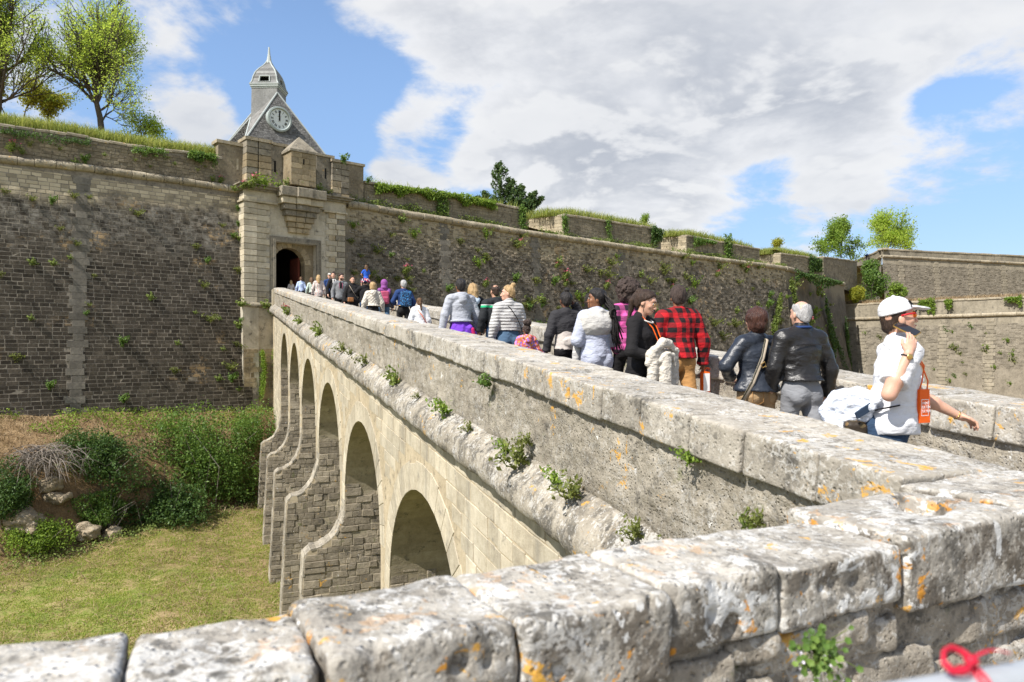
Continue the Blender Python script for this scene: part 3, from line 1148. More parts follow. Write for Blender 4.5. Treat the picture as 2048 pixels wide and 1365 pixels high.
def brick_extra(nt, p, c):
    z = nt.sep(p)[2]
    w = nt.m('MULTIPLY', nt.m('SUBTRACT', nt.noise(p, 0.55, 6, 0.65), 0.5), 3.6)
    zz = nt.m('ADD', z, w)
    tan = nt.sm(zz, 9.3, 10.5)
    wh_ = nt.m('MULTIPLY', nt.sm(zz, 6.4, 8.6), nt.m('SUBTRACT', 1.0, tan))
    fl = nt.noise(p, 2.6, 7, 0.7)
    c = nt.mix(nt.m('MULTIPLY', nt.m('MULTIPLY', wh_, nt.sm(fl, 0.38, 0.66)), 0.62), c, (0.29, 0.27, 0.235))
    c = nt.mix(tan, c, nt.mix(fl, (0.34, 0.285, 0.195), (0.52, 0.445, 0.32)))
    g = nt.noise(nt.mapv(p, (0.5, 0.5, 0.8)), 0.6, 4, 0.6)
    oc = nt.m('MULTIPLY', nt.sm(g, 0.58, 0.68), nt.sm(nt.noise(p, 3.0, 5, 0.7), 0.47, 0.56))
    c = nt.mix(nt.m('MULTIPLY', oc, 0.8), c, (0.34, 0.235, 0.125))
    sp = nt.sm(nt.noise(p, 9.0, 3, 0.6), 0.70, 0.76)
    return nt.mix(nt.m('MULTIPLY', sp, 0.6), c, (0.33, 0.30, 0.25))


M['brick'] = stone('dark_wall_stone', ((0.034, 0.028, 0.022), (0.062, 0.052, 0.040), (0.115, 0.097, 0.075)), 0.36, 1.4, bump=0.6, bdist=0.02, pits=0.2, extra=brick_extra)
M['upper'] = stone('parapet_masonry', ((0.115, 0.094, 0.066), (0.21, 0.175, 0.125), (0.31, 0.265, 0.19)), 0.22, 1.0, dark=0.35, streak=0.3, white=-0.2, bump=0.7, bdist=0.02, pits=0.3)
M['chain'] = stone('grey_chain_stone', ((0.10, 0.09, 0.075), (0.16, 0.145, 0.12), (0.24, 0.215, 0.175)), 0.22, 1.0, dark=0.3, streak=0.3, bump=0.5)
M['cordon'] = stone('cordon_stone', ((0.19, 0.16, 0.115), (0.31, 0.265, 0.19), (0.41, 0.36, 0.28)), 0.2, 1.1, white=-0.14, dark=0.5, orange=0.22, topw=0.18, bump=0.7, bdist=0.03, pits=0.4)
M['tanstone'] = stone('tan_ashlar', ((0.24, 0.195, 0.13), (0.36, 0.305, 0.21), (0.46, 0.40, 0.29)), 0.2, 1.0, dark=0.25, streak=0.25, bump=0.5)
M['gate_plaster'] = stone('patched_gate_plaster', ((0.29, 0.255, 0.195), (0.43, 0.385, 0.305), (0.53, 0.485, 0.395)), 0.08, 0.6, dark=0.3, streak=0.35, bump=0.4, bdist=0.02)
M['gate_block'] = stone('pale_gate_block', ((0.31, 0.265, 0.185), (0.45, 0.395, 0.295), (0.55, 0.50, 0.40)), 0.2, 1.0, dark=0.12, streak=0.2, bump=0.4)
M['gate_old'] = stone('brown_gate_stone', ((0.19, 0.145, 0.085), (0.33, 0.265, 0.17), (0.43, 0.365, 0.265)), 0.3, 1.0, dark=0.3, streak=0.3, bump=0.6)
M['gate_grey'] = stone('grey_gate_stone', ((0.15, 0.13, 0.10), (0.25, 0.22, 0.17), (0.35, 0.31, 0.245)), 0.2, 1.0, dark=0.45, streak=0.4, white=-0.15, bump=0.6, orange=0.05)


def rub_extra(nt, p, c):
    z = nt.sep(p)[2]
    w = nt.m('MULTIPLY', nt.m('SUBTRACT', nt.noise(p, 0.22, 6, 0.65), 0.5), 5.0)
    tan = nt.m('MULTIPLY', nt.sm(nt.m('ADD', z, w), 8.6, 10.8), 0.85)
    c = nt.mix(tan, c, nt.mix(nt.noise(p, 2.2, 6, 0.7), (0.20, 0.165, 0.11), (0.36, 0.305, 0.21)))
    g = nt.noise(p, 0.33, 4, 0.6)
    oc = nt.m('MULTIPLY', nt.sm(g, 0.55, 0.66), nt.sm(nt.noise(p, 2.2, 5, 0.7), 0.50, 0.57))
    c = nt.mix(nt.m('MULTIPLY', oc, 0.7), c, (0.33, 0.23, 0.125))
    sp = nt.sm(nt.noise(p, 5.0, 4, 0.65), 0.64, 0.70)
    return nt.mix(nt.m('MULTIPLY', sp, 0.6), c, (0.40, 0.37, 0.32))


M['rubble'] = stone('dark_rubble', ((0.066, 0.057, 0.045), (0.125, 0.108, 0.085), (0.205, 0.18, 0.145)), 0.5, 1.0, bump=0.7, bdist=0.04, pits=0.3, extra=rub_extra, streak=0.15)

curtain = root('curtain_wall', CW.pt(0, 0, 0)[()], 'dark coursed rampart wall left of the gate with a toothed grey chain of blocks', 'rampart wall', 'lengths of the rampart wall')
curtain_r = root('curtain_wall', CW.pt(40, 0, 0)[()], 'long weed-grown rubble rampart wall running right from the gate behind the walkers', 'rampart wall', 'lengths of the rampart wall')


def wall_sheet(par, wall, ts, zlo, zhi, off, mat, name, nz=20):
    V = []
    for t in ts:
        for k in np.linspace(0, 1, nz):
            z = zlo(t) * (1 - k) + zhi(t) * k
            V.append(wall.pt(t, off(t, z), z)[()])
    part(name, mk(name, np.array(V), grid_faces(len(ts), nz), mat), par)


GL, GR = CW.hit(482, 450)[0], CW.hit(696, 450)[0]           # ends of the gatehouse along the wall
T0, T1 = -16.0, 77.5
wall_sheet(curtain, CW, np.linspace(T0, GL + 0.6, 14), lambda t: -3.2, zc_at, batter, M['brick_mortar'], 'wall_core')
wall_sheet(curtain_r, CW, np.linspace(GR - 0.6, T1, 40), lambda t: -4.0, zc_at, batter, M['rubble'], 'wall_core')


def courses(wall, t0, t1, z0, z1, rh, ln, off, gap, proud, keep=None, rnd=rs, bev=0.01, jit=0.0):
    out = []
    z = z0
    while z < z1:
        hh = rnd.uniform(*rh)
        t = t0 - rnd.uniform(0, ln[1])
        while t < t1:
            L = rnd.uniform(*ln)
            a0, a1 = max(t, t0) + gap, min(t + L, t1) - gap
            tm, zm = (a0 + a1) / 2, z + hh / 2
            if a1 - a0 > 0.07 and (keep is None or keep(tm, zm)):
                pr = rnd.uniform(*proud)
                j0, j1 = rnd.uniform(-jit, jit), rnd.uniform(-jit, jit)
                zt_ = min(z + hh - gap, z1)
                out.append(slabj(lambda a, b, d: wall.pt(a, off(a, b) + d, b)[()], a0 + j0, a1 + j0, z + gap + j1, zt_ + j1, -0.03, pr, min(bev, 0.006 + pr * .4), max(jit, 0.008))[0])
            t += L
        z += hh
    return out


def chain_t(z):
    (ta, za), (tb, zb) = CW.hit(166, 385, 0.2), CW.hit(149, 815, 1.1)
    return np.interp(z, [zb, za], [tb, ta])


lay(courses(CW, T0, GL + 0.3, -2.6, 11.0, (0.205, 0.225), (0.34, 0.56), batter, 0.014, (0.001, 0.012), lambda t, z: abs(t - chain_t(z)) > 0.36 and z < zc_at(t) - 0.3, jit=0.004), curtain, 'wall_stone', 'wall_stones', M['brick'], 300)
z = -2.4
k = 0
while z < 10.8:
    w_ = 0.46 if k % 2 else 0.28
    w_ += rs.uniform(-0.05, 0.05)
    tc = chain_t(z) + rs.uniform(-0.05, 0.05)
    V = slab8(lambda a, b, d: CW.pt(a, batter(a, b) + d, b)[()], tc - w_, tc + w_, z + 0.004, z + 0.366, -0.02, 0.022 + rs.uniform(0, .012), 0.008)
    part('chain_block', mk('chain_block', V[0], V[1], M['chain']), curtain)
    z += 0.37
    k += 1


def cordon(par, wall, t0, t1, zf, rad, mat, L0=(0.7, 1.0), o0=0.02, name='cordon_stone'):
    t = t0
    while t < t1 - 0.1:
        L = rs.uniform(*L0)
        t2 = min(t1, t + L)
        a = np.linspace(R(100), R(-100), 10)
        jr = rad * rs.uniform(0.95, 1.05)
        dz = rs.uniform(-0.02, 0.02)
        rows = []
        ts = [t + 0.01, t + 0.035] + list(np.linspace(t + 0.035, t2 - 0.035, 4)[1:-1]) + [t2 - 0.035, t2 - 0.01]
        for i, q in enumerate(ts):
            r_ = jr * (0.9 if i in (0, len(ts) - 1) else 1.0)
            rows.append(wall.pt(q, o0 + r_ * np.cos(a) * 1.0 + 0.02, zf(q) + dz + r_ * np.sin(a)))
        V = np.array(rows).reshape(-1, 3)
        V = V + np.stack([fbm(V * 2.6 + 40 * i, 3) for i in range(3)], -1) * 0.035
        nn = len(a)
        F = grid_faces(len(ts), nn)[:, ::-1]
        c0 = len(V)
        V = np.concatenate([V, V[:nn].mean(0)[None], V[-nn:].mean(0)[None]])
        T = np.array([[c0, j, j + 1] for j in range(nn - 1)] + [[c0 + 1, c0 - nn + j + 1, c0 - nn + j] for j in range(nn - 1)])
        part(name, mk(name, V, [F, T[:, ::-1]], mat, smooth=False), par)
        t = t2


cordon(curtain, CW, T0, GL + 0.1, zc_at, 0.21, M['cordon'])
cordon(curtain_r, CW, GR - 0.1, T1, zc_at, 0.26, M['cordon'], (0.7, 1.1))

# parapet above the cordon, left of the gate
pl = [CW.hit(*p, -0.15) for p in ((0, 250), (150, 270), (205, 282), (342, 303), (436, 314))]


def zp_at(t):
    pts = [(-16, pl[0][1] - 0.2)] + pl
    return np.interp(t, [p[0] for p in pts], [p[1] for p in pts])


par_off = lambda t, z: -0.15
wall_sheet(curtain, CW, np.linspace(T0, GL - 1.0, 12), lambda t: zc_at(t), lambda t: zp_at(t), par_off, M['brick_mortar'], 'parapet_core', 4)
lay(courses(CW, T0, GL - 1.2, ZC - 0.3, 14.2, (0.16, 0.20), (0.26, 0.5), par_off, 0.008, (0.01, 0.05), lambda t, z: zc_at(t) + 0.1 < z < zp_at(t) - 0.12, jit=0.006), curtain, 'parapet_stone', 'parapet_stones', M['upper'], 220)


def top_slabs(par, wall, t0, t1, zf, o_in, o_out, th, mat, ln=(0.6, 1.1), name='coping_slab'):
    t = t0
    while t < t1 - 0.15:
        t2 = min(t1, t + rs.uniform(*ln))
        dz, do = rs.uniform(-0.04, 0.025), rs.uniform(-0.03, 0.03)
        V = []
        for (z_, q) in ((0, 0.0), (th * 0.65, 0.0), (th, 0.03)):
            for (a, o) in ((t + 0.01 + q, o_out + do - q), (t2 - 0.01 - q, o_out + do - q), (t2 - 0.01 - q, o_in), (t + 0.01 + q, o_in)):
                V.append(wall.pt(a, o, zf(a) + dz + z_ - th * 0.5)[()])
        V = np.array(V)
        V = V + np.stack([fbm(V * 1.9 + 40 * i, 2) for i in range(3)], -1) * 0.05
        part(name, mk(name, V, SLABF[:, ::-1], mat), par)
        t = t2


top_slabs(curtain, CW, T0, GL - 1.1, zp_at, -1.0, -0.08, 0.17, M['cordon'])

# merlons of the right-hand length
M['merlon'] = stone('merlon_stone', ((0.15, 0.125, 0.085), (0.235, 0.20, 0.145), (0.32, 0.275, 0.20)), 0.2, 0.9, dark=0.35, streak=0.5, white=-0.2, bump=0.6, bdist=0.03)
MER = [((728, 366), (1052, 420)), ((1127, 431), (1322, 460)), ((1373, 472), (1519, 500)), ((1561, 508), (1645, 520))]
mer_geo = []
for i, (pa, pb) in enumerate(MER):
    (ta, za), (tb, zb) = CW.hit(*pa, -0.5), CW.hit(*pb, -0.5)
    mer_geo.append((ta, za, tb, zb))
    zb0 = lambda t: zc_at(t) - 0.2
    acc = Acc()
    dep = 4.2
    loA, loB = zb0(ta), zb0(tb)
    f = [CW.pt(ta, -0.5, loA)[()], CW.pt(tb, -0.5, loB)[()], CW.pt(tb, -0.5, zb)[()], CW.pt(ta, -0.5, za)[()]]
    spl = 1.4 if i else 0
    b_ = [CW.pt(ta - spl, -0.5 - dep, loA)[()], CW.pt(tb + 1.2, -0.5 - dep, loB)[()], CW.pt(tb + 1.2, -0.5 - dep, zb)[()], CW.pt(ta - spl, -0.5 - dep, za)[()]]
    acc.add(np.array(f + b_), np.array([[0, 1, 2, 3], [5, 4, 7, 6], [4, 0, 3, 7], [1, 5, 6, 2], [3, 2, 6, 7]]))
    part('merlon', acc.mesh('merlon', M['merlon']), curtain_r)
    zf = lambda t, ta=ta, za=za, tb=tb, zb=zb: np.interp(t, [ta, tb], [za, zb])
    top_slabs(curtain_r, CW, ta, tb, lambda t: zf(t) + 0.05, -1.4, -0.42, 0.2, M['cordon'], (0.8, 1.4))
    lay(courses(CW, ta + 0.02, tb - 0.02, ZC - 0.6, 15.5, (0.17, 0.24), (0.3, 0.7), lambda t, z: -0.5, 0.008, (0.008, 0.035), lambda t, z: zc_at(t) + 0.1 < z < zf(t) - 0.15), curtain_r, 'merlon_stone', 'merlon_stones', M['merlon'], 60)
    if i:       # courses on the cheek facing left
        ck = Wall(CW.pt(ta - spl, -0.5 - dep, 0)[()][:2], (CW.pt(ta, -0.5, 0) - CW.pt(ta - spl, -0.5 - dep, 0))[:2])
        Lk = float(np.linalg.norm((CW.pt(ta, -0.5, 0) - CW.pt(ta - spl, -0.5 - dep, 0))[:2]))
        lay(courses(ck, 0.02, Lk - 0.02, zb0(ta), za - 0.03, (0.24, 0.32), (0.5, 0.9), lambda t, z: 0.0, 0.01, (0.008, 0.03)), curtain_r, 'cheek_stone', 'cheek_stones', M['tanstone'], 60)

# rubble facing of the right-hand length: thousands of small stones, joined
st = courses(CW, GR + 0.1, 46, -1.0, 11.2, (0.14, 0.2), (0.16, 0.38), batter, 0.012, (0.0, 0.06), lambda t, z: rs.random() < 0.8 and z < zc_at(t) - 0.3, jit=0.02, bev=0.025)
st += courses(CW, 46, T1, 0.5, 11.2, (0.2, 0.3), (0.25, 0.55), batter, 0.016, (0.0, 0.07), lambda t, z: rs.random() < 0.7 and z < zc_at(t) - 0.3, jit=0.03, bev=0.03)
lay(st, curtain_r, 'wall_stone', 'wall_stones', M['rubble'], 0)
for px_ in ((886, 445), (1068, 475), (1240, 500)):
    tc0, z = CW.hit(*px_)
    kk = 0
    while z > 0:
        w_ = (0.55 if kk % 2 else 0.34) + rs.uniform(-0.05, 0.08)
        V = slab8(lambda a, b, d: CW.pt(a, batter(a, b) + d, b)[()], tc0 - w_, tc0 + w_, z - 0.435, z - 0.004, -0.02, 0.045, 0.010)
        part('chain_block', mk('chain_block', V[0], V[1], M['chain']), curtain_r)
        z -= 0.44
        kk += 1

# the wall turns away at the far end
B0 = CW.pt(T1, 0, 0)[()][:2]
ZF = 92.0
CW2 = Wall(B0, (0.60, 0.80))
t_e, z_e = CW2.hit(1687, 569)
zc2 = lambda t: np.interp(t, [0, t_e], [zc_at(T1), z_e])
bat2 = lambda t, z: np.maximum(0, zc2(t) - z) * 0.092
wall_sheet(curtain_r, CW2, np.linspace(0, t_e, 12), lambda t: -5.0, zc2, bat2, M['rubble'], 'wall_core')
cordon(curtain_r, CW2, 0, t_e, zc2, 0.3, M['cordon'], (0.9, 1.5))
(ta, za), (tb, zb) = CW2.hit(1647, 515, -0.6), CW2.hit(1714, 524, -0.6)
acc = Acc()
acc.add(np.array([CW2.pt(a, o, z)[()] for (o, aa, bb) in ((-0.6, ta, tb), (-4.5, ta - 2, tb)) for (a, z) in ((aa, zc2(ta) - 0.4), (bb, zc2(min(tb, t_e)) - 0.6), (bb, zb), (aa, za))]),
        np.array([[0, 1, 2, 3], [5, 4, 7, 6], [4, 0, 3, 7], [1, 5, 6, 2], [3, 2, 6, 7]]))
part('merlon', acc.mesh('merlon', M['merlon']), curtain_r)
lay(courses(CW2, ta + .1, tb - .1, zc2(ta) - .3, min(za, zb) - .1, (0.22, 0.3), (0.4, 0.9), lambda t, z: -0.6, 0.008, (0.008, 0.035)), curtain_r, 'merlon_stone', 'merlon_stones', M['merlon'], 60)
top_slabs(curtain_r, CW2, ta, tb, lambda t: np.interp(t, [ta, tb], [za, zb]) + 0.05, -1.6, -0.5, 0.2, M['cordon'], (1, 1.7))
# flank returning behind the end
E0 = CW2.pt(t_e, 0, 0)[()][:2]
CW3 = Wall(E0, (-0.25, 0.97))
zc3 = lambda t: z_e
wall_sheet(curtain_r, CW3, np.linspace(0, 30, 4), lambda t: -5.0, zc3, lambda t, z: np.maximum(0, z_e - z) * 0.092 * (1), M['rubble'], 'wall_flank')
M['far_wall'] = stone('far_wall_stone', ((0.17, 0.148, 0.11), (0.26, 0.228, 0.172), (0.36, 0.315, 0.24)), 0.12, 0.5, dark=0.3, streak=0.45, bump=0.5, bdist=0.05)
M['far_rubble'] = stone('far_rubble', ((0.12, 0.105, 0.08), (0.20, 0.175, 0.135), (0.29, 0.255, 0.20)), 0.2, 0.9, dark=0.2, bump=0.8, bdist=0.06, extra=None, streak=0.2)


def far_wall(name, label, pts, zc_px, top_px, base_z, ext, par_th=1.0):
    """a far rampart: pts two plan points, cordon and coping heights"""
    A_, B_ = np.array(pts[0], float), np.array(pts[1], float)
    wl = Wall(A_, B_ - A_)
    L = float(np.linalg.norm(B_ - A_))
    zc_ = lambda t: np.interp(t, [0, L], zc_px)
    zt_ = lambda t: np.interp(t, [0, L], top_px)
    r_ = root(name, wl.pt(L / 2, 0, base_z)[()], label, 'rampart wall', 'lengths of the rampart wall')
    bt_ = lambda t, z: np.maximum(0, zc_(t) - z) * 0.08
    wall_sheet(r_, wl, np.linspace(-ext[0], L + ext[1], 16), lambda t: base_z, lambda t: zc_(t) - 1.3, bt_, M['far_rubble'], 'wall_face', 6)
    wall_sheet(r_, wl, np.linspace(-ext[0], L + ext[1], 16), lambda t: zc_(t) - 1.3, zc_, bt_, M['far_wall'], 'wall_band', 2)
    cordon(r_, wl, -ext[0], L + ext[1], zc_, 0.28, M['cordon'], (1.6, 2.6))
    acc = Acc()
    N_ = 10
    ts = np.linspace(-ext[0], L + ext[1], N_)
    for a, b in zip(ts[:-1], ts[1:]):
        acc.add(np.array([wl.pt(t, o, z)[()] for (o, k) in ((-0.25, 0), (-par_th, 1)) for (t, z) in ((a, zc_(a) - 0.1), (b, zc_(b) - 0.1), (b, zt_(b)), (a, zt_(a)))]), np.array([[0, 1, 2, 3], [5, 4, 7, 6], [3, 2, 6, 7]]))
    part('parapet', acc.mesh('parapet', M['far_wall']), r_)
    top_slabs(r_, wl, -ext[0], L + ext[1], lambda t: zt_(t) + 0.08, -par_th - 0.1, -0.15, 0.28, M['cordon'], (1.5, 2.6))
    st_ = courses(wl, -ext[0], L + ext[1], max(base_z, -1), max(zc_px) - 1.3, (0.22, 0.3), (0.35, 0.8), bt_, 0.012, (0.0, 0.06), lambda t, z: rs.random() < 0.55, bev=0.03, jit=0.02)
    lay(st_, r_, 'wall_stone', 'wall_stones', M['far_rubble'], 0)
    for kx in np.arange(0.12, 1.2, 0.24):
        tq = L * kx
        z = zc_(tq) - 0.5
        kk = 0
        while z > base_z + 1 and kk < 40:
            w_ = 0.75 if kk % 2 else 0.5
            V = slab8(lambda a, b, d: wl.pt(a, bt_(a, b) + d, b)[()], tq - w_, tq + w_, z - 0.5, z - 0.02, -0.02, 0.09, 0.02)
            part('chain_block', mk('chain_block', V[0], V[1], M['far_wall']), r_)
            z -= 0.52
            kk += 1
    return r_, wl, L


def P3(u, v, Z):
    return np.array([(u - CU) / FPX * Z, Z, EYE + (HV - v) / FPX * Z])


def z_px(v, Z):
    return EYE + (HV - v) / FPX * Z


a, b = P3(1690, 0, 117), P3(2048, 0, 97)
low_w, LW, LWL = far_wall('bastion_wall', 'lower far rampart with ivy on its coping, behind the person in the white cap', ((a[0], a[1]), (b[0], b[1])), (z_px(639, 117), z_px(628, 97)), (z_px(611, 117), z_px(595, 97)), -8.0, (6, 14))
a, b = P3(1764, 0, 130), P3(2048, 0, 141)
upp_w, UW, UWL = far_wall('bastion_wall', 'higher far rampart at upper right, its plain parapet against the sky', ((a[0], a[1]), (b[0], b[1])), (z_px(513, 130), z_px(528, 141)), (z_px(499, 130), z_px(513, 141)), 4.0, (0, 18))
# its left cheek runs back down towards the long wall
c = P3(1708, 0, 150)
wl = Wall((c[0], c[1]), (a[0] - c[0], a[1] - c[1]))
L = float(np.hypot(a[0] - c[0], a[1] - c[1]))
zc_ = lambda t: np.interp(t, [0, L], [z_px(554, 150), z_px(513, 130)])
zt_ = lambda t: np.interp(t, [0, L], [z_px(524, 150), z_px(499, 130)])
wall_sheet(upp_w, wl, np.linspace(0, L, 4), lambda t: 2.0, zc_, lambda t, z: np.maximum(0, zc_(t) - z) * 0.05, M['far_rubble'], 'wall_return', 3)
wall_sheet(upp_w, wl, np.linspace(0, L, 4), zc_, zt_, lambda t, z: -0.2, M['far_wall'], 'parapet_return', 3)
cordon(upp_w, wl, 0, L, zc_, 0.3, M['cordon'], (1.6, 2.6))
top_slabs(upp_w, wl, 0, L, lambda t: zt_(t) + 0.1, -1.2, -0.1, 0.3, M['cordon'], (1.5, 2.6))

# ------------------------------------------------------------------ gatehouse
gate = root('gatehouse', CW.pt((GL + GR) / 2, 0, 4.6)[()], 'pale stone gatehouse at the bridge end with dark arched doorway and corbelled box', 'gatehouse')
GO = 0.95                                         # how far its front stands out from the wall


def gx(u, v=480, o=GO):
    return CW.hit(u, v, o)[0]


def gz(u, v, o=GO):
    return CW.hit(u, v, o)[1]


def gp(t, o, z):
    return CW.pt(t, o, z)[()]


def gbox(acc, t0, t1, o0, o1, z0, z1):
    V = [gp(t, o, z) for o in (o0, o1) for (t, z) in ((t0, z0), (t1, z0), (t1, z1), (t0, z1))]
    return acc.add(np.array(V), np.array([[3, 2, 1, 0], [4, 5, 6, 7], [0, 1, 5, 4], [1, 2, 6, 5], [2, 3, 7, 6], [3, 0, 4, 7]]))


def gpart(name, mat, *boxes, parent=None, kind=None):
    for b_ in boxes:
        acc = Acc()
        gbox(acc, *b_)
        o_ = part(name, acc.mesh(name, mat), parent or gate, kind=kind)
    return o_


gL, gR = gx(487), gx(691)
zb = gz(548, 612)                                  # plinth moulding
zcor = gz(585, 392)                                # main cornice
ztop = gz(560, 286)
ra0, ra1 = gx(553), gx(616)                        # the arched opening
rec0, rec1 = gx(551.5), gx(633)
zrec = gz(590, 487)
zapex = gz(584, 497, GO - 0.55)
rad = (ra1 - ra0) / 2
amid = (ra0 + ra1) / 2
zspr = zapex - rad
zdoor = z_deck(47.5) - 0.3
# front wall with its square recess; the arched wall stands at the back of the recess
gpart('front_wall', M['gate_plaster'], (gL, rec0, -0.6, GO - 0.09, zb - 0.2, zcor), (rec1, gR, -0.6, GO - 0.09, zb - 0.2, zcor), (rec0, rec1, -0.6, GO - 0.09, zrec, zcor))
acc = Acc()
ar = np.linspace(0, math.pi, 25)
oa, ob_ = GO - 0.50, GO - 1.1
tt = amid - rad * np.cos(ar)
zz = zspr + rad * np.sin(ar)
for j in range(24):
    acc.quad(gp(tt[j], oa, zz[j]), gp(tt[j + 1], oa, zz[j + 1]), gp(tt[j + 1], oa, zrec + 0.05), gp(tt[j], oa, zrec + 0.05))
    acc.quad(gp(tt[j], oa, zz[j]), gp(tt[j], ob_, zz[j]), gp(tt[j + 1], ob_, zz[j + 1]), gp(tt[j + 1], oa, zz[j + 1]))
gbox(acc, rec0 - 0.02, ra0, ob_, oa, zdoor, zrec + 0.05)
gbox(acc, ra1, rec1 + 0.02, ob_, oa, zdoor, zrec + 0.05)
part('arch_wall', acc.mesh('arch_wall', M['gate_old']), gate)
for j in range(11):
    a0, a1 = math.pi * j / 11 + 0.015, math.pi * (j + 1) / 11 - 0.015
    V = []
    for (d_, sh) in ((0, 0), (0.03, 0), (0.04, 0.012)):
        for (rr_, aa) in ((rad + sh, a0), (rad + sh, a1), (rad + 0.42 - sh, a1), (rad + 0.42 - sh, a0)):
            V.append(gp(amid - rr_ * math.cos(aa), oa + d_, zspr + rr_ * math.sin(aa)))
    part('voussoir', mk('voussoir', np.array(V), SLABF[:, ::-1], M['gate_old']), gate)
# frame mouldings round the recess
for (e0, e1, o1) in ((0.0, 0.16, 0.10), (0.17, 0.34, 0.05)):
    gpart('door_surround', M['gate_grey'], (rec0 - e1 + 0.0, rec0 - e0, GO - 0.1, GO + o1 - 0.06, zdoor + 0.9, zrec + e1), (rec1 + e0, rec1 + e1, GO - 0.1, GO + o1 - 0.06, zdoor + 1.6, zrec + e1), (rec0 - e0, rec1 + e0, GO - 0.1, GO + o1 - 0.06, zrec + e0, zrec + e1))
# passage behind the arch
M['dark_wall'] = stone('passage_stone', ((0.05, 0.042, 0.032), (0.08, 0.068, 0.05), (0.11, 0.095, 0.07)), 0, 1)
acc = Acc()
p0, p1, pd = rec0 - 0.3, rec1 + 0.35, GO - 9.5
for (a, b_) in (((p0, ob_), (p0, pd)), ((p1, pd), (p1, ob_))):
    acc.quad(gp(*a, zdoor), gp(*a, zrec + 0.2), gp(*b_, zrec + 0.2), gp(*b_, zdoor))
acc.quad(gp(p0, ob_, zrec + 0.2), gp(p1, ob_, zrec + 0.2), gp(p1, pd, zrec + 0.2), gp(p0, pd, zrec + 0.2))
acc.quad(gp(p0, ob_, zdoor), gp(p0, pd, zdoor), gp(p1, pd, zdoor), gp(p1, ob_, zdoor))
acc.quad(gp(p0, pd, zdoor), gp(p0, pd, zrec + 0.2), gp(p1, pd, zrec + 0.2), gp(p1, pd, zdoor))
part('passage', acc.mesh('passage', M['dark_wall']), gate)
mt, nt, b = material('oxblood_door_paint')
nt.put(b.inputs['Base Color'], nt.mix(nt.noise(nt.mapv(world_pos(nt), (6, 6, 0.8)), 2.0, 5, 0.6), (0.10, 0.025, 0.016), (0.19, 0.05, 0.03)))
M['door'] = mt
dl = gpart('door_leaf', M['door'], (ra1 - 0.16, ra1 - 0.05, ob_ - 1.35, ob_ - 0.05, zdoor, zspr + 0.55))
for q in range(5):
    gpart('door_plank', M['door'], (ra1 - 0.19, ra1 - 0.163, ob_ - 1.33 + q * 0.26, ob_ - 1.09 + q * 0.26, zdoor, zspr + 0.52), parent=dl)

# rusticated strips at both edges
z = zb + 0.12
k = 0
hb = 0.365
while z < zcor - 0.75:
    w1 = 0.0 if k % 2 else 0.14
    for (ta_, tb_, o1, mm) in ((gL - 0.02, gL + 0.80, GO + 0.10, M['gate_block']), (gL + 0.82, gL + 1.22 + (0.22 if k % 2 else 0.42), GO - 0.01, M['gate_block']), (gR - 0.55 - w1, gR - 0.02, GO + 0.0, M['gate_block'] if k % 3 else M['gate_grey']), (gR - 1.16 - (0.22 if k % 2 else 0.02), gR - 0.58 - w1, GO - 0.04, M['gate_block'] if k % 4 else M['gate_old'])):
        if k < 4 and ta_ > gL + 3:
            continue
        V = slab8(lambda a, b_, d: gp(a, d, b_), ta_, tb_, z + 0.012, z + hb - 0.012, -0.5, o1 + rs.uniform(-.015, .015), 0.018)
        part('quoin_block', mk('quoin_block', V[0], V[1], mm), gate)
    z += hb
    k += 1
gpart('string_moulding', M['gate_block'], (gL - 0.12, gL + 2.1, -0.3, GO + 0.16, zcor - 0.74, zcor - 0.62), (gR - 1.6, gR + 0.10, -0.3, GO + 0.12, zcor - 0.76, zcor - 0.64))
gpart('frieze', M['gate_plaster'], (gL, gR, -0.3, GO + 0.03, zcor - 0.62, zcor - 0.02))
for i, (d_, za_, zb_) in enumerate(((0.20, 0.0, 0.12), (0.38, 0.12, 0.26), (0.52, 0.26, 0.34))):
    gpart('cornice', M['gate_grey'], (gL - d_ * 0.8, gL + 3.3, -0.3, GO + d_, zcor - 0.02 + za_, zcor - 0.02 + zb_), (gR - 1.7, gR + d_ * 0.8, -0.3, GO + d_, zcor - 0.02 + za_, zcor - 0.02 + zb_), (gL + 3.3, gR - 1.7, -0.3, GO + d_ * 0.5, zcor - 0.02 + za_, zcor - 0.02 + zb_))
# base below the plinth roll, with three upright panels
zg = -4.0
gpart('plinth', M['gate_plaster'], (gL - 0.1, gL + 0.9, -1.2, GO + 0.16, zg, zb - 0.12), (gL + 0.92, gL + 1.95, -1.2, GO + 0.06, zg, zb - 0.12), (gL + 1.97, gR, -1.2, GO - 0.02, zg, zb - 0.12))
gwall = Wall(CW.A, CW.W)
cordon(gate, gwall, gL - 0.25, gL + 2.2, lambda t: zb, 0.17, M['cordon'], (0.5, 0.9), GO + 0.05, 'plinth_roll')
lay(courses(CW, gL - 0.05, gL + 2.0, -3.0, 1.6, (0.26, 0.36), (0.4, 0.8), lambda t, z: GO + (0.16 if t < gL + 0.9 else 0.06), 0.01, (0.005, 0.03)), gate, 'plinth_block', 'plinth_blocks', M['gate_old'], 80)
# stone courses scattered over the front where the plaster has gone
lay(courses(CW, gL + 1.7, gR - 1.2, zb + 0.1, zcor - 0.7, (0.3, 0.4), (0.4, 0.9), lambda t, z: GO - 0.09, 0.012, (0.004, 0.02), lambda t, z: (t < rec0 - 0.75 or t > rec1 + 0.75 or z > zrec + 0.6) and fbm(np.array([[t * 0.8, z * 0.8, 3.0]]), 2)[0] > -0.05), gate, 'facing_block', 'facing_blocks', M['gate_plaster'], 120)

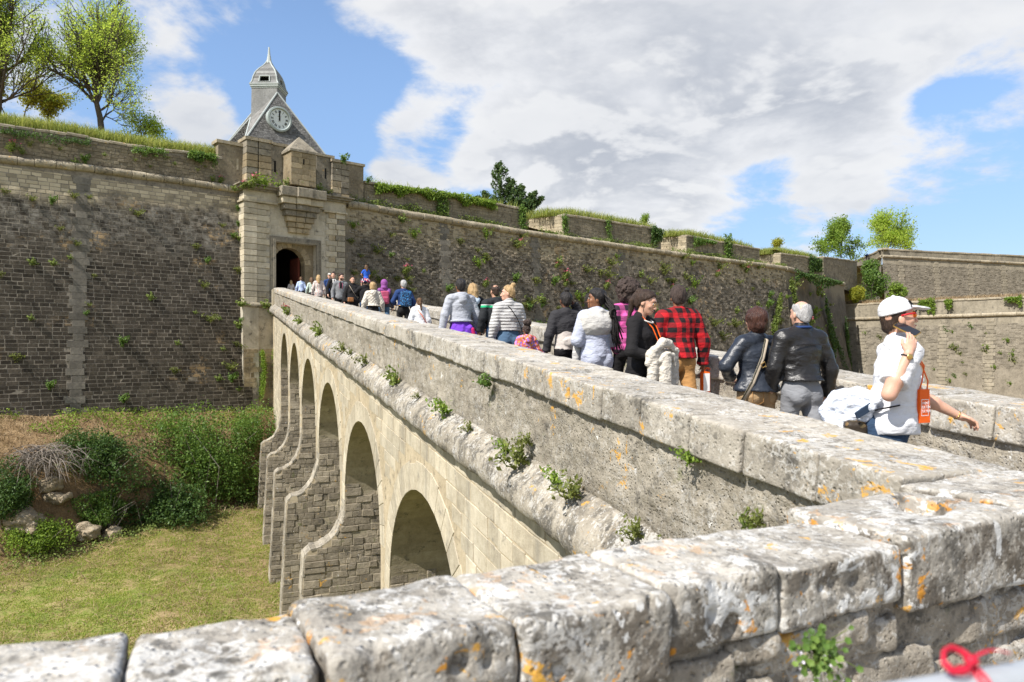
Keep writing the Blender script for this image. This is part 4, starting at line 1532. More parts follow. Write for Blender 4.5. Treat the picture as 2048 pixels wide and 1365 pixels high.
# upper storey behind the cornice
UO = 0.35
z0u = zcor + 0.3
gpart('upper_wall', M['gate_grey'], (gL + 1.6, gx(581, 330, UO), -0.75, UO, z0u, ztop - 0.05), (gx(633, 330, UO), gR - 0.3, -0.75, UO, z0u, ztop - 0.2), (gx(581, 330, UO), gx(633, 330, UO), -0.75, UO - 0.03, z0u, ztop - 0.15))
for (uu, zz1, ww) in ((502, ztop + 0.03, 0.36), (528, ztop + 0.0, 0.40), (671, ztop - 0.35, 0.33), (688, ztop - 0.4, 0.3)):
    tc = gx(uu, 330, UO)
    z = z0u - 0.02
    while z < zz1 - 0.3:
        V = slab8(lambda a, b_, d: gp(a, d, b_), tc - ww, tc + ww, z + 0.012, z + 0.40, -0.7, UO + 0.2 + rs.uniform(-.015, .015), 0.02)
        part('quoin_block', mk('quoin_block', V[0], V[1], M['gate_old'] if rs.random() < 0.4 else M['gate_grey']), gate)
        z += 0.415
    gpart('pier_cap', M['cordon'], (tc - ww - 0.07, tc + ww + 0.05, -0.75, UO + 0.27, z, z + 0.2))
    if uu == 528:
        zcap = z
gpart('coping', M['cordon'], (gx(545, 300, UO), gx(581, 300, UO), -0.8, UO + 0.10, ztop - 0.05, ztop + 0.12), (gx(633, 300, UO), gx(668, 300, UO), -0.8, UO + 0.10, ztop - 0.2, ztop - 0.04))
M['opening_shade'] = material('painted_opening_shade')[0]
M['opening_shade'].node_tree.nodes['Principled BSDF'].inputs['Base Color'].default_value = (0.012, 0.011, 0.010, 1)  # near-black colour paints the shade inside slits, on solid slabs
gpart('arrow_slit', M['opening_shade'], (gx(550, 335, UO) - 0.07, gx(550, 335, UO) + 0.07, UO - 0.1, UO + 0.004, gz(550, 345, UO), gz(550, 322, UO)))
gpart('arrow_slit', M['opening_shade'], (gx(651, 348, UO) - 0.06, gx(651, 348, UO) + 0.06, UO - 0.1, UO + 0.004, gz(651, 358, UO), gz(651, 337, UO)))
# lower flanks either side
fl0 = gx(436, 300, -0.15)
gpart('flank_wall', M['upper'], (fl0, gL + 1.0, -0.9, -0.12, zcor - 0.1, gz(470, 292, -0.15)), (gR - 0.4, gx(727, 345, -0.3), -0.9, -0.3, zcor - 0.3, gz(710, 331, -0.3)))
gpart('flank_coping', M['cordon'], (fl0 - 0.12, gL + 0.6, -1.0, -0.02, gz(470, 292, -0.15), gz(470, 292, -0.15) + 0.2), (gR - 0.2, gx(729, 345, -0.3), -1.0, -0.2, gz(710, 331, -0.3), gz(710, 331, -0.3) + 0.17))
gpart('arrow_slit', M['gate_block'], (gx(475, 330, -0.12) - 0.06, gx(475, 330, -0.12) + 0.06, -0.2, -0.112, gz(475, 340, -0.12), gz(475, 318, -0.12)))
# corbelled box over the door with a small pyramid roof
BO = GO + 0.75
b0, b1 = gx(582, 330, BO), gx(632, 330, BO)
zbx0, zbx1 = gz(606, 372, BO), gz(606, 306, BO)
gpart('box_turret', M['gate_old'], (b0, b1, UO - 0.2, BO, zbx0, zbx1))
lay([slab8(lambda a, b_, d: gp(a, d, b_), b0 + (b1 - b0) * f0 + 0.01, b0 + (b1 - b0) * f1 - 0.01, zbx0 + (zbx1 - zbx0) * r / 6 + 0.008, zbx0 + (zbx1 - zbx0) * (r + 1) / 6 - 0.008, BO - 0.02, BO + rs.uniform(.008, .025), 0.012)[0]
     for r in range(6) for (f0, f1) in (((0, .45), (.45, 1)) if r % 2 else ((0, .3), (.3, .72), (.72, 1)))], gate, 'turret_block', 'turret_blocks', M['gate_old'], 60)
gpart('turret_cornice', M['gate_grey'], (b0 - 0.09, b1 + 0.09, UO - 0.2, BO + 0.09, zbx1, zbx1 + 0.14))
gpart('arrow_slit', M['opening_shade'], ((b0 + b1) / 2 - 0.05, (b0 + b1) / 2 + 0.05, BO - 0.1, BO + 0.028, zbx1 - 0.75, zbx1 - 0.4))
zap = gz(605, 279, UO + 0.3)
c4 = [gp(b0 - 0.09, BO + 0.09, zbx1 + 0.14), gp(b1 + 0.09, BO + 0.09, zbx1 + 0.14), gp(b1 + 0.09, UO - 0.3, zbx1 + 0.14), gp(b0 - 0.09, UO - 0.3, zbx1 + 0.14), gp((b0 + b1) / 2, (BO + UO) / 2, zap)]
part('turret_roof', mk('turret_roof', np.array(c4), np.array([[0, 1, 4], [1, 2, 4], [2, 3, 4], [3, 0, 4]]), M['gate_grey']), gate)
# stepped corbels tapering downwards below it
cw_ = (b0 + b1) / 2
zl = gz(606, 372, BO)
wid, zprev = 1.55, zcor + 0.34
steps = [(1.50, 0.60, 0.95), (1.38, 0.42, 0.74), (1.22, 0.36, 0.60), (1.06, 0.36, 0.46), (0.92, 0.34, 0.34), (0.80, 0.34, 0.22), (0.70, 0.34, 0.12)]
z = zcor + 0.38
for i, (w_, h_, o_) in enumerate(steps):
    mm = (M['gate_grey'], M['gate_block'], M['gate_grey'], M['gate_grey'], M['gate_old'], M['gate_old'], M['gate_old'])[i]
    n_ = 3
    for q in range(n_):
        a0 = cw_ - w_ + 2 * w_ * q / n_
        V = slab8(lambda a, b_, d: gp(a, d, b_), a0 + 0.008, a0 + 2 * w_ / n_ - 0.008, z - h_ + 0.01, z - 0.006, 0.2, GO + o_ + rs.uniform(-.02, .02) + (0.14 if q == 1 and i < 3 else 0), 0.03)
        part('corbel_block', mk('corbel_block', V[0], V[1], mm), gate)
    z -= h_
# end post of the bridge parapet against the gate
for (X0_, X1_, D_) in ((XL0 - 0.08, XL1 + 0.04, 46.6),):
    acc = Acc()
    V = np.array([Bw(x, d, zq)[()] for zq in (z_top(46.5) - 1.6, z_top(46.5) - 0.05) for (x, d) in ((X0_, D_), (X1_, D_), (X1_, D_ + 0.9), (X0_, D_ + 0.9))])
    acc.add(V, np.array([[3, 2, 1, 0], [4, 5, 6, 7], [0, 1, 5, 4], [1, 2, 6, 5], [2, 3, 7, 6], [3, 0, 4, 7]]))
    part('end_post', acc.mesh('end_post', M['gate_block']), bridge)

# ------------------------------------------------------------------ clock tower: slate-hung shaft and ogee cap over a steep hipped roof
M['slate'] = stone('grey_slate', ((0.14, 0.14, 0.138), (0.215, 0.215, 0.21), (0.30, 0.30, 0.29)), 0.36, 1.0, dark=0.25, streak=0.3, dark_col=(0.09, 0.088, 0.08), bump=0.3, white=-0.25)
M['slate_dark'] = stone('weathered_roof_slate', ((0.095, 0.092, 0.088), (0.15, 0.146, 0.14), (0.22, 0.215, 0.205)), 0.32, 1.0, dark=0.35, streak=0.55, dark_col=(0.06, 0.058, 0.052), bump=0.3, white=-0.2)
M['lead'] = stone('pale_lead', ((0.30, 0.33, 0.32), (0.38, 0.41, 0.40), (0.45, 0.48, 0.47)), 0.1, 1.5, bump=0.2)
TT = CW.hit(545, 240, -2.6)[0]
TO = -3.0
tower = root('clock_tower', CW.pt(TT, TO, 14.0)[()], 'slate clock tower with ogee spire rising behind the gatehouse', 'tower')


def tpt(a, o, z):
    return CW.pt(TT + a, TO + o, z)[()]


Zt = float(tpt(0, 0, 0)[1])
zz_ = lambda v: z_px(v, Zt)
zb_t, zs_t = zz_(314), zz_(186)
HB = 2.75                                # half width at the foot of the roof


def lerp3(a, b, f):
    return np.asarray(a) * (1 - f) + np.asarray(b) * f


def slates(name, quadf, rows, cols, mat, parent, th=0.022, lapse=0.55):
    """overlapping slates on a patch: quadf(u, v) -> (point, normal)"""
    V, F, n = [], [], 0
    for r_ in range(rows):
        v0, v1 = r_ / rows, (r_ + 1 + lapse * 0.4) / rows
        nc = cols(r_) if callable(cols) else cols
        off = 0.5 * (r_ % 2)
        for c_ in range(-1, nc):
            u0, u1 = (c_ + off + 0.03) / nc, (c_ + 1 + off - 0.03) / nc
            u0, u1 = max(0, u0), min(1, u1)
            if u1 - u0 < 0.2 / nc:
                continue
            q = []
            for (a, b_, lift) in ((u0, v0, th), (u1, v0, th), (u1, min(1, v1), 0.003), (u0, min(1, v1), 0.003)):
                p_, nn_ = quadf(a, b_)
                q.append(p_ + nn_ * (lift * rs.uniform(0.7, 1.4)))
            for (a, b_) in ((u0, v0), (u1, v0)):
                p_, nn_ = quadf(a, b_)
                q.append(p_)
            V += q
            F += [[n, n + 1, n + 2, n + 3], [n + 4, n + 5, n + 1, n]]
            n += 6
    return part(name, mk(name, np.array(V), np.array(F), mat), parent, kind='stuff')


def patch(p00, p10, p11, p01):
    p00, p10, p11, p01 = (np.array(q, float) for q in (p00, p10, p11, p01))
    nn_ = np.cross(p10 - p00, p01 - p00)
    nn_ /= np.linalg.norm(nn_)

    def f(u, v):
        return (p00 * (1 - u) + p10 * u) * (1 - v) + (p01 * (1 - u) + p11 * u) * v, nn_
    return f


cor = [(-HB, HB), (HB, HB), (HB, -HB), (-HB, -HB)]
SR = 1.22
ANG = R(-88)


def sq(rr_, z, j):
    a = ANG + j * math.pi / 2
    return tpt(-0.12 + rr_ * math.cos(a + R(175)), 0.1 + rr_ * math.sin(a + R(175)), z)


HA = 5.4                                  # height of the roof triangles, at the shaft's edges
acc = Acc()
stip = {}
for j in range(4):                        # the shaft edge nearest to each side of the roof
    (a0, o0), (a1, o1) = cor[j], cor[(j + 1) % 4]
    mid = tpt((a0 + a1) / 2, (o0 + o1) / 2, 0)
    jj = min(range(4), key=lambda q: np.linalg.norm((sq(SR, 0, q) - mid)[:2]))
    stip[j] = sq(SR + 0.02, zz_(197), jj) if j % 2 == 0 else sq(SR * 1.05, zb_t + 2.3, jj)
for j in range(4):
    (a0, o0), (a1, o1) = cor[j], cor[(j + 1) % 4]
    p0_, p1_, tip = tpt(a0, o0, zb_t), tpt(a1, o1, zb_t), stip[j]
    k_ = 0.012
    pf = (p0_, p1_, tip + (p1_ - p0_) * k_, tip - (p1_ - p0_) * k_)
    acc.quad(*pf)
    slates('roof_slates', patch(*pf), 44, lambda r_: max(2, int(30 * (1 - r_ / 45))), M['slate_dark'], tower)
    h_ = Acc()
    add_tube(h_, [p0_ + (0, 0, 0.02), tip + (0, 0, 0.02)], 0.055, 6)
    part('hip_flashing', h_.mesh('hip_flashing', M['lead']), tower)
    h_ = Acc()
    add_tube(h_, [p1_ + (0, 0, 0.02), tip + (0, 0, 0.02)], 0.055, 6)
    part('hip_flashing', h_.mesh('hip_flashing', M['lead']), tower)
    # the shallow piece at the corner, between two triangles, dying into the shaft
    acc.add(np.array([p1_, stip[(j + 1) % 4], tip]), np.array([[0, 1, 2]]))
part('roof_boarding', acc.mesh('roof_boarding', M['slate_dark']), tower)
eav = Acc()
for (a0, a1, o0, o1) in ((-HB - .1, HB + .1, HB - .05, HB + .1), (-HB - .1, -HB + .05, -HB, HB), (HB - .05, HB + .1, -HB, HB)):
    V = [tpt(a, o, z) for o in (o0, o1) for (a, z) in ((a0, zb_t - .16), (a1, zb_t - .16), (a1, zb_t + .02), (a0, zb_t + .02))]
    eav.add(np.array(V), np.array([[3, 2, 1, 0], [4, 5, 6, 7], [0, 1, 5, 4], [1, 2, 6, 5], [2, 3, 7, 6], [3, 0, 4, 7]]))
eav_o = part('eaves', eav.mesh('eaves', M['gate_old']), tower)
drum = Acc()
V = [tpt(a, o, z) for o in (HB - .3, -HB + .3) for (a, z) in ((-HB + .3, 11.0), (HB - .3, 11.0), (HB - .3, zb_t), (-HB + .3, zb_t))]
drum.add(np.array(V), np.array([[0, 1, 2, 3], [5, 4, 7, 6], [4, 0, 3, 7], [1, 5, 6, 2]]))
part('tower_base', drum.mesh('tower_base', M['upper']), tower)
# shaft, turned 45 degrees with one edge to the front
acc = Acc()
zsh0 = zb_t + 0.8
for j in range(4):
    pf = (sq(SR * 1.06, zb_t, j), sq(SR * 1.06, zb_t, j + 1), sq(SR, zs_t, j + 1), sq(SR, zs_t, j))
    pf2 = pf
    acc.quad(*pf2)
    slates('wall_slates', patch(*pf2), 34, 10, M['slate'], tower)
part('shaft', acc.mesh('shaft', M['slate']), tower)
for (z0_, z1_, e_) in ((zs_t - 0.02, zs_t + 0.08, 0.05), (zs_t + 0.08, zs_t + 0.20, 0.12), (zs_t + 0.20, zs_t + 0.27, 0.17)):
    acc = Acc()
    V = np.array([sq(SR + e_, z0_, j) for j in range(4)] + [sq(SR + e_, z1_, j) for j in range(4)])
    acc.add(V, np.array([[3, 2, 1, 0], [4, 5, 6, 7]] + [[j, (j + 1) % 4, (j + 1) % 4 + 4, j + 4] for j in range(4)]))
    part('cornice', acc.mesh('cornice', M['lead']), tower)
zd0 = zs_t + 0.27
zd1 = zz_(126)
prof = [(0.0, SR + 0.10), (0.10, SR * 0.97), (0.30, SR * 0.90), (0.50, SR * 0.76), (0.66, SR * 0.56), (0.80, SR * 0.33), (0.92, SR * 0.19), (1.0, 0.15)]
fr = np.linspace(0, 1, 15)
pr_ = np.interp(fr, [p_[0] for p_ in prof], [p_[1] for p_ in prof])
acc = Acc()
louv = Acc()
for j in range(4):
    for i in range(14):
        za_, zb_ = zd0 + (zd1 - zd0) * fr[i], zd0 + (zd1 - zd0) * fr[i + 1]
        q = (sq(pr_[i], za_, j), sq(pr_[i], za_, j + 1), sq(pr_[i + 1], zb_, j + 1), sq(pr_[i + 1], zb_, j))
        if 1 <= i <= 3:           # leave an opening in the middle of each face
            f = patch(*q)
            for (u0, u1) in ((0, .31), (.69, 1)):
                acc.quad(f(u0, 0)[0], f(u1, 0)[0], f(u1, 1)[0], f(u0, 1)[0])
        else:
            acc.quad(*q)
        if i < 13:
            f = patch(*q)
            cols_ = max(2, int(11 * pr_[i] / SR))
            sl = 2
            for s_ in range(sl):
                for c_ in range(cols_):
                    u0, u1 = (c_ + 0.04) / cols_, (c_ + 0.96) / cols_
                    if 1 <= i <= 3 and u1 > .29 and u0 < .71:
                        continue
                    p_, nn_ = f(u0, s_ / sl)
                    a_ = [f(u0, s_ / sl)[0] + nn_ * .018, f(u1, s_ / sl)[0] + nn_ * .018, f(u1, (s_ + 1) / sl)[0] + nn_ * .003, f(u0, (s_ + 1) / sl)[0] + nn_ * .003]
                    acc.quad(*a_)
    # sill, head and dark interior of the opening
    f0 = patch(sq(pr_[1], zd0 + (zd1 - zd0) * fr[1], j), sq(pr_[1], zd0 + (zd1 - zd0) * fr[1], j + 1), sq(pr_[4], zd0 + (zd1 - zd0) * fr[4], j + 1), sq(pr_[4], zd0 + (zd1 - zd0) * fr[4], j))
    inn = tpt(-0.12, 0.1, 0)
    fr_ = Acc()
    for (u0, u1, v0, v1) in ((.27, .31, 0, 1.05), (.69, .73, 0, 1.05), (.27, .73, 1.0, 1.10), (.27, .73, -.06, 0.0)):
        P = [f0(u, v)[0] + f0(0, 0)[1] * d_ for d_ in (-0.05, 0.06) for (u, v) in ((u0, v0), (u1, v0), (u1, v1), (u0, v1))]
        fr_.add(np.array(P), np.array([[3, 2, 1, 0], [4, 5, 6, 7], [0, 1, 5, 4], [1, 2, 6, 5], [2, 3, 7, 6], [3, 0, 4, 7]]))
    lf = part('louvre_frame', fr_.mesh('louvre_frame', M['lead']), tower)
dome = part('ogee_roof', acc.mesh('ogee_roof', M['slate']), tower)
acc = Acc()
V = np.array([sq(SR * 0.42, zd0 - .1, j) for j in range(4)] + [sq(SR * 0.42, zd0 + 1.0, j) for j in range(4)])
acc.add(V, np.array([[3, 2, 1, 0], [4, 5, 6, 7]] + [[j, (j + 1) % 4, (j + 1) % 4 + 4, j + 4] for j in range(4)]))
part('opening_dark_core', acc.mesh('opening_dark_core', M['opening_shade']), tower)  # solid near-black block, its colour standing in for shade behind the roof openings
c_ = tpt(-0.12, 0.1, 0)
acc = Acc()
add_tube(acc, [c_ + (0, 0, zd1 - .12), c_ + (0, 0, zd1 + .1), c_ + (0, 0, zz_(110)), c_ + (0, 0, zz_(97))], [0.20, 0.16, 0.085, 0.05], 8)
part('finial', acc.mesh('finial', M['lead']), tower)
for j in range(4):
    acc = Acc()
    add_tube(acc, [sq(pr_[i] + 0.01, zd0 + (zd1 - zd0) * fr[i], j) for i in range(15)], 0.045, 6)
    part('hip_flashing', acc.mesh('hip_flashing', M['lead']), tower)

# the clock on the front slope
cz = z_px(243, float(tpt(0, HB * .8, 0)[1]))
ct = CW.hit(556, 243, TO + 2.2)[0] - TT
_f = (cz - 0.70 - zb_t) / (zz_(197) - zb_t)
co = HB + (SR + 0.12 - HB) * _f + 0.10
cx, cy = CW.W, CW.N
CR = 0.73
clock = part('clock', None, tower)
clock.matrix_parent_inverse = Matrix.Translation(-ROOT_LOC[tower.name])


def cpt(a, z, o):
    return tpt(ct + a, co + o, cz + z)


def ring(acc, r0, r1, o0, o1, n=40):
    for j in range(n):
        a0, a1 = 2 * math.pi * j / n, 2 * math.pi * (j + 1) / n
        A0, A1 = (math.cos(a0), math.sin(a0)), (math.cos(a1), math.sin(a1))
        acc.quad(cpt(A0[0] * r0, A0[1] * r0, o0), cpt(A1[0] * r0, A1[1] * r0, o0), cpt(A1[0] * r1, A1[1] * r1, o1), cpt(A0[0] * r1, A0[1] * r1, o1))


acc = Acc()
ring(acc, CR + .05, CR + .05, -1.1, 0.0)
ring(acc, CR + .05, CR + .10, 0.0, 0.03)
ring(acc, CR + .10, CR + .08, 0.03, 0.10)
ring(acc, CR + .08, CR - .02, 0.10, 0.12)
ring(acc, CR - .02, CR - .07, 0.12, 0.05)
ring(acc, CR - .07, CR - .10, 0.05, 0.02)
mt, nt, b = material('clock_case_zinc')
nt.put(b.inputs['Base Color'], nt.mix(nt.noise(world_pos(nt), 6, 4), (0.24, 0.28, 0.27), (0.36, 0.40, 0.39)))
b.inputs['Roughness'].default_value = 0.55
F_ = acc.mesh('clock_case', mt, smooth=False)
part('clock_case', F_, clock, )
acc = Acc()
n_ = 40
V = [cpt(0, 0, 0.02)] + [cpt(math.cos(2 * math.pi * j / n_) * (CR - .09), math.sin(2 * math.pi * j / n_) * (CR - .09), 0.02) for j in range(n_)]
mt, nt, b = material('clock_dial_white')
b.inputs['Base Color'].default_value = (0.62, 0.66, 0.66, 1)
b.inputs['Roughness'].default_value = 0.5
part('clock_dial', mk('clock_dial', np.array(V), np.array([[0, 1 + j, 1 + (j + 1) % n_] for j in range(n_)]), mt), clock)
mt, nt, b = material('clock_black')
b.inputs['Base Color'].default_value = (0.015, 0.017, 0.02, 1)
M['clock_black'] = mt
ROM = ['XII', 'I', 'II', 'III', 'IIII', 'V', 'VI', 'VII', 'VIII', 'IX', 'X', 'XI']
for k, txt in enumerate(ROM):
    acc = Acc()
    a = math.pi / 2 - k * math.pi / 6
    er, et = np.array([math.cos(a), math.sin(a)]), np.array([math.sin(a), -math.cos(a)])
    W_ = {'I': 0.045, 'V': 0.085, 'X': 0.085}
    tot = sum(W_[q] for q in txt)
    x = -tot / 2

    def bar(x0, r0, x1, r1, w):
        P = []
        for (xx_, rr_) in ((x0 - w, r0), (x0 + w, r0), (x1 + w, r1), (x1 - w, r1)):
            q = er * rr_ + et * xx_
            P.append(cpt(q[0], q[1], 0.03))
        acc.quad(*P)
    r0, r1 = 0.41, 0.57
    for q in txt:
        m_ = x + W_[q] / 2
        if q == 'I':
            bar(m_, r0, m_, r1, 0.014)
        elif q == 'V':
            bar(m_, r0, m_ - .028, r1, 0.013)
            bar(m_, r0, m_ + .028, r1, 0.010)
        else:
            bar(m_ - .03, r0, m_ + .03, r1, 0.013)
            bar(m_ + .03, r0, m_ - .03, r1, 0.010)
        x += W_[q]
    part('numeral', acc.mesh('numeral', M['clock_black']), clock)
for (ang_, ln, w0, nm) in ((R(89.5), 0.56, 0.032, 'minute_hand'), (R(90.5), 0.40, 0.045, 'hour_hand')):
    acc = Acc()
    er, et = np.array([math.cos(ang_), math.sin(ang_)]), np.array([math.sin(ang_), -math.cos(ang_)])
    P = [er * -0.12 - et * w0, er * -0.12 + et * w0, er * ln * .8 + et * w0, er * ln * .8 - et * w0]
    acc.quad(*[cpt(q[0], q[1], 0.05) for q in P])
    acc.add(np.array([cpt(*(er * ln * .8 - et * w0 * 1.5), 0.05), cpt(*(er * ln * .8 + et * w0 * 1.5), 0.05), cpt(*(er * ln), 0.05)]), np.array([[0, 1, 2]]))
    part(nm, acc.mesh(nm, M['clock_black']), clock)
# small maker's lettering on the dial: two short dark lines
for (zq, w_) in ((0.16, 0.16), (-0.17, 0.07)):
    acc = Acc()
    nl = int(w_ * 2 / 0.03)
    for q in range(nl):
        if rs.random() < 0.85:
            x = -w_ + q * 0.03
            acc.quad(cpt(x, zq, .028), cpt(x + .02, zq, .028), cpt(x + .02, zq + .03, .028), cpt(x, zq + .03, .028))
    part('dial_lettering', acc.mesh('dial_lettering', M['clock_black']), clock)

# ------------------------------------------------------------------ vegetation materials
def leafmat(name, c0, c1, c2, trans=0.35, rough=0.6):
    mt, nt, b = material(name)
    g = nt.node('ShaderNodeNewGeometry')
    r_ = g.outputs['Random Per Island']
    n = nt.noise(g.outputs['Position'], 0.9, 3)
    f = nt.m('ADD', nt.m('MULTIPLY', r_, 0.6), nt.m('MULTIPLY', n, 0.4))
    c = nt.ramp(f, [(0.18, c0), (0.5, c1), (0.85, c2)])
    nt.put(b.inputs['Base Color'], c)
    b.inputs['Roughness'].default_value = rough
    b.inputs['Specular IOR Level'].default_value = 0.25
    t = nt.node('ShaderNodeBsdfTranslucent')
    nt.put(t.inputs[0], nt.mix(0.5, c, (c2[0] * 1.3, c2[1] * 1.3, c2[2] * 0.8)))
    mx = nt.node('ShaderNodeMixShader')
    mx.inputs[0].default_value = trans
    nt.l.new(b.outputs[0], mx.inputs[1])
    nt.l.new(t.outputs[0], mx.inputs[2])
    nt.l.new(mx.outputs[0], nt.n['Material Output'].inputs[0])
    return mt


M['leaf_spring'] = leafmat('spring_leaves', (0.17, 0.27, 0.04), (0.32, 0.45, 0.065), (0.54, 0.62, 0.13), 0.6)
M['leaf_green'] = leafmat('shrub_leaves', (0.05, 0.10, 0.022), (0.11, 0.195, 0.04), (0.21, 0.31, 0.07), 0.4, 0.45)
M['leaf_dark'] = leafmat('dark_leaves', (0.026, 0.06, 0.016), (0.06, 0.115, 0.028), (0.12, 0.19, 0.05), 0.3, 0.45)
M['leaf_bright'] = leafmat('bright_leaves', (0.08, 0.14, 0.022), (0.18, 0.28, 0.04), (0.30, 0.40, 0.07), 0.45)
M['leaf_yellow'] = leafmat('yellow_green_leaves', (0.20, 0.23, 0.035), (0.34, 0.36, 0.05), (0.46, 0.45, 0.08), 0.5)
M['leaf_weed'] = leafmat('weed_leaves', (0.08, 0.12, 0.03), (0.17, 0.23, 0.055), (0.29, 0.35, 0.10), 0.4)
M['leaf_olive'] = leafmat('olive_weed_leaves', (0.075, 0.095, 0.025), (0.15, 0.18, 0.045), (0.25, 0.27, 0.08), 0.35)
M['needle'] = leafmat('conifer_sprays', (0.03, 0.065, 0.026), (0.07, 0.13, 0.042), (0.16, 0.22, 0.07), 0.3)
M['grass'] = leafmat('long_grass', (0.15, 0.20, 0.04), (0.28, 0.34, 0.07), (0.44, 0.43, 0.15), 0.5)
M['turf'] = leafmat('mown_turf', (0.13, 0.23, 0.028), (0.27, 0.37, 0.055), (0.46, 0.43, 0.16), 0.5)
M['straw'] = leafmat('dry_stalks', (0.20, 0.13, 0.07), (0.30, 0.21, 0.12), (0.42, 0.33, 0.20), 0.2)
M['pink'] = leafmat('pink_flowers', (0.45, 0.05, 0.12), (0.55, 0.09, 0.17), (0.6, 0.2, 0.28), 0.3)
M['petal'] = leafmat('lilac_petals', (0.6, 0.5, 0.65), (0.7, 0.62, 0.75), (0.75, 0.7, 0.8), 0.3)
M['yellow_petal'] = leafmat('yellow_petals', (0.6, 0.42, 0.03), (0.65, 0.48, 0.04), (0.7, 0.5, 0.05), 0.2)


def bark(name, c0, c1):
    mt, nt, b = material(name)
    p = world_pos(nt)
    n = nt.noise(nt.mapv(p, (5, 5, 1.2)), 2.0, 6, 0.65)
    nt.put(b.inputs['Base Color'], nt.mix(n, c0, c1))
    nt.put(b.inputs['Normal'], nt.bump(n, 0.6, 0.03))
    return mt


M['bark'] = bark('grey_brown_bark', (0.045, 0.038, 0.03), (0.13, 0.11, 0.085))
M['twig'] = bark('bleached_twigs', (0.12, 0.10, 0.085), (0.27, 0.235, 0.20))


def leaves(C, size, up=0.3, seed=0, aspect=0.55, fold=0.25):
    """one folded diamond leaf per centre"""
    g = np.random.default_rng(seed)
    n = len(C)
    d = g.normal(size=(n, 3))
    d /= np.linalg.norm(d, axis=1)[:, None]
    nr = g.normal(size=(n, 3)) + np.array([0, 0, 1.0]) * up * 3
    nr -= d * (nr * d).sum(1)[:, None]
    nr /= np.linalg.norm(nr, axis=1)[:, None] + 1e-9
    s = np.cross(d, nr)
    L = (size * g.uniform(0.6, 1.3, n))[:, None] if np.isscalar(size) else (size * g.uniform(0.6, 1.3, n))[:, None]
    V = np.stack([C - d * L * 0.5, C + s * L * aspect * 0.5 + nr * L * fold * 0.3, C + d * L * 0.5, C - s * L * aspect * 0.5 + nr * L * fold * 0.3], 1)
    return V.reshape(-1, 3), np.arange(4 * n).reshape(n, 4)


def blades(C, h, w, lean, seed=0):
    g = np.random.default_rng(seed)
    n = len(C)
    a = g.uniform(0, 2 * np.pi, n)
    s = np.stack([np.cos(a), np.sin(a), np.zeros(n)], 1)
    b = g.uniform(0, 2 * np.pi, n)
    ln = np.stack([np.cos(b), np.sin(b), np.zeros(n)], 1) * (g.uniform(0, 1, n) * lean)[:, None]
    H = (h * g.uniform(0.45, 1.25, n))[:, None]
    Wd = w * g.uniform(0.6, 1.3, n)[:, None]
    up = np.array([0, 0, 1.0])
    V = np.stack([C - s * Wd / 2, C + s * Wd / 2, C + (up + ln * 0.4) * H * 0.55 + s * Wd * 0.4, C + (up * 0.9 + ln) * H, C + (up + ln * 0.4) * H * 0.55 - s * Wd * 0.4], 1)
    k = np.arange(n)[:, None] * 5
    return V.reshape(-1, 3), [k + np.array([[0, 1, 2, 4]]), k + np.array([[4, 2, 3]])]


# ------------------------------------------------------------------ ground: moat floor, bank under the wall, rampart tops
def ledge_edge(t):
    return 1.35 + np.interp(t, [-20, 0, 11, 20, 60, 110], [4.6, 3.9, 1.7, 1.5, 1.5, 1.5])


def ground_z(t, o):
    t, o = np.broadcast_arrays(np.asarray(t, float), np.asarray(o, float))
    e = ledge_edge(t)
    zb_ = np.interp(t, [-15, 0, 12, 40, 110], [-1.4, -1.7, -2.2, -2.6, -3])
    ze = zb_ - np.interp(t, [-15, 0, 12], [1.5, 1.35, 0.9])
    foot = e + np.interp(t, [-15, 0, 12], [2.0, 2.0, 1.9])
    zf = np.interp(t, [-15, 0, 12, 60], [-7.6, -7.55, -6.9, -6.9])
    z = np.where(o < e, zb_ + (ze - zb_) * np.clip((o - 1.2) / (e - 1.2), 0, 1), 0)
    k = np.clip((o - e) / (foot - e), 0, 1)
    k = k ** 1.3
    z = np.where((o >= e) & (o < foot), ze + (zf - ze) * k, z)
    z = np.where(o >= foot, zf - 0.075 * np.minimum(o - foot, 7) - 0.012 * np.maximum(0, o - foot - 7), z)
    return z


def to_t(P):
    d = P[..., :2] - CW.A
    return d @ CW.W, d @ CW.N


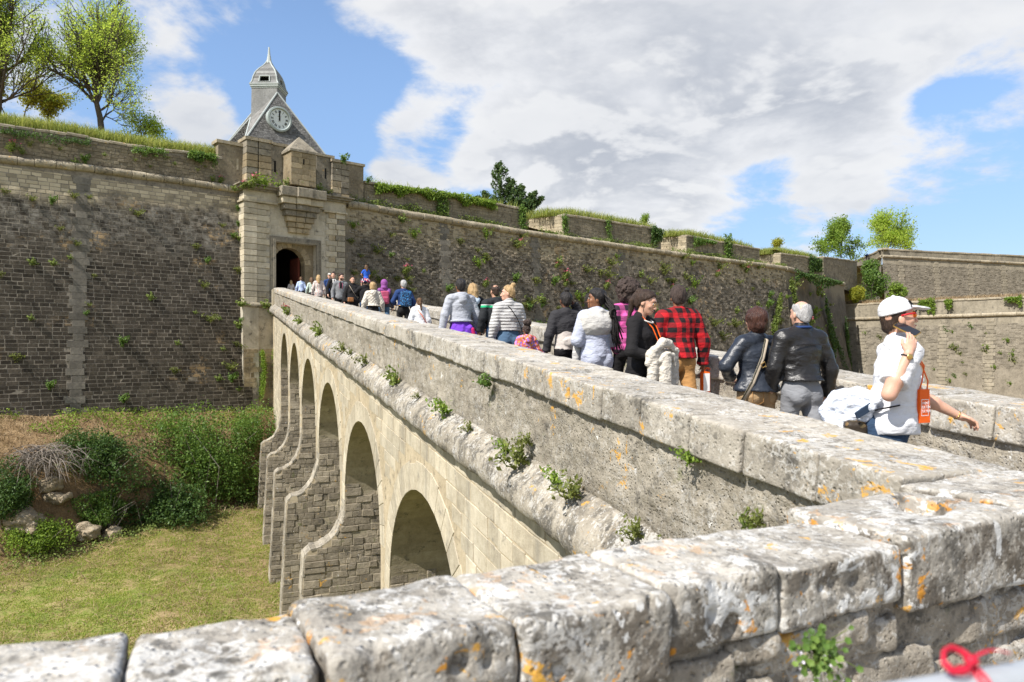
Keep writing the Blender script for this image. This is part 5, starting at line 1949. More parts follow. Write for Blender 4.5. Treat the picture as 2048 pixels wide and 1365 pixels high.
def earth_mat():
    mt, nt, b = material('moat_turf_and_earth')
    p = world_pos(nt)
    z = nt.sep(p)[2]
    n1 = nt.noise(p, 0.35, 6, 0.6)
    n2 = nt.noise(nt.mapv(p, (0.7, 2.2, 2.0), (0, 0, R(38))), 1.4, 7, 0.68)
    n3 = nt.noise(p, 14, 4, 0.7)
    f = nt.m('ADD', nt.m('ADD', nt.m('MULTIPLY', n1, 0.5), nt.m('MULTIPLY', n2, 0.5)), nt.m('MULTIPLY', nt.m('SUBTRACT', n3, 0.5), 0.55))
    turf = nt.ramp(f, [(0.34, (0.10, 0.16, 0.025)), (0.45, (0.19, 0.22, 0.055)), (0.53, (0.30, 0.25, 0.11)), (0.66, (0.40, 0.31, 0.17))])
    soil = nt.ramp(nt.noise(p, 1.6, 7, 0.7), [(0.35, (0.10, 0.068, 0.038)), (0.5, (0.22, 0.135, 0.065)), (0.66, (0.33, 0.20, 0.09))])
    slope = nt.sep(nt.node('ShaderNodeNewGeometry').outputs['True Normal'])[2]
    c = nt.mix(nt.sm(slope, 0.9, 0.66), turf, soil)
    foot = nt.m('MULTIPLY', nt.sm(nt.m('ADD', z, nt.m('MULTIPLY', nt.m('SUBTRACT', n1, 0.5), 0.8)), -7.98, -7.70), 0.75)
    hi = nt.m('MAXIMUM', nt.sm(z, -4.8, -3.8), foot)
    dry = nt.ramp(nt.m('ADD', nt.m('MULTIPLY', n2, 0.6), nt.m('MULTIPLY', n3, 0.4)), [(0.36, (0.13, 0.085, 0.045)), (0.52, (0.24, 0.165, 0.09)), (0.68, (0.36, 0.27, 0.16))])
    c = nt.mix(hi, c, dry)
    nt.put(b.inputs['Base Color'], c)
    b.inputs['Roughness'].default_value = 1.0
    b.inputs['Specular IOR Level'].default_value = 0.05
    nt.put(b.inputs['Normal'], nt.bump(nt.m('ADD', n3, n2), 0.7, 0.08))
    return mt


M['earth'] = earth_mat()
ts = np.concatenate([np.arange(-60, -16, 2.0), np.arange(-16, 24, 0.22), np.arange(24, 130, 2.0)])
os_ = np.concatenate([np.arange(0.6, 14, 0.2), np.arange(14, 30, 0.5), np.arange(30, 75, 3)])
Tg, Og = np.meshgrid(ts, os_, indexing='ij')
Zg = ground_z(Tg, Og)
Pq = np.stack([Tg, Og, np.zeros_like(Tg)], -1)
Zg = Zg + fbm(Pq * 0.5, 3) * 0.22 + fbm(Pq * 2.2 + 7, 3) * 0.10
P = CW.pt(Tg, Og, Zg)
ob('moat_ground', mk('moat_ground', P.reshape(-1, 3), grid_faces(len(ts), len(os_)), M['earth'], smooth=True), kind='structure')
# far ground to the horizon and the raised ground behind the ramparts
S = 1600
ob('far_ground', mk('far_ground', np.array([(-S, -S, -9.6), (S, -S, -9.6), (S, S, -9.6), (-S, S, -9.6)], float), np.array([[0, 1, 2, 3]]), M['earth']), kind='structure')
ts = np.concatenate([np.linspace(-60, 78, 140)])
os_ = np.array([-1.0, -1.8, -2.6, -4, -6, -9, -14, -30])
Tg, Og = np.meshgrid(ts, os_, indexing='ij')
base = np.where(Tg < GL, zp_at(Tg) - 0.05, 12.2)
base = np.where(Tg > GR, np.interp(Tg, [GR, 77], [12.4, 11.2]), base)
Zg = base + np.interp(-Og, [1, 1.8, 4, 9, 300], [0.0, 0.25, 0.6, 0.7, 0.7]) * (Tg < GL) + fbm(np.stack([Tg, Og, Tg * 0], -1) * 0.6, 3) * 0.12
P = CW.pt(Tg, Og, Zg)
ob('rampart_ground', mk('rampart_ground', P.reshape(-1, 3), grid_faces(len(ts), len(os_)), M['earth'], smooth=True), kind='structure')
q = CW2.pt(np.array([0, t_e - .5, t_e - 6, -8]), np.array([-1.0, -1.0, -22, -22]), z_px(524, 100))
ob('rampart_ground', mk('rampart_ground', q, np.array([[0, 1, 2, 3]]), M['earth']), kind='structure')
# terrace between the two far ramparts
a0, a1 = LW.pt(-2, -0.8, 0)[()], LW.pt(LWL + 14, -0.8, 0)[()]
b0_, b1_ = UW.pt(0, 1.0, 0)[()], UW.pt(UWL + 18, 1.0, 0)[()]
zt0, zt1 = z_px(616, 117), z_px(600, 97)
ob('terrace_ground', mk('terrace_ground', np.array([(a0[0], a0[1], zt0), (a1[0], a1[1], zt1), (b1_[0], b1_[1], zt1 + 0.2), (b0_[0], b0_[1], zt0 + 0.2), (a0[0] - 2, a0[1] + 18, zt0)]), np.array([[0, 1, 2, 3]]), M['earth']), kind='structure')
q = UW.pt(np.array([-1.0, UWL + 60, UWL + 60, -30]), np.array([-1.0, -1.0, -160, -160]), 0)
q[:, 2] = z_px(528, 130)
ob('upper_terrace', mk('upper_terrace', q, np.array([[0, 1, 2, 3]]), M['earth']), kind='structure')

gq = np.random.default_rng(5)


def on_ground(n, t0, t1, o0, o1, clump=0.0):
    t = gq.uniform(t0, t1, n)
    o = gq.uniform(o0, o1, n)
    if clump:
        keep = fbm(np.stack([t, o, t * 0 + 3], -1) * clump, 3) > -0.05
        t, o = t[keep], o[keep]
    z = ground_z(t, o) + fbm(np.stack([t, o, t * 0], -1) * 0.5, 3) * 0.22
    return CW.pt(t, o, z)


# short turf and cut stalks on the moat floor
C = on_ground(170000, -4, 17, 4.5, 24)
C = C[to_t(C)[1] > ledge_edge(to_t(C)[0]) + 2.3 + 1.6 * gq.random(len(C))]
V, F = blades(C, 0.085, 0.026, 1.3, 1)
ob('turf', mk('turf', V, F, M['turf']), kind='stuff')
C = on_ground(15000, -4, 17, 4.5, 22, 0.4)
C = C[to_t(C)[1] > ledge_edge(to_t(C)[0]) + 1.2]
V, F = blades(C, 0.16, 0.025, 5.0, 2)
ob('cut_stalks', mk('cut_stalks', V, F, M['straw']), kind='stuff')
# brown brush and nettles on the ledge under the wall
C = on_ground(9000, -6, 15, 1.4, 6.0)
C = C[to_t(C)[1] < ledge_edge(to_t(C)[0]) + 0.4]
V, F = blades(C, 0.24, 0.03, 2.6, 3)
ob('dead_brush', mk('dead_brush', V, F, M['straw']), kind='stuff')
C = on_ground(16000, -6, 15, 1.3, 6.0)
t_, o_ = to_t(C)
kp = (o_ < ledge_edge(t_) - 0.1) & (fbm(np.stack([t_ * 0.55, o_ * 0.9, t_ * 0], -1), 3) + np.interp(o_, [1.3, 5], [0.42, -0.35]) > 0.10)
C = C[kp]
C = C + np.stack([gq.normal(0, .05, len(C)), gq.normal(0, .05, len(C)), gq.uniform(0.0, 0.42, len(C))], 1)
V, F = leaves(C, 0.13, 0.5, 4)
ob('nettles', mk('nettles', V, F, M['leaf_bright']), kind='stuff')
# low growth at the foot of the bank
C = on_ground(16000, -5, 15, 4.0, 10.5, 0.6)
t_, o_ = to_t(C)
ft = ledge_edge(t_) + 1.9
C = C[(np.abs(o_ - ft) < 1.5 + 0.7 * gq.random(len(o_)))]
C = C + np.stack([gq.normal(0, .05, len(C)), gq.normal(0, .05, len(C)), gq.uniform(0.0, 0.4, len(C))], 1)
V, F = leaves(C, 0.13, 0.4, 6)
ob('undergrowth', mk('undergrowth', V, F, M['leaf_weed']), kind='stuff')
C = on_ground(5000, -4, 16, 4.0, 10.5, 0.7)
t_, o_ = to_t(C)
C = C[np.abs(o_ - ledge_edge(t_) - 2.6) < 1.0]
V, F = blades(C, 0.35, 0.03, 3.0, 7)
ob('dry_stems', mk('dry_stems', V, F, M['straw']), kind='stuff')

# long grass along the tops of the ramparts
n = 26000
t = gq.uniform(-15, GL - 0.9, n)
o = -gq.uniform(0.55, 3.8, n)
hgt = np.interp(-o, [0.5, 1.8, 4], [0.02, 0.25, 0.6])
V, F = blades(CW.pt(t, o, zp_at(t) + hgt), 0.85, 0.04, 0.6, 8)
ob('rampart_grass', mk('rampart_grass', V, F, M['grass']), kind='stuff')
C = []
for i, (ta, za, tb, zb_) in enumerate(mer_geo):
    n = 5000 if i else 1500
    t = gq.uniform(ta - (1.4 if i else 0), tb + 0.3, n)
    z = np.interp(t, [ta, tb], [za, zb_]) + np.interp((t - ta) / (tb - ta), [0, .15, .8, 1], [.0, .35, .2, .05]) * (1 if i else 0)
    C.append(CW.pt(t, -gq.uniform(1.3, 3.6, n), z))
    if i:
        t = gq.uniform(ta - 3.5, ta + 1, 400)
        C.append(CW.pt(t, -gq.uniform(3.8, 4.4, 400), za - 0.1))
C = np.concatenate(C)
V, F = blades(C, 0.85, 0.05, 0.7, 9)
ob('merlon_grass', mk('merlon_grass', V, F, M['grass']), kind='stuff')
t = gq.uniform(-2, 10, 5000)
t0 = CW2.hit(1647, 515, -1)[0]
C = CW2.pt(t0 + gq.uniform(-12, 16, 5000), -gq.uniform(1.5, 4, 5000), np.interp(gq.uniform(0, 1, 5000), [0, 1], [z_px(516, 95), z_px(514, 97)]))
V, F = blades(C, 0.8, 0.06, 0.7, 10)
ob('end_grass', mk('end_grass', V, F, M['grass']), kind='stuff')
# weeds rooted along the right-hand cordon
n = 12000
t = gq.uniform(GR + 0.3, T1 + 0.5, n)
kp = fbm(np.stack([t * 0.35, t * 0, t * 0], -1), 3) + gq.uniform(-0.4, 0.4, n) > -0.02
t = t[kp]
o = -gq.uniform(-0.1, 0.45, len(t))
C = CW.pt(t, o, zc_at(t) + 0.22 + gq.uniform(0, 1, len(t)) ** 1.5 * (0.35 + 0.5 * np.clip(fbm(np.stack([t * 0.8, t * 0 + 2, t * 0], -1), 2), 0, 1)))
V, F = leaves(C, 0.15, 0.3, 11)
ob('cordon_weeds', mk('cordon_weeds', V, F, M['leaf_weed']), kind='stuff')
C = LW.pt(gq.uniform(-5, LWL + 14, 5000), -gq.uniform(0.4, 3, 5000), 0)
t_ = (C[:, :2] - LW.A) @ LW.W
C[:, 2] = np.interp(t_, [0, LWL], [z_px(609, 117), z_px(594, 97)])
V, F = blades(C, 0.7, 0.07, 0.9, 12)
ob('terrace_grass', mk('terrace_grass', V, F, M['straw']), kind='stuff')


# ------------------------------------------------------------------ trees
class Tree:
    def __init__(s, seed):
        s.g = random.Random(seed)
        s.acc = Acc()
        s.tips = []

    def limb(s, p, d, L, r, depth, maxd, spread, up, nch, curve=0.25, sides=6, shrink=0.62):
        g = s.g
        p = np.array(p, float)
        d = np.array(d, float) / np.linalg.norm(d)
        pts, n = [p], 5 if depth < 2 else 3
        for i in range(n):
            d = d + np.array([g.gauss(0, curve * .5), g.gauss(0, curve * .5), g.gauss(0, curve * .3) + up * 0.12])
            d /= np.linalg.norm(d)
            p = p + d * L / n
            pts.append(p)
        rr = np.linspace(r, r * 0.45, n + 1)
        add_tube(s.acc, pts, rr, max(3, sides - depth), cap=False)
        if depth >= maxd:
            s.tips += [(pts[-1], d), (pts[-2], d)]
            return
        k = nch[min(depth, len(nch) - 1)]
        for i in range(k):
            f = g.uniform(0.25, 1.0) if i else 1.0
            if depth == 0:
                f = g.uniform(0.28, 1.0) if i else 1.0
            j = f * n
            i0 = min(n - 1, int(j))
            q = pts[i0] + (pts[i0 + 1] - pts[i0]) * (j - i0)
            a = g.uniform(0, 2 * math.pi)
            perp = np.cross(d, [math.cos(a), math.sin(a), 0.3])
            perp /= np.linalg.norm(perp) + 1e-9
            sp = spread * g.uniform(0.6, 1.25) * (0.45 if i == 0 else 1)
            nd = d * math.cos(sp) + perp * math.sin(sp)
            s.limb(q, nd, L * shrink * g.uniform(0.75, 1.15), r * (0.62 if i else 0.72) * (1 - 0.3 * f * (i > 0)), depth + 1, maxd, spread, up, nch, curve, sides, shrink)


def tree(name, label, base, lean, trunk_len, r, maxd, spread, up, nch, nleaf, lsize, lscat, leaf, seed, group=None, cat='tree', keep=1.0, shrink=0.66, bark_=None, low=0):
    t = Tree(seed)
    t.limb(base, lean, trunk_len, r, 0, maxd, spread, up, nch, shrink=shrink)
    for k in range(low):
        a = t.g.uniform(0, 2 * math.pi)
        t.limb(np.array(base) + (0, 0, trunk_len * t.g.uniform(0.12, 0.45)), (math.cos(a), math.sin(a), 0.35), trunk_len * 0.75, r * .35, 1, maxd, spread, up * .5, nch, shrink=shrink)
    rt = root(name, tuple(base), label, cat, group)
    part('trunk', t.acc.mesh('trunk', bark_ or M['bark'], smooth=True), rt)
    g = np.random.default_rng(seed)
    tp = np.array([q for q, _ in t.tips])
    tp = tp[g.random(len(tp)) < keep]
    C = np.repeat(tp, nleaf, 0) + g.normal(0, lscat, (len(tp) * nleaf, 3))
    V, F = leaves(C, lsize, 0.35, seed)
    part('crown', mk('crown', V, F, leaf), rt)
    return rt, C


b1 = P3(203, 262, 47)
tree('spring_tree', 'tall spreading tree with sparse yellow-green spring leaves on the rampart left of the tower', b1, (0.0, 0, 1), 4.4, 0.22, 4, 0.66, 0.68, (16, 7, 5, 3), 6, 0.14, 0.20, M['leaf_spring'], 11, 'trees on the ramparts', shrink=0.64, low=2)
b2 = P3(-8, 250, 46)
tree('spring_tree', 'ivy-trunked spring tree cut by the left edge above the rampart', b2, (0.03, 0, 1), 5.0, 0.2, 4, 0.62, 0.65, (14, 7, 5, 3), 6, 0.14, 0.18, M['leaf_spring'], 23, 'trees on the ramparts', shrink=0.56, low=4, keep=0.85)
for (u, v, zf_, sd, ln_) in ((48, 240, 49, 31, 1.3), (95, 250, 50, 32, 1.1), (10, 236, 47, 33, 1.5)):
    tree('young_tree', ('low yellow-green sapling in front of the ivy-trunked tree', 'low yellow-green sapling at the foot of the tall spreading tree', 'low yellow-green sapling at the left edge of the rampart')[sd - 31], P3(u, v, zf_), (0, 0, 1), ln_, 0.05, 3, 0.6, 0.35, (7, 5, 4), 10, 0.17, 0.22, M['leaf_yellow'], sd, 'saplings under the rampart trees')
tree('young_tree', 'low spreading sapling right of the tall tree on the rampart', P3(285, 292, 48), (0.1, 0, 1), 1.3, 0.06, 3, 0.8, 0.15, (7, 5, 4), 7, 0.15, 0.2, M['leaf_spring'], 36, 'saplings under the rampart trees', low=3)
tree('round_tree', 'green round-crowned tree beside the stair railing on the far rampart', P3(1682, 516, 138), (0, 0, 1), 3.3, 0.16, 4, 0.7, 0.5, (9, 5, 4, 3), 5, 0.38, 0.38, M['leaf_bright'], 41, 'trees on the far rampart', low=5)
tree('round_tree', 'paler olive-green tree behind the corner of the higher far rampart', P3(1776, 506, 152), (0, 0, 1), 3.7, 0.18, 4, 0.85, 0.4, (10, 5, 4, 3), 5, 0.42, 0.45, M['leaf_spring'], 42, 'trees on the far rampart', low=6)
tree('shrub', 'slim shrub on the third merlon of the long wall', P3(1290, 462, 86), (0.1, 0, 1), 0.9, 0.04, 3, 0.6, 0.4, (5, 4, 3), 8, 0.2, 0.15, M['leaf_bright'], 43, 'shrubs on the wall tops', 'shrub')
tree('shrub', 'yellow-green shrub on the last merlon of the long wall', P3(1556, 506, 100), (0, 0, 1), 0.8, 0.04, 3, 0.6, 0.4, (5, 4, 3), 10, 0.24, 0.2, M['leaf_yellow'], 44, 'shrubs on the wall tops', 'shrub')

# feathery conifer
bc = P3(1012, 440, 80)
rt = root('conifer', tuple(bc), 'dark feathery conifer rising behind the ivy-topped merlon', 'tree', 'trees on the ramparts')
g = random.Random(9)
acc, lv = Acc(), []
for (dx, h0, lnx, wd) in [(a_ * 1.15, b__ * 1.08, c__, d__ * 1.15) for a_, b__, c__, d__ in ((-0.7, 5.7, -0.02, 1.1), (1.4, 3.3, 0.10, .85), (0.3, 4.0, 0.04, .95), (2.5, 2.7, 0.2, 0.7), (-1.9, 2.7, -.15, .7), (3.0, 2.2, .3, .7), (-2.4, 2.2, -.2, .7))]:
    top = bc + np.array([dx + lnx * 2, g.uniform(-.4, .4), h0])
    b_ = bc + np.array([dx * 0.4, 0, -0.5])
    add_tube(acc, [b_, (b_ + top) / 2, top], [0.12, 0.07, 0.015], 5, cap=False)
    for k in range(46):
        f = k / 46
        p = b_ + (top - b_) * (0.12 + 0.88 * f)
        a = g.uniform(0, 2 * math.pi)
        L = wd * (1.75 * (1 - f) ** 0.8 + 0.12) * g.uniform(0.7, 1.25)
        d = np.array([math.cos(a), math.sin(a), 0.55 + 0.3 * f])
        q = p + d * L * 0.6
        e = q + np.array([d[0] * .35, d[1] * .35, 0.7]) * L * 0.5
        add_tube(acc, [p, q, e], [0.03, 0.02, 0.006], 3, cap=False)
        for m_ in range(64):
            w_ = g.uniform(0.15, 1)
            c = (p + (q - p) * w_ * 2) if w_ < .5 else q + (e - q) * (w_ - .5) * 2
            lv.append(c + np.array([g.gauss(0, .09), g.gauss(0, .09), g.gauss(0.05, .09)]))
part('trunk', acc.mesh('trunk', M['bark']), rt)
V, F = leaves(np.array(lv), 0.30, 0.0, 3, 0.4)
part('crown', mk('crown', V, F, M['needle']), rt)


# ------------------------------------------------------------------ shrubs
def bush(name, label, c, r, n, leaf, lsize, seed, group=None, lobes=7, cat='shrub', stems=True, flat=0.0, edge=0.5):
    g = np.random.default_rng(seed)
    c, r = np.array(c, float), np.array(r, float)
    L = []
    for k in range(lobes):
        d = g.normal(size=3)
        d /= np.linalg.norm(d)
        L.append((c + d * r * 0.55 * g.uniform(0.5, 1.1), r * g.uniform(0.35, 0.6)))
    L.append((c, r * 0.7))
    C = []
    for (lc, lr) in L:
        m = n // len(L)
        d = g.normal(size=(m, 3))
        d /= np.linalg.norm(d, axis=1)[:, None]
        rad_ = g.random(m) ** (edge * 0.6)
        q = lc + d * lr * rad_[:, None]
        q += (fbm(q * 2.0, 3) * 0.35)[:, None] * d * lr.mean()
        C.append(q)
    C = np.concatenate(C)
    C = C[fbm(C * 1.8 + seed, 3) > -0.22]
    rt = root(name, tuple(c - (0, 0, r[2])), label, cat, group)
    V, F = leaves(C, lsize, 0.35, seed)
    part('foliage', mk('foliage', V, F, leaf), rt)
    if stems:
        acc = Acc()
        gr = random.Random(seed)
        for k in range(16):
            d = np.array([gr.gauss(0, 1), gr.gauss(0, 1), gr.uniform(.1, 1)])
            d /= np.linalg.norm(d)
            b_ = c - np.array([gr.gauss(0, .12) * r[0], gr.gauss(0, .12) * r[1], r[2] * 0.95])
            e = c + d * r * gr.uniform(0.6, 1.05)
            m_ = (b_ + e) / 2 + np.array([gr.gauss(0, .15), gr.gauss(0, .15), gr.uniform(0, .3)]) * r.mean()
            add_tube(acc, [b_, m_, e], [0.03, 0.02, 0.006], 4, cap=False)
        part('stem', acc.mesh('stem', M['twig']), rt)
    return rt


def at(u, v, o, dz=0.0):
    t, z = CW.hit(u, v, o)
    return CW.pt(t, o, z + dz)[()]


GB = 'bushes on the bank under the wall'
bush('bush', 'big green bush with bare arching stems in the middle of the bank', at(395, 935, 4.3), (4.36, 2.85, 3.85), 32291, M['leaf_green'], 0.15, 51, GB, 11)
bush('bush', 'dark lower skirt of bramble below the big green bush', at(300, 1020, 5.6), (3.36, 2.19, 2.19), 17388, M['leaf_dark'], 0.15, 52, GB, 8)
bush('bush', 'green bush close beside the bridge pier with leaves turning yellow', at(500, 915, 3.6), (2.52, 2.19, 3.53), 18630, M['leaf_green'], 0.14, 53, GB, 8)
bush('bush', 'dark ivy-covered mound under the edge of the brown ledge', at(195, 930, 5.2), (2.69, 1.68, 2.52), 14903, M['leaf_dark'], 0.13, 54, GB, 8)
bush('bush', 'dark shrub at the left edge of the picture below the grey bramble', at(14, 985, 6.6), (1.68, 1.51, 2.27), 11178, M['leaf_dark'], 0.12, 55, GB, 6)
bush('bush', 'low bright ivy patch over the rocks at lower left', at(52, 1075, 7.0), (2.01, 1.34, 1.27), 6458, M['leaf_bright'], 0.12, 56, GB, 6)
bush('bush', 'small green shrub between the rocks and the orange earth', at(205, 1020, 6.4), (1.51, 1.16, 1.16), 5464, M['leaf_green'], 0.12, 57, GB, 5)
bush('bush', 'dark hanging growth on the bank below the ledge left of the pier', at(450, 1000, 4.2), (2.85, 1.51, 2.35), 12916, M['leaf_dark'], 0.13, 58, GB, 7)
# grey leafless bramble
c = at(85, 930, 6.3)
rt = root('dead_bramble', tuple(c), 'tangle of grey leafless bramble hanging over the bank at the left', 'bramble', GB)
acc = Acc()
g = random.Random(77)
for k in range(240):
    a = g.uniform(0, 2 * math.pi)
    p = c + np.array([g.gauss(0, .7), g.gauss(0, .3), g.uniform(0.2, .9)])
    d = np.array([math.cos(a) * .8, math.sin(a) * .5, g.uniform(-.2, .6)])
    pts = [p]
    for q in range(5):
        d = d + np.array([g.gauss(0, .2), g.gauss(0, .2), -0.38])
        d /= np.linalg.norm(d)
        pts.append(pts[-1] + d * g.uniform(.2, .38))
    add_tube(acc, pts, [0.016, .015, .013, .011, .008, .005], 3, cap=False)
part('stem', acc.mesh('stem', M['twig']), rt)
# rocks breaking out of the bank
M['rock'] = stone('bank_rock', ((0.20, 0.15, 0.095), (0.31, 0.25, 0.17), (0.40, 0.34, 0.25)), 0.15, 0.8, dark=0.4, bump=0.8, bdist=0.06, white=-0.1)
for i, (u, v, o, rr_, lb) in enumerate(((45, 1040, 6.9, (.85, .55, .5), 'broad buff rock at the left edge of the moat bank'), (110, 995, 6.2, (.6, .45, .3), 'flat rock under the grey bramble'), (170, 1062, 6.9, (.55, .45, .35), 'buff rock with orange earth beside it'), (100, 970, 6.0, (.45, .4, .35), 'small pale rock below the bramble'), (225, 1070, 6.8, (.4, .35, .3), 'grey rock at the foot of the ivy mound'))):
    c = at(u, v, o)
    f_ = Field(-np.array(rr_) - .3, np.array(rr_) + .3, 0.06)
    f_.ell((0, 0, 0), rr_, 0).box((rr_[0] * .2, 0, -rr_[2] * .2), np.array(rr_) * .75, .1, .15)
    f_.rough(0.34, (1.3, 1.3, 2.4), 4, 30 + i, 0.4)
    V, F = f_.mesh()
    V = V + c
    o_ = ob('rock', mk('rock', V - c, F, M['rock'], smooth=False), None, lb, 'rock', 'rocks in the moat bank')
    o_.location = c
GT = 'shrubs on the far terrace'
for i, (u, v, zz1, rr_, lf, lb) in enumerate(((1745, 570, 120, (2.6, 2, 3.0), 'leaf_green', 'tallest green shrub in the angle of the far terrace'), (1712, 590, 116, (1.5, 1.4, 1.5), 'leaf_yellow', 'yellowish shrub at the left end of the far terrace'), (1795, 585, 118, (2.3, 1.8, 1.7), 'leaf_bright', 'broad light green shrub at the right end of the terrace clump'), (1740, 540, 124, (2.0, 1.8, 2.2), 'leaf_green', 'green shrub reaching the sloping parapet above the terrace'))):
    bush('bush', lb, P3(u, v, zz1), rr_, 4200, M[lf], 0.36, 61 + i, GT, 8)

# ivy on the walls
GI = 'ivy patches on the walls'


def ivy(label, pts, n, thick, lsize, leaf, seed, hang=0.5, o=-0.3, wall=CW):
    """along a polyline of picture points on a wall plane"""
    g = np.random.default_rng(seed)
    Q = np.array([wall.pt(*(lambda h: (h[0], o, h[1]))(wall.hit(u, v, o)))[()] for (u, v) in pts])
    s = np.linspace(0, len(Q) - 1, n)
    i = np.clip(s.astype(int), 0, len(Q) - 2)
    C = Q[i] + (Q[i + 1] - Q[i]) * (s - i)[:, None]
    w_ = np.clip(0.7 + fbm(np.stack([s * 3.0, s * 0, s * 0 + seed], -1), 3) * 1.1, 0.15, 1.6)
    nrm = np.array([wall.N[0], wall.N[1], 0])
    C = C + nrm * (np.abs(g.normal(0.1, 0.13, n)))[:, None] + np.array([0, 0, 1.0]) * (g.uniform(-hang, 0.35 * min(1, hang), n) * w_ * thick)[:, None] + g.normal(0, 0.06, (n, 3))
    V, F = leaves(C, lsize, 0.25, seed)
    c0 = C.mean(0)
    o_ = ob('ivy', mk('ivy', V - c0, F, leaf), None, label, 'ivy', GI)
    o_.location = c0
    return o_


ivy('thick bright ivy mane along the top of the first merlon right of the gate', [(752, 372), (800, 378), (860, 384), (930, 395), (990, 409)], 5200, 0.9, 0.19, M['leaf_bright'], 71, 0.6, -0.38)
ivy('ivy patch hanging down the front of the first merlon', [(872, 400), (895, 404)], 700, 2.2, 0.18, M['leaf_green'], 72, 0.8, -0.35)
ivy('dark ivy cushion on the left parapet next to the gatehouse flank', [(378, 306), (400, 310), (432, 316)], 1500, 0.55, 0.13, M['leaf_green'], 73, 0.9, 0.0)
ivy('thin ivy trails under the coping in the middle of the left parapet', [(265, 298), (300, 300), (330, 304)], 650, 0.4, 0.12, M['leaf_green'], 74, 1.0, 0.0)
ivy('ragged ivy below the coping at the far left of the parapet', [(0, 262), (60, 268), (130, 280), (180, 286)], 800, 0.32, 0.12, M['leaf_dark'], 75, 1.0, 0.0)
ivy('ivy hanging over the right end of the first merlon', [(1038, 424), (1050, 428)], 500, 2.2, 0.2, M['leaf_green'], 76, 0.9, -0.35)
ivy('ivy strand on the left edge of the second merlon', [(1124, 438), (1132, 442)], 420, 2.6, 0.2, M['leaf_green'], 77, 0.9, -0.35)
ivy('ivy tuft halfway along the second merlon', [(1212, 447), (1220, 450)], 300, 2.2, 0.2, M['leaf_green'], 78, 0.9, -0.35)
ivy('ivy shawl over the right end of the second merlon', [(1302, 462), (1322, 466)], 800, 1.8, 0.24, M['leaf_dark'], 79, 0.9, -0.35)
ivy('ivy column hanging down the third merlon', [(1448, 492), (1462, 495)], 900, 3.4, 0.26, M['leaf_green'], 80, 0.9, -0.35)
ivy('ivy fringe below the coping of the third merlon', [(1386, 478), (1430, 486)], 700, 1.0, 0.24, M['leaf_green'], 81, 0.9, -0.35)
ivy('dark ivy sheet hanging on the fourth merlon', [(1618, 522), (1642, 526)], 900, 2.4, 0.3, M['leaf_dark'], 82, 0.9, -0.35)
ivy('dark growth covering the top of the last long-wall corner', [(1590, 545), (1640, 558), (1680, 566)], 1500, 1.6, 0.3, M['leaf_dark'], 83, 0.6, 0.2)
ivy('green climber up the gatehouse base beside the first arch', [(523, 702), (527, 740), (521, 790)], 1500, 0.8, 0.12, M['leaf_bright'], 84, 0.7, 1.2)
ivy('climber on the right corner of the gatehouse base', [(546, 700), (549, 760), (551, 815)], 900, 0.7, 0.11, M['leaf_bright'], 85, 0.7, 1.35)
ivy('long ivy apron on the coping of the lower far rampart', [(1838, 605), (1870, 604)], 700, 1.6, 0.3, M['leaf_bright'], 86, 0.9, 0.1, LW)
ivy('short ivy apron near the right end of the lower far rampart', [(1890, 603), (1905, 603)], 250, 1.2, 0.3, M['leaf_bright'], 87, 0.9, 0.1, LW)
ivy('ivy apron at the right edge of the lower far rampart', [(2010, 598), (2044, 597)], 600, 1.2, 0.3, M['leaf_bright'], 88, 0.9, 0.1, LW)
for k, (u0, v0, u1, v1) in enumerate(((1580, 560, 1600, 640), (1650, 600, 1668, 700), (1690, 640, 1700, 740), (1560, 590, 1545, 660), (1660, 650, 1690, 735))):
    ivy(('creeper streak on the rampart left of the older couple', 'dark creeper on the rampart corner above the grey-haired man', 'dark creeper down the very edge of the rampart corner', 'bright creeper on the rampart above the woman in the leather jacket', 'creeper sheet low on the rampart corner')[k], [(u0, v0), ((u0 + u1) / 2, (v0 + v1) / 2), (u1, v1)], 1100, 2.6, 0.3, M['leaf_dark' if k in (1, 2, 4) else 'leaf_weed'], 90 + k, 0.6, 0.9, CW if k in (0, 3) else CW2)


# ------------------------------------------------------------------ weed tufts: six meshes, copied
def tuft_mesh(seed, n, leaf, flower=None, tall=1.0):
    g = np.random.default_rng(seed)
    C = []
    acc = Acc()
    for k in range(9):
        d = np.array([g.normal(0, .55), abs(g.normal(0.3, .4)), g.uniform(.35, 1) * tall])
        e = d * g.uniform(.5, 1.0) * 0.5
        f = g.random(n // 9) ** 0.7
        C.append(e * f[:, None] + g.normal(0, .055, (n // 9, 3)))
        add_tube(acc, [np.zeros(3), e * .6 + (0, 0, .02), e], [.008, .006, .003], 3, cap=False)
    C = np.concatenate(C)
    V, F = leaves(C, 0.12, 0.3, seed, 0.5)
    mats = [leaf]
    mi = [0] * len(F)
    if flower:
        tp = C[C[:, 2] > np.quantile(C[:, 2], .85)] + (0, 0, .06)
        V2, F2 = leaves(tp, 0.07, 0.3, seed + 1, 0.9)
        F = np.concatenate([F, F2 + len(V)])
        V = np.concatenate([V, V2])
        mats.append(flower)
        mi += [1] * len(F2)
    for v_, f_ in zip(acc.V, acc.F4):
        pass
    return mk('weed', V, F, mats, mi=mi)


TUFT = [tuft_mesh(1, 130, M['leaf_weed']), tuft_mesh(2, 150, M['leaf_olive']), tuft_mesh(3, 150, M['leaf_bright']), tuft_mesh(4, 170, M['leaf_weed'], M['pink'], 1.3), tuft_mesh(5, 110, M['leaf_olive']), tuft_mesh(6, 190, M['leaf_green'])]


KIND = ['grey-green weed tuft', 'olive weed tuft', 'bright green weed tuft', 'pink-flowered weed', 'dry olive weed', 'dense green weed']


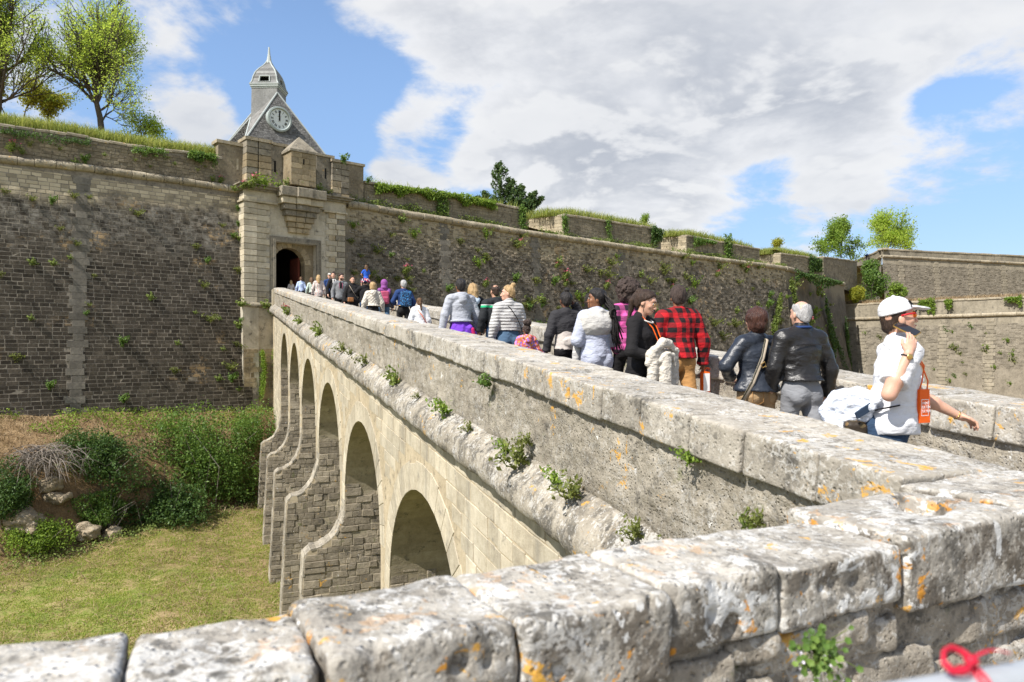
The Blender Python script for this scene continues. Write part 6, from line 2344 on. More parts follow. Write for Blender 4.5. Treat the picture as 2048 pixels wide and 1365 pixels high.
def where(t, z, zc, spots):
    h = 'just under the cordon' if zc - z < 2.2 else ('high up' if zc - z < 4.6 else ('halfway up' if zc - z < 8 else 'low down'))
    return h + ' on the ' + spots[1][int(np.searchsorted(spots[0], t))]


def weed(k, p, s, label, group, yaw=None, name='weed_plant'):
    o = ob(name, TUFT[k], None, label, 'weed', group)
    o.location = p
    o.rotation_euler = (rs.uniform(-.2, .2), rs.uniform(-.2, .2), yaw if yaw is not None else rs.uniform(-.5, .5))
    o.scale = (s * rs.uniform(.85, 1.15), s, s * rs.uniform(.85, 1.15))
    return o


yawL = math.atan2(CW.N[1], CW.N[0]) - math.pi / 2
lw_ = [(10, 385), (65, 400), (105, 405), (148, 394), (180, 396), (277, 430), (446, 453), (468, 474), (152, 490), (107, 530), (140, 518), (393, 497), (414, 525), (475, 545), (2, 553), (175, 612), (170, 630), (388, 628), (416, 643), (435, 640), (342, 745), (452, 738), (466, 692), (475, 655), (65, 530), (187, 555), (30, 720), (480, 700), (455, 760), (470, 780), (430, 760), (95, 775), (240, 800), (440, 700), (300, 600), (350, 690), (120, 460), (60, 640), (240, 690), (405, 575), (480, 420), (478, 450), (480, 480)]
for (u, v) in lw_:
    t, z = CW.hit(u, v, 0.4)
    o = float(batter(t, z))
    kd = rs.choice((0, 1, 4, 5))
    weed(kd, CW.pt(t, o + 0.02, z)[()], rs.uniform(0.55, 1.2) * (1.25 if v > 640 else .95), KIND[kd] + ' ' + where(t, z, ZC, ([chain_t(z) - .7, chain_t(z) + .7, 7.5, GL - 1.0], ['dark wall left of the grey chain', 'grey chain of blocks', 'dark wall right of the grey chain', 'dark wall between chain and gatehouse', 'wall against the gatehouse corner'])), 'weeds on the left rampart', yawL)
for (u, v, k, s) in ((20, 303, 3, 1.1), (45, 308, 0, .8), (560 * 0 + 170, 325, 5, 1.0), (152, 328, 0, .9), (60, 292, 1, .6), (120, 300, 1, .5), (210, 312, 0, .5), (350, 330, 0, .5), (395, 342, 1, .5), (425, 362, 0, .8), (440, 366, 3, .8), (270, 322, 1, .4), (300, 335, 1, .4), (335, 318, 4, .4), (410, 335, 4, .4)):
    t, z = CW.hit(u, v, -0.1)
    weed(k, CW.pt(t, -0.05, z)[()], s, KIND[k] + ' on the parapet ' + ('at the far left' if u < 130 else 'above the grey chain' if u < 240 else 'in the middle of the left length' if u < 380 else 'next to the gatehouse'), 'weeds on the left parapet', yawL)
g2 = random.Random(12)
n_w = 0
while n_w < 190:
    u = g2.uniform(700, 1675)
    v = g2.uniform(420, 700)
    wl_ = CW if u < 1570 else CW2
    zf_ = zc_at if u < 1570 else zc2
    bf_ = batter if u < 1570 else bat2
    t, z = wl_.hit(u, v, 0.6)
    if z > zf_(t) - 0.5 or z < 0.2:
        continue
    dns = 0.35 + 0.65 * fbm(np.array([[t * 0.22, z * 0.12, 4.0]]), 2)[0] + (0.25 if u > 1150 else -0.1)
    if g2.random() > dns + 0.25:
        continue
    t, z = wl_.hit(u, v, float(bf_(t, z)))
    kd = g2.choice((0, 1, 1, 2, 4, 5, 3))
    weed(kd, wl_.pt(t, float(bf_(t, z)) + 0.03, z)[()], g2.uniform(0.6, 1.5) * (1 + (u - 700) / 1400), KIND[kd] + ' ' + where(t if u < 1570 else 200, z, float(zf_(t)), ([mer_geo[0][2], mer_geo[1][0], mer_geo[1][2], mer_geo[2][2], 100], ['rubble wall below the ivy-topped merlon', 'rubble wall below the first gap', 'rubble wall below the second merlon', 'rubble wall below the third merlon', 'rubble wall below the fourth merlon', 'turned end of the rubble wall'])), 'weeds on the right rampart', yawL)
    n_w += 1
for k in range(34):
    u, v = g2.uniform(1730, 2046), g2.uniform(650, 770)
    t, z = LW.hit(u, v, 0.5)
    kd = g2.choice((0, 1, 2, 5))
    weed(kd, LW.pt(t, float(max(0, (z_px(639, 117) - z)) * 0.08) + .03, z)[()], g2.uniform(0.9, 2.2), KIND[kd].replace('pink-flowered', 'pink') + ' ' + where(t, z, z_px(634, 107), ([LWL * .4, LWL * .7], ['lower far rampart beside the corner', 'lower far rampart above the pouch', 'lower far rampart near the right edge'])), 'weeds on the far rampart', 0)
# plants on the gatehouse ledges
for (u, v, k, s, lb) in ((497, 372, 3, 1.7, 'pink-flowered valerian at the left end of the gatehouse cornice'), (485, 374, 3, 1.1, 'second pink valerian at the very corner of the gatehouse cornice'), (528, 372, 2, 1.9, 'bright green plant on the gatehouse cornice beside the valerian'), (516, 370, 2, 1.3, 'low green plant between the valerian and the bright green plant'), (560, 370, 0, 1.0, 'grey-green weed below the arrow slit of the gatehouse'), (575, 368, 0, 1.2, 'bushy weed at the left foot of the corbelled box'), (598, 372, 2, .8, 'low weed under the front of the corbelled box'), (640, 378, 0, 1.3, 'weed at the right foot of the corbelled box'), (655, 385, 1, .9, 'dry weed on the right end of the gatehouse cornice'), (688, 322, 5, 1.3, 'weed on the top right corner of the gatehouse parapet'), (621, 303, 2, .6, 'tiny weed on the roof edge of the corbelled box'), (735, 362, 5, 1.1, 'bluish weed at the right flank of the gatehouse'),
                         (484, 608, 0, 1.3, 'grey-green weed on the plinth roll at the left corner of the gatehouse'), (532, 612, 0, 1.3, 'weed on the plinth roll beside the bridge'), (545, 626, 2, .8, 'weed in the corner between gatehouse and bridge cornice'), (481, 640, 5, .6, 'small weed on the left corner of the gatehouse base'), (470, 378, 0, .9, 'weed where the left cordon meets the gatehouse')):
    o_ = GO + 0.35 if v < 400 and u < 700 else (GO + 0.2 if v > 400 else 0.0)
    t, z = CW.hit(u, v, o_)
    weed(k, CW.pt(t, o_, z - 0.1)[()], s, lb, 'plants on the gatehouse', yawL, 'plant')
# plants rooted along the bridge cornice
yawB = TH + math.pi / 2
cw_list = [(575, 626, 2, .9, 3), (600, 640, 2, .75, 0), (638, 668, 0, .8, 0), (686, 695, 0, .45, 1), (730, 722, 1, .45, 1), (790, 770, 2, .62, 0), (890, 832, 1, .45, 2), (938, 856, 1, .25, 1), (1042, 922, 0, .55, 1), (1057, 888, 1, .3, 1), (1108, 955, 1, .28, 2), (1146, 985, 1, .45, 1), (1272, 1056, 0, .30, 1), (1330, 1086, 1, .22, 1), (1382, 926, 1, .22, 2), (1500, 1060, 0, .25, 0), (1520, 1050, 1, .2, 1), (980, 772, 4, .35, 5), (700, 700, 1, .3, 1), (835, 800, 1, .2, 1), (1010, 925, 1, .3, 2)]
lbs = ['pink-flowered plant at the far end of the bridge cornice', 'leafy plant second from the gate on the bridge cornice', 'bushy green plant third from the gate on the bridge cornice', 'thin weed above the third arch on the cornice', 'upright weed on the cornice above the fourth arch', 'bright green cushion on the cornice above the second arch', 'small round weed below the middle of the parapet', 'tiny weed right of the round weed on the cornice', 'large ragged plant on the cornice above the first arch', 'sprig climbing the parapet over the large ragged plant', 'low yellowish weed right of the large ragged plant', 'wide olive weed against the parapet near the camera', 'reddish-green weed near the end of the cornice', 'flat weed where the cornice meets the near wall', 'weed hanging below the coping of the near parapet', 'sprig behind the near wall on the parapet face', 'second sprig behind the near wall beside the coping', 'dark weed hanging in a parapet crack under the coping', 'little weed on the cornice left of the upright weed', 'tiny moss-like weed between the cushion and the round weed', 'dry weed left of the large ragged plant']
for (u, v, k, s, mt_), lb in zip(cw_list, lbs):
    X = 2.99 if (v - 543) / (u - 440) > 0.55 or u < 700 else XL0
    if v in (888, 926, 1060, 1050, 772):
        X = XL0 - 0.0
    Z = FPX * X / (CB * (u - 440))
    D = (Z - X * SB) / CB
    z = z_px(v, Z)
    if X < 3.0:
        z = max(z, z_top(D) - CAPT - 0.72)
    weed(mt_, Bw(X, D, z)[()] if X > 3 else Bw(X + 0.02, D, ZCT(D) - 0.05)[()], s * 1.25, lb, 'plants on the bridge', yawB, 'plant')

# ------------------------------------------------------------------ cloth, skin and hair
def cloth(name, col, rough=0.85, var=0.12, fold=0.5, pattern=None, spec=0.2, scale=1.0, sheen=0.0):
    mt, nt, b = material(name)
    p = obj_pos(nt)
    n = nt.noise(p, 6.0 * scale, 5, 0.6)
    w = nt.noise(nt.mapv(p, (1.0, 1.0, 2.2)), 9.0, 4, 0.55, 0.6)
    c = nt.mix(nt.m('MULTIPLY', n, var * 2), col, tuple(q * 0.55 for q in col))
    h = nt.m('ADD', nt.m('MULTIPLY', w, 1.0), nt.m('MULTIPLY', nt.noise(p, 260, 2, 0.5), 0.06))
    if pattern:
        c, h = pattern(nt, p, c, h)
    nt.put(b.inputs['Base Color'], c)
    b.inputs['Roughness'].default_value = rough
    b.inputs['Specular IOR Level'].default_value = spec
    if sheen:
        b.inputs['Sheen Weight'].default_value = sheen
    nt.put(b.inputs['Normal'], nt.bump(h, fold, 0.03))
    return mt


def band(nt, x, freq, lo, hi):
    f = nt.m('FRACT', nt.m('ADD', nt.m('MULTIPLY', x, freq), 100.0))
    return nt.m('MULTIPLY', nt.m('GREATER_THAN', f, lo), nt.m('LESS_THAN', f, hi))


def around(nt, p):
    x, y, z = nt.sep(p)
    return nt.m('ADD', x, nt.m('MULTIPLY', y, 0.6)), z


def plaid(a, b_, freq):
    def f(nt, p, c, h):
        x, z = around(nt, p)
        v, w = band(nt, x, freq, 0.0, 0.5), band(nt, z, freq, 0.0, 0.5)
        both = nt.m('MULTIPLY', v, w)
        one = nt.m('SUBTRACT', nt.m('ADD', v, w), nt.m('MULTIPLY', both, 2.0))
        mid = tuple((p_ * .42 + q_ * .58) for p_, q_ in zip(a, b_))
        c = nt.mix(one, a, mid)
        return nt.mix(both, c, b_), h
    return f


def stripes(cols, freq, vertical=True):
    def f(nt, p, c, h):
        x, z = around(nt, p)
        for k, q in enumerate(cols):
            c = nt.mix(band(nt, x if vertical else z, freq, k * .3 + .05, k * .3 + .17), c, q)
        return c, h
    return f


def quilt(freq, diamond=True, depth=0.7):
    def f(nt, p, c, h):
        x, z = around(nt, p)
        u = nt.m('ADD', x, z) if diamond else z
        v = nt.m('SUBTRACT', x, z)
        a = nt.m('ABSOLUTE', nt.m('SINE', nt.m('MULTIPLY', u, freq * math.pi)))
        k = nt.m('MINIMUM', a, nt.m('ABSOLUTE', nt.m('SINE', nt.m('MULTIPLY', v, freq * math.pi)))) if diamond else a
        k = nt.m('POWER', k, 0.5)
        return nt.mix(nt.m('ADD', nt.m('MULTIPLY', nt.sm(k, 0.0, 0.45), 0.45), 0.55), tuple(q * 0.70 for q in (0.5, 0.48, 0.45)), c), nt.m('ADD', nt.m('MULTIPLY', k, depth), h)
    return f


def flowers(cols, freq):
    def f(nt, p, c, h):
        for k, q in enumerate(cols):
            d = nt.voro(nt.vm('ADD', p, (k * 1.37, k * .71, k * .33)), freq)
            c = nt.mix(nt.m('LESS_THAN', d, 0.38), c, q)
        return c, h
    return f


def zband(z0, z1, col, z2=None, col2=None):
    def f(nt, p, c, h):
        x, y, z = nt.sep(p)
        c = nt.mix(nt.m('MULTIPLY', nt.m('GREATER_THAN', z, z0), nt.m('LESS_THAN', z, z1)), c, col)
        if col2:
            c = nt.mix(nt.m('MULTIPLY', nt.m('GREATER_THAN', z, z1), nt.m('LESS_THAN', z, z2)), c, col2)
        return c, h
    return f


def skin(name, col):
    mt, nt, b = material(name)
    p = obj_pos(nt)
    n = nt.noise(p, 16, 4, 0.6)
    nt.put(b.inputs['Base Color'], nt.mix(n, tuple(q * 0.86 for q in col), (min(1, col[0] * 1.1), col[1] * 1.0, col[2] * 0.97)))
    b.inputs['Roughness'].default_value = 0.5
    b.inputs['Specular IOR Level'].default_value = 0.35
    b.inputs['Subsurface Weight'].default_value = 0.12
    b.inputs['Subsurface Radius'].default_value = (0.02, 0.008, 0.004)
    b.inputs['Subsurface Scale'].default_value = 0.3
    return mt


def hairm(name, c0, c1, rough=0.5):
    mt, nt, b = material(name)
    p = obj_pos(nt)
    n = nt.noise(nt.mapv(p, (1, 1, 0.14)), 150, 3, 0.7)
    n2 = nt.noise(p, 14, 3)
    f = nt.m('ADD', nt.m('MULTIPLY', n, 0.7), nt.m('MULTIPLY', n2, 0.3))
    nt.put(b.inputs['Base Color'], nt.mix(nt.sm(f, 0.32, 0.68), c0, c1))
    b.inputs['Roughness'].default_value = rough
    nt.put(b.inputs['Normal'], nt.bump(n, 0.9, 0.01))
    return mt


SK = {'light': skin('light_skin', (0.56, 0.34, 0.245)), 'tan': skin('tanned_skin', (0.46, 0.27, 0.18)), 'brown': skin('brown_skin', (0.24, 0.115, 0.06)), 'dark': skin('dark_skin', (0.13, 0.06, 0.034))}
HM = {'black': hairm('black_hair', (0.010, 0.009, 0.009), (0.035, 0.03, 0.028)), 'dark': hairm('dark_brown_hair', (0.018, 0.011, 0.008), (0.06, 0.036, 0.024)), 'brown': hairm('brown_hair', (0.06, 0.032, 0.016), (0.16, 0.09, 0.045)),
      'blond': hairm('blond_hair', (0.24, 0.15, 0.065), (0.50, 0.35, 0.18)), 'grey': hairm('grey_hair', (0.25, 0.24, 0.235), (0.5, 0.49, 0.48)), 'afro': hairm('curly_hair', (0.022, 0.016, 0.014), (0.085, 0.06, 0.05), 0.8), 'auburn': hairm('auburn_hair', (0.022, 0.010, 0.008), (0.085, 0.036, 0.024), 0.35)}
FAB = {
    'jeans': cloth('blue_denim', (0.075, 0.135, 0.215), var=0.35, fold=0.6), 'jeans_dark': cloth('dark_denim', (0.035, 0.065, 0.12), var=0.3, fold=0.6), 'black': cloth('black_cloth', (0.014, 0.013, 0.014), fold=0.5), 'charcoal': cloth('charcoal_denim', (0.035, 0.034, 0.037), fold=0.7),
    'grey_hoodie': cloth('light_grey_sweat', (0.37, 0.385, 0.43), fold=0.7), 'grey_mid': cloth('mid_grey_sweat', (0.18, 0.185, 0.195), fold=0.6), 'white': cloth('white_pique', (0.66, 0.66, 0.68), fold=0.55, var=0.03), 'cream': cloth('cream_quilted', (0.60, 0.55, 0.47), fold=0.8, pattern=quilt(11)),
    'quilt_grey': cloth('pale_grey_quilted', (0.46, 0.45, 0.44), fold=0.8, pattern=quilt(20, False)), 'navy': cloth('navy_jacket', (0.02, 0.045, 0.14), fold=0.5), 'leather_black': cloth('black_leather', (0.012, 0.011, 0.011), rough=0.38, spec=0.5, fold=0.45, var=0.1), 'leather_navy': cloth('navy_leather', (0.018, 0.023, 0.034), rough=0.40, spec=0.5, fold=0.4, var=0.1),
    'tan': cloth('tan_cotton', (0.40, 0.265, 0.14), fold=0.5), 'ochre': cloth('ochre_cotton', (0.40, 0.21, 0.075), fold=0.6), 'grey_jean': cloth('grey_denim', (0.26, 0.265, 0.28), var=0.3, fold=0.5), 'lilac': cloth('pale_lilac_sweat', (0.42, 0.445, 0.54), fold=0.7),
    'buffalo': cloth('red_black_check_flannel', (0.45, 0.02, 0.025), fold=0.5, pattern=plaid((0.46, 0.014, 0.02), (0.014, 0.012, 0.013), 1 / 0.118)), 'pinkplaid': cloth('pink_black_check', (0.6, 0.1, 0.3), fold=0.5, pattern=plaid((0.62, 0.10, 0.33), (0.03, 0.02, 0.03), 1 / 0.15)),
    'paleblue': cloth('pale_blue_shirt', (0.45, 0.54, 0.76), fold=0.6), 'mint': cloth('pale_mint_top', (0.48, 0.56, 0.48), fold=0.6), 'stripe': cloth('striped_blouse', (0.66, 0.60, 0.54), fold=0.4, pattern=stripes(((0.06, 0.05, 0.07), (0.45, 0.12, 0.10), (0.3, 0.28, 0.28)), 1 / 0.085)),
    'blue': cloth('royal_blue_top', (0.03, 0.11, 0.52), fold=0.4), 'floral': cloth('floral_skirt', (0.02, 0.025, 0.09), fold=0.4, pattern=flowers(((0.6, 0.05, 0.09), (0.7, 0.6, 0.55)), 17)), 'purple': cloth('purple_cloth', (0.17, 0.05, 0.50), fold=0.7), 'mauve': cloth('mauve_hood', (0.26, 0.08, 0.28), fold=0.6),
    'pinkpack': cloth('pink_nylon', (0.42, 0.08, 0.15), fold=0.4), 'greyplum': cloth('grey_coat', (0.05, 0.045, 0.055), fold=0.5), 'bluepack': cloth('blue_patterned_nylon', (0.02, 0.03, 0.06), fold=0.3, pattern=flowers(((0.025, 0.12, 0.32), (0.05, 0.22, 0.45)), 30)),
    'coral': cloth('coral_patterned_jacket', (0.62, 0.14, 0.11), fold=0.6, pattern=flowers(((0.7, 0.35, 0.08), (0.65, 0.30, 0.42), (0.35, 0.18, 0.55)), 22)), 'shawl': cloth('off_white_wool', (0.50, 0.485, 0.46), fold=0.7, rough=1.0), 'beige': cloth('pale_beige_jersey', (0.50, 0.45, 0.41), fold=0.6),
    'sherpa': cloth('cream_fleece', (0.62, 0.57, 0.49), fold=1.0, rough=1.0, var=0.2, scale=6), 'sherpa_blue': cloth('white_fleece', (0.62, 0.66, 0.74), fold=1.0, rough=1.0, var=0.15, scale=6), 'orange': cloth('orange_nonwoven', (0.85, 0.13, 0.012), fold=0.2, rough=0.6), 'magenta': cloth('magenta_lining', (0.5, 0.02, 0.12), fold=0.2),
    'green': cloth('green_lining', (0.02, 0.36, 0.16), fold=0.3), 'sport': cloth('dark_track_top', (0.022, 0.024, 0.027), fold=0.5, pattern=zband(1.345, 1.385, (0.02, 0.36, 0.16), 1.40, (0.6, 0.6, 0.6))), 'ice': cloth('ice_blue_hood', (0.50, 0.60, 0.70), fold=0.5), 'tanleather': cloth('tan_leather', (0.30, 0.13, 0.045), rough=0.45, fold=0.2, spec=0.4),
    'olive': cloth('olive_leather', (0.045, 0.042, 0.022), rough=0.4, fold=0.2, spec=0.45), 'strap': cloth('woven_strap', (0.5, 0.42, 0.32), fold=0.1), 'shoe': cloth('dark_shoe', (0.03, 0.028, 0.028), fold=0.1), 'shoe_white': cloth('white_trainer', (0.6, 0.6, 0.6), fold=0.1), 'camo': cloth('brown_printed_bag', (0.035, 0.026, 0.018), fold=0.3, rough=0.5, pattern=flowers(((0.16, 0.10, 0.045), (0.08, 0.06, 0.03)), 20)),
    'glass': cloth('dark_phone_glass', (0.02, 0.02, 0.024), rough=0.08, spec=0.6, fold=0.0), 'gold': cloth('gold_metal', (0.65, 0.42, 0.14), rough=0.3, fold=0.0, spec=0.6), 'pearl': cloth('pearl', (0.7, 0.66, 0.6), rough=0.3, fold=0.0), 'denim_trim': cloth('denim_patch', (0.03, 0.05, 0.085), fold=0.2), 'red': cloth('red_plastic', (0.5, 0.02, 0.03), rough=0.4, fold=0.0),
    'white_flat': cloth('white_print', (0.8, 0.8, 0.8), fold=0.0, var=0.0), 'lens': cloth('amber_mirror_lens', (0.75, 0.20, 0.01), rough=0.12, spec=0.7, fold=0.0), 'iris': cloth('eye_white', (0.5, 0.47, 0.44), rough=0.3, fold=0), 'pupil': cloth('eye_iris', (0.03, 0.018, 0.012), rough=0.2, fold=0), 'lips': cloth('lip_tint', (0.36, 0.12, 0.10), fold=0, rough=0.5), 'lips_dark': cloth('dark_lip_tint', (0.16, 0.06, 0.05), fold=0, rough=0.5),
}
for q in ('gold',):
    FAB[q].node_tree.nodes['Principled BSDF'].inputs['Metallic'].default_value = 0.9
FAB['lens'].node_tree.nodes['Principled BSDF'].inputs['Metallic'].default_value = 0.7


def lerp(a, b, f):
    return np.array(a, float) * (1 - f) + np.array(b, float) * f


def solve(u, v, X):
    Z = FPX * X / (CB * (u - 440))
    D = (Z - X * SB) / CB
    zh = EYE + (HV - v) / FPX * Z
    zf = float(z_deck(D))
    return Z, D, zh, zf


PEOPLE = {}


def person(key, label, u, v, X, yaw, sk, top, bottom, hair=None, aL=None, aR=None, head=(0, 0), hairtop=0.012, bw=1.0, bd=1.0, sex='m', stride=(16, -18), hem=0.86, tsl='long', hood=None, collar=None, shoe='shoe', flare=0.0, ts=0.0, H=None, dz=0.0,
           hands=(0.5, 0.5), bottom_e=0.0, base=None, sit=False, hand_dir=(None, None), lean=0.0, group='people walking over the bridge', skirt=None, hip=1.0):
    Z, D, zh, zf = solve(u, v, X)
    if H is None:
        H = zh - zf
    if base is None:
        base = Bw(X, D, zf + dz)[()]
    s = (H - hairtop) / 1.75
    rz = TH + R(yaw)
    rt = root('person', tuple(base), label, 'person', group, rz)
    ROOT_LOC.pop(rt.name)                  # its parts are given in the body's own coordinates
    st = {'root': rt, 's': s, 'base': np.array(base), 'rz': rz, 'Z': Z, 'D': D}
    PEOPLE[key] = st
    sw = (0.172 if sex == 'm' else 0.150) * bw
    near = Z < 7.5
    mid = Z < 15
    h_g = 0.0095 if near else (0.0125 if mid else 0.018)
    h_h = 0.0055 if near else (0.0075 if mid else 0.011)
    h_hand = 0.0042 if near else (0.006 if mid else 0.009)
    sd = sum(map(ord, key)) * 0.37

    def pose(q):                    # trunk leans forward from the hips
        q = np.array(q, float)
        if lean and q[2] > 0.95:
            a = R(lean)
            y, z = q[1], q[2] - 0.95
            q = np.array([q[0], y * math.cos(a) + z * math.sin(a), 0.95 + z * math.cos(a) - y * math.sin(a)])
        return q
    eL, wL = aL or ((-0.25 * bw, -0.03, 1.13), (-0.27 * bw, 0.05, 0.885))
    eR, wR = aR or ((0.25 * bw, -0.03, 1.13), (0.27 * bw, 0.05, 0.885))
    shL, shR = (-sw - 0.005, 0, 1.40), (sw + 0.005, 0, 1.40)
    arms = [tuple(pose(q) for q in (shL, eL, wL)), tuple(pose(q) for q in (shR, eR, wR))]
    legs = []
    for sgn, an in ((-1, stride[0]), (1, stride[1])):
        hp = np.array([sgn * 0.088 * hip, 0, 0.90])
        if sit:
            kn = hp + np.array([sgn * 0.04, 0.36, 0.02])
            ak = kn + np.array([0, 0.02, -0.38])
        else:
            a = R(an)
            kn = hp + 0.41 * np.array([0, math.sin(a), -math.cos(a)])
            b_ = a - R(10 if an > 0 else 20)
            ak = kn + 0.41 * np.array([0, math.sin(b_), -math.cos(b_)])
            ak[2] = max(ak[2], 0.085)
        legs.append((hp, kn, ak))
    # --- head frame
    piv = pose((0, -0.01, 1.50))
    yw, pt = R(head[0]), R(head[1])
    Rz = np.array([[math.cos(yw), -math.sin(yw), 0], [math.sin(yw), math.cos(yw), 0], [0, 0, 1]])
    Rx = np.array([[1, 0, 0], [0, math.cos(-pt), -math.sin(-pt)], [0, math.sin(-pt), math.cos(-pt)]])
    HR = Rz @ Rx

    def hp_(q):
        return HR @ (np.array(q, float) - np.array([0, -0.01, 1.50])) + piv
    st['hp'] = hp_
    st['HR'] = HR
    st['arms'] = arms
    acc = Acc()
    k_child = 1.0

    def put(fld):
        V, F = fld.mesh()
        if len(F):
            acc.add(V * s, F)

    # head and neck
    c0 = hp_((0, 0.01, 1.62))
    f = Field(c0 - 0.21, c0 + 0.19, h_h)
    f.ell(hp_((0, -0.012, 1.662)), (0.074, 0.094, 0.090), 0.01, HR)
    f.ell(hp_((0, 0.028, 1.60)), (0.058, 0.066, 0.082), 0.035, HR)
    f.ell(hp_((0, 0.068, 1.548)), (0.027, 0.024, 0.022), 0.03, HR)
    f.ell(hp_((0, 0.070, 1.672)), (0.05, 0.022, 0.016), 0.025, HR)
    for sg in (-1, 1):
        f.ell(hp_((sg * 0.036, 0.062, 1.612)), (0.024, 0.022, 0.02), 0.02, HR)
        f.ell(hp_((sg * 0.031, 0.096, 1.645)), (0.018, 0.014, 0.011), 0.012, HR, sub=True)
        f.ell(hp_((sg * 0.031, 0.080, 1.645)), (0.013, 0.0125, 0.012), 0.004, HR)
        f.ell(hp_((sg * 0.077, -0.008, 1.622)), (0.011, 0.021, 0.031), 0.008, HR)
    f.cone(hp_((0, 0.090, 1.652)), hp_((0, 0.116, 1.603)), 0.008, 0.0115, 0.012)
    for sg in (-1, 1):
        f.ell(hp_((sg * 0.011, 0.104, 1.600)), (0.010, 0.011, 0.008), 0.006, HR)
    f.ell(hp_((0, 0.093, 1.576)), (0.023, 0.010, 0.0065), 0.008, HR)
    f.ell(hp_((0, 0.091, 1.563)), (0.020, 0.010, 0.007), 0.006, HR)
    f.cone(pose((0, -0.025, 1.43)), hp_((0, -0.012, 1.575)), 0.060 * (1 if sex == 'm' else .86), 0.053 * (1 if sex == 'm' else .86), 0.03)
    put(f)
    # hands, with the forearm when bare
    fa = [np.array(wL), np.array(wR)]
    for i, (sh, el, wr) in enumerate(arms):
        d = hand_dir[i]
        fore = (wr - el) / np.linalg.norm(wr - el)
        d = np.array(d, float) if d is not None else fore + np.array([0, 0.12, 0])
        d /= np.linalg.norm(d)
        inw = np.array([1.0 if i == 0 else -1.0, 0.25, 0.1])       # palm faces the body
        if isinstance(hands[i], (tuple, list)):
            cur, pn = hands[i][0], np.array(hands[i][1], float)
        else:
            cur, pn = hands[i], inw
        pn = pn - d * (pn @ d)
        pn /= np.linalg.norm(pn)
        sd_ = np.cross(d, pn)
        if i == 1:
            sd_ = -sd_
        sd_ = -sd_                                                     # towards the thumb
        c = wr + d * 0.09
        f = Field(c - 0.14, c + 0.14, h_hand)
        f.cone(wr - fore * 0.16, wr, 0.036, 0.026, 0.01)
        f.cone(wr, wr + d * 0.03, 0.025, 0.026, 0.015)
        Rm = np.stack([sd_, d, pn], 1)
        f.ell(wr + d * 0.052, (0.040, 0.048, 0.017), 0.014, Rm)
        for q, (off, ln) in enumerate(((0.028, 0.070), (0.0095, 0.079), (-0.0095, 0.074), (-0.027, 0.058))):
            b0 = wr + d * (0.088 - abs(off) * 0.25) + sd_ * off
            a1 = cur * (0.9 + 0.12 * q)
            d1 = d * math.cos(a1) + pn * math.sin(a1) + sd_ * off * 1.5
            b1 = b0 + d1 * ln * 0.5
            a2 = a1 + cur * 1.1
            d2 = d * math.cos(a2) + pn * math.sin(a2)
            b2 = b1 + d2 * ln * 0.5
            f.cone(b0 - d * 0.012, b1, 0.0098, 0.0088, 0.004)
            f.cone(b1, b2, 0.0088, 0.0072, 0.003)
        t0 = wr + d * 0.022 + sd_ * 0.026
        t1 = t0 + (d * 0.62 + sd_ * 0.62 + pn * 0.25 * (0.5 + cur)) * 0.042
        t2 = t1 + (d * 0.9 + sd_ * 0.15 + pn * 0.5 * cur) * 0.034
        f.cone(t0, t1, 0.0135, 0.0108, 0.01)
        f.cone(t1, t2, 0.0108, 0.0085, 0.004)
        put(f)
        st['hand%d' % i] = (wr, d, pn, sd_)
    # the rest of the body under the clothes
    hb = 0.02
    f = Field((-0.55, -0.35, 0.02), (0.55, 0.62, 1.60), hb)
    for c, r in (((0, 0, 1.27), (0.145 * bw, 0.09, 0.18)), ((0, 0, 1.08), (0.125 * bw, 0.09, 0.16)), ((0, -0.005, 0.94), (0.14 * bw, 0.10, 0.12))):
        f.ell(pose(c), r, 0.05)
    for (sh, el, wr) in arms:
        f.cone(sh, el, 0.045, 0.036, 0.03)
        f.cone(el, wr, 0.037, 0.026, 0.02)
    for (hp0, kn, ak) in legs:
        f.cone(hp0, kn, 0.075, 0.05, 0.04)
        f.cone(kn, ak, 0.05, 0.035, 0.02)
        f.cone(ak, ak + np.array([0, 0.12, -0.035]), 0.035, 0.03, 0.02)
    put(f)
    part('body', acc.mesh('body', SK[sk], smooth=True), rt)

    # --- lower garment
    if bottom:
        e = bottom_e
        f = Field((-0.42, -0.42, 0.0), (0.42, 0.50, max(1.03, hem + .07)), h_g)
        if hem > .97:
            f.ell((0, 0.0, 1.05), (0.140 * bw + e, 0.105 * bd + e, 0.13), 0.05)
        f.ell((0, -0.008, 0.945), (0.158 * bw * hip + e, 0.118 * bd + e, 0.13), 0.05)
        for sg in (-1, 1):
            f.ell((sg * 0.078 * hip, -0.068, 0.885), (0.088 * hip + e, 0.082 + e, 0.098 + e), 0.035)
        for (hp0, kn, ak) in legs:
            f.cone(hp0, kn, 0.090 * hip + e, 0.066 + e, 0.035)
            f.cone(kn, ak, 0.064 + e, 0.052 + e * 1.4, 0.02)
        if skirt:
            f.cone((0, 0, 0.98), (0, 0, skirt + .1), 0.13, 0.27, 0.03)
            f.plane(2, skirt, 1)
        f.plane(2, max(1.015, hem + .05), -1)
        if not skirt:
            f.plane(2, 0.075, 1)
        f.rough(0.010, (11, 11, 15), 3, sd)
        V, F = f.mesh()
        part('skirt' if skirt else 'trousers', mk('trousers', V * s, F, FAB[bottom], smooth=True), rt)
    for (hp0, kn, ak) in legs:
        f = Field(ak + (-.07, -.12, -.1), ak + (.07, .24, .08), 0.012)
        f.ell(ak + (0, -0.01, -0.035), (0.042, 0.055, 0.045), 0.02)
        f.ell(ak + (0, 0.10, -0.05), (0.046, 0.11, 0.036), 0.03)
        f.plane(2, ak[2] - 0.084, 1)
        V, F = f.mesh()
        part('shoe', mk('shoe', V * s, F, FAB[shoe], smooth=True), rt)

    # --- upper garment
    tops = top if isinstance(top, list) else [top]
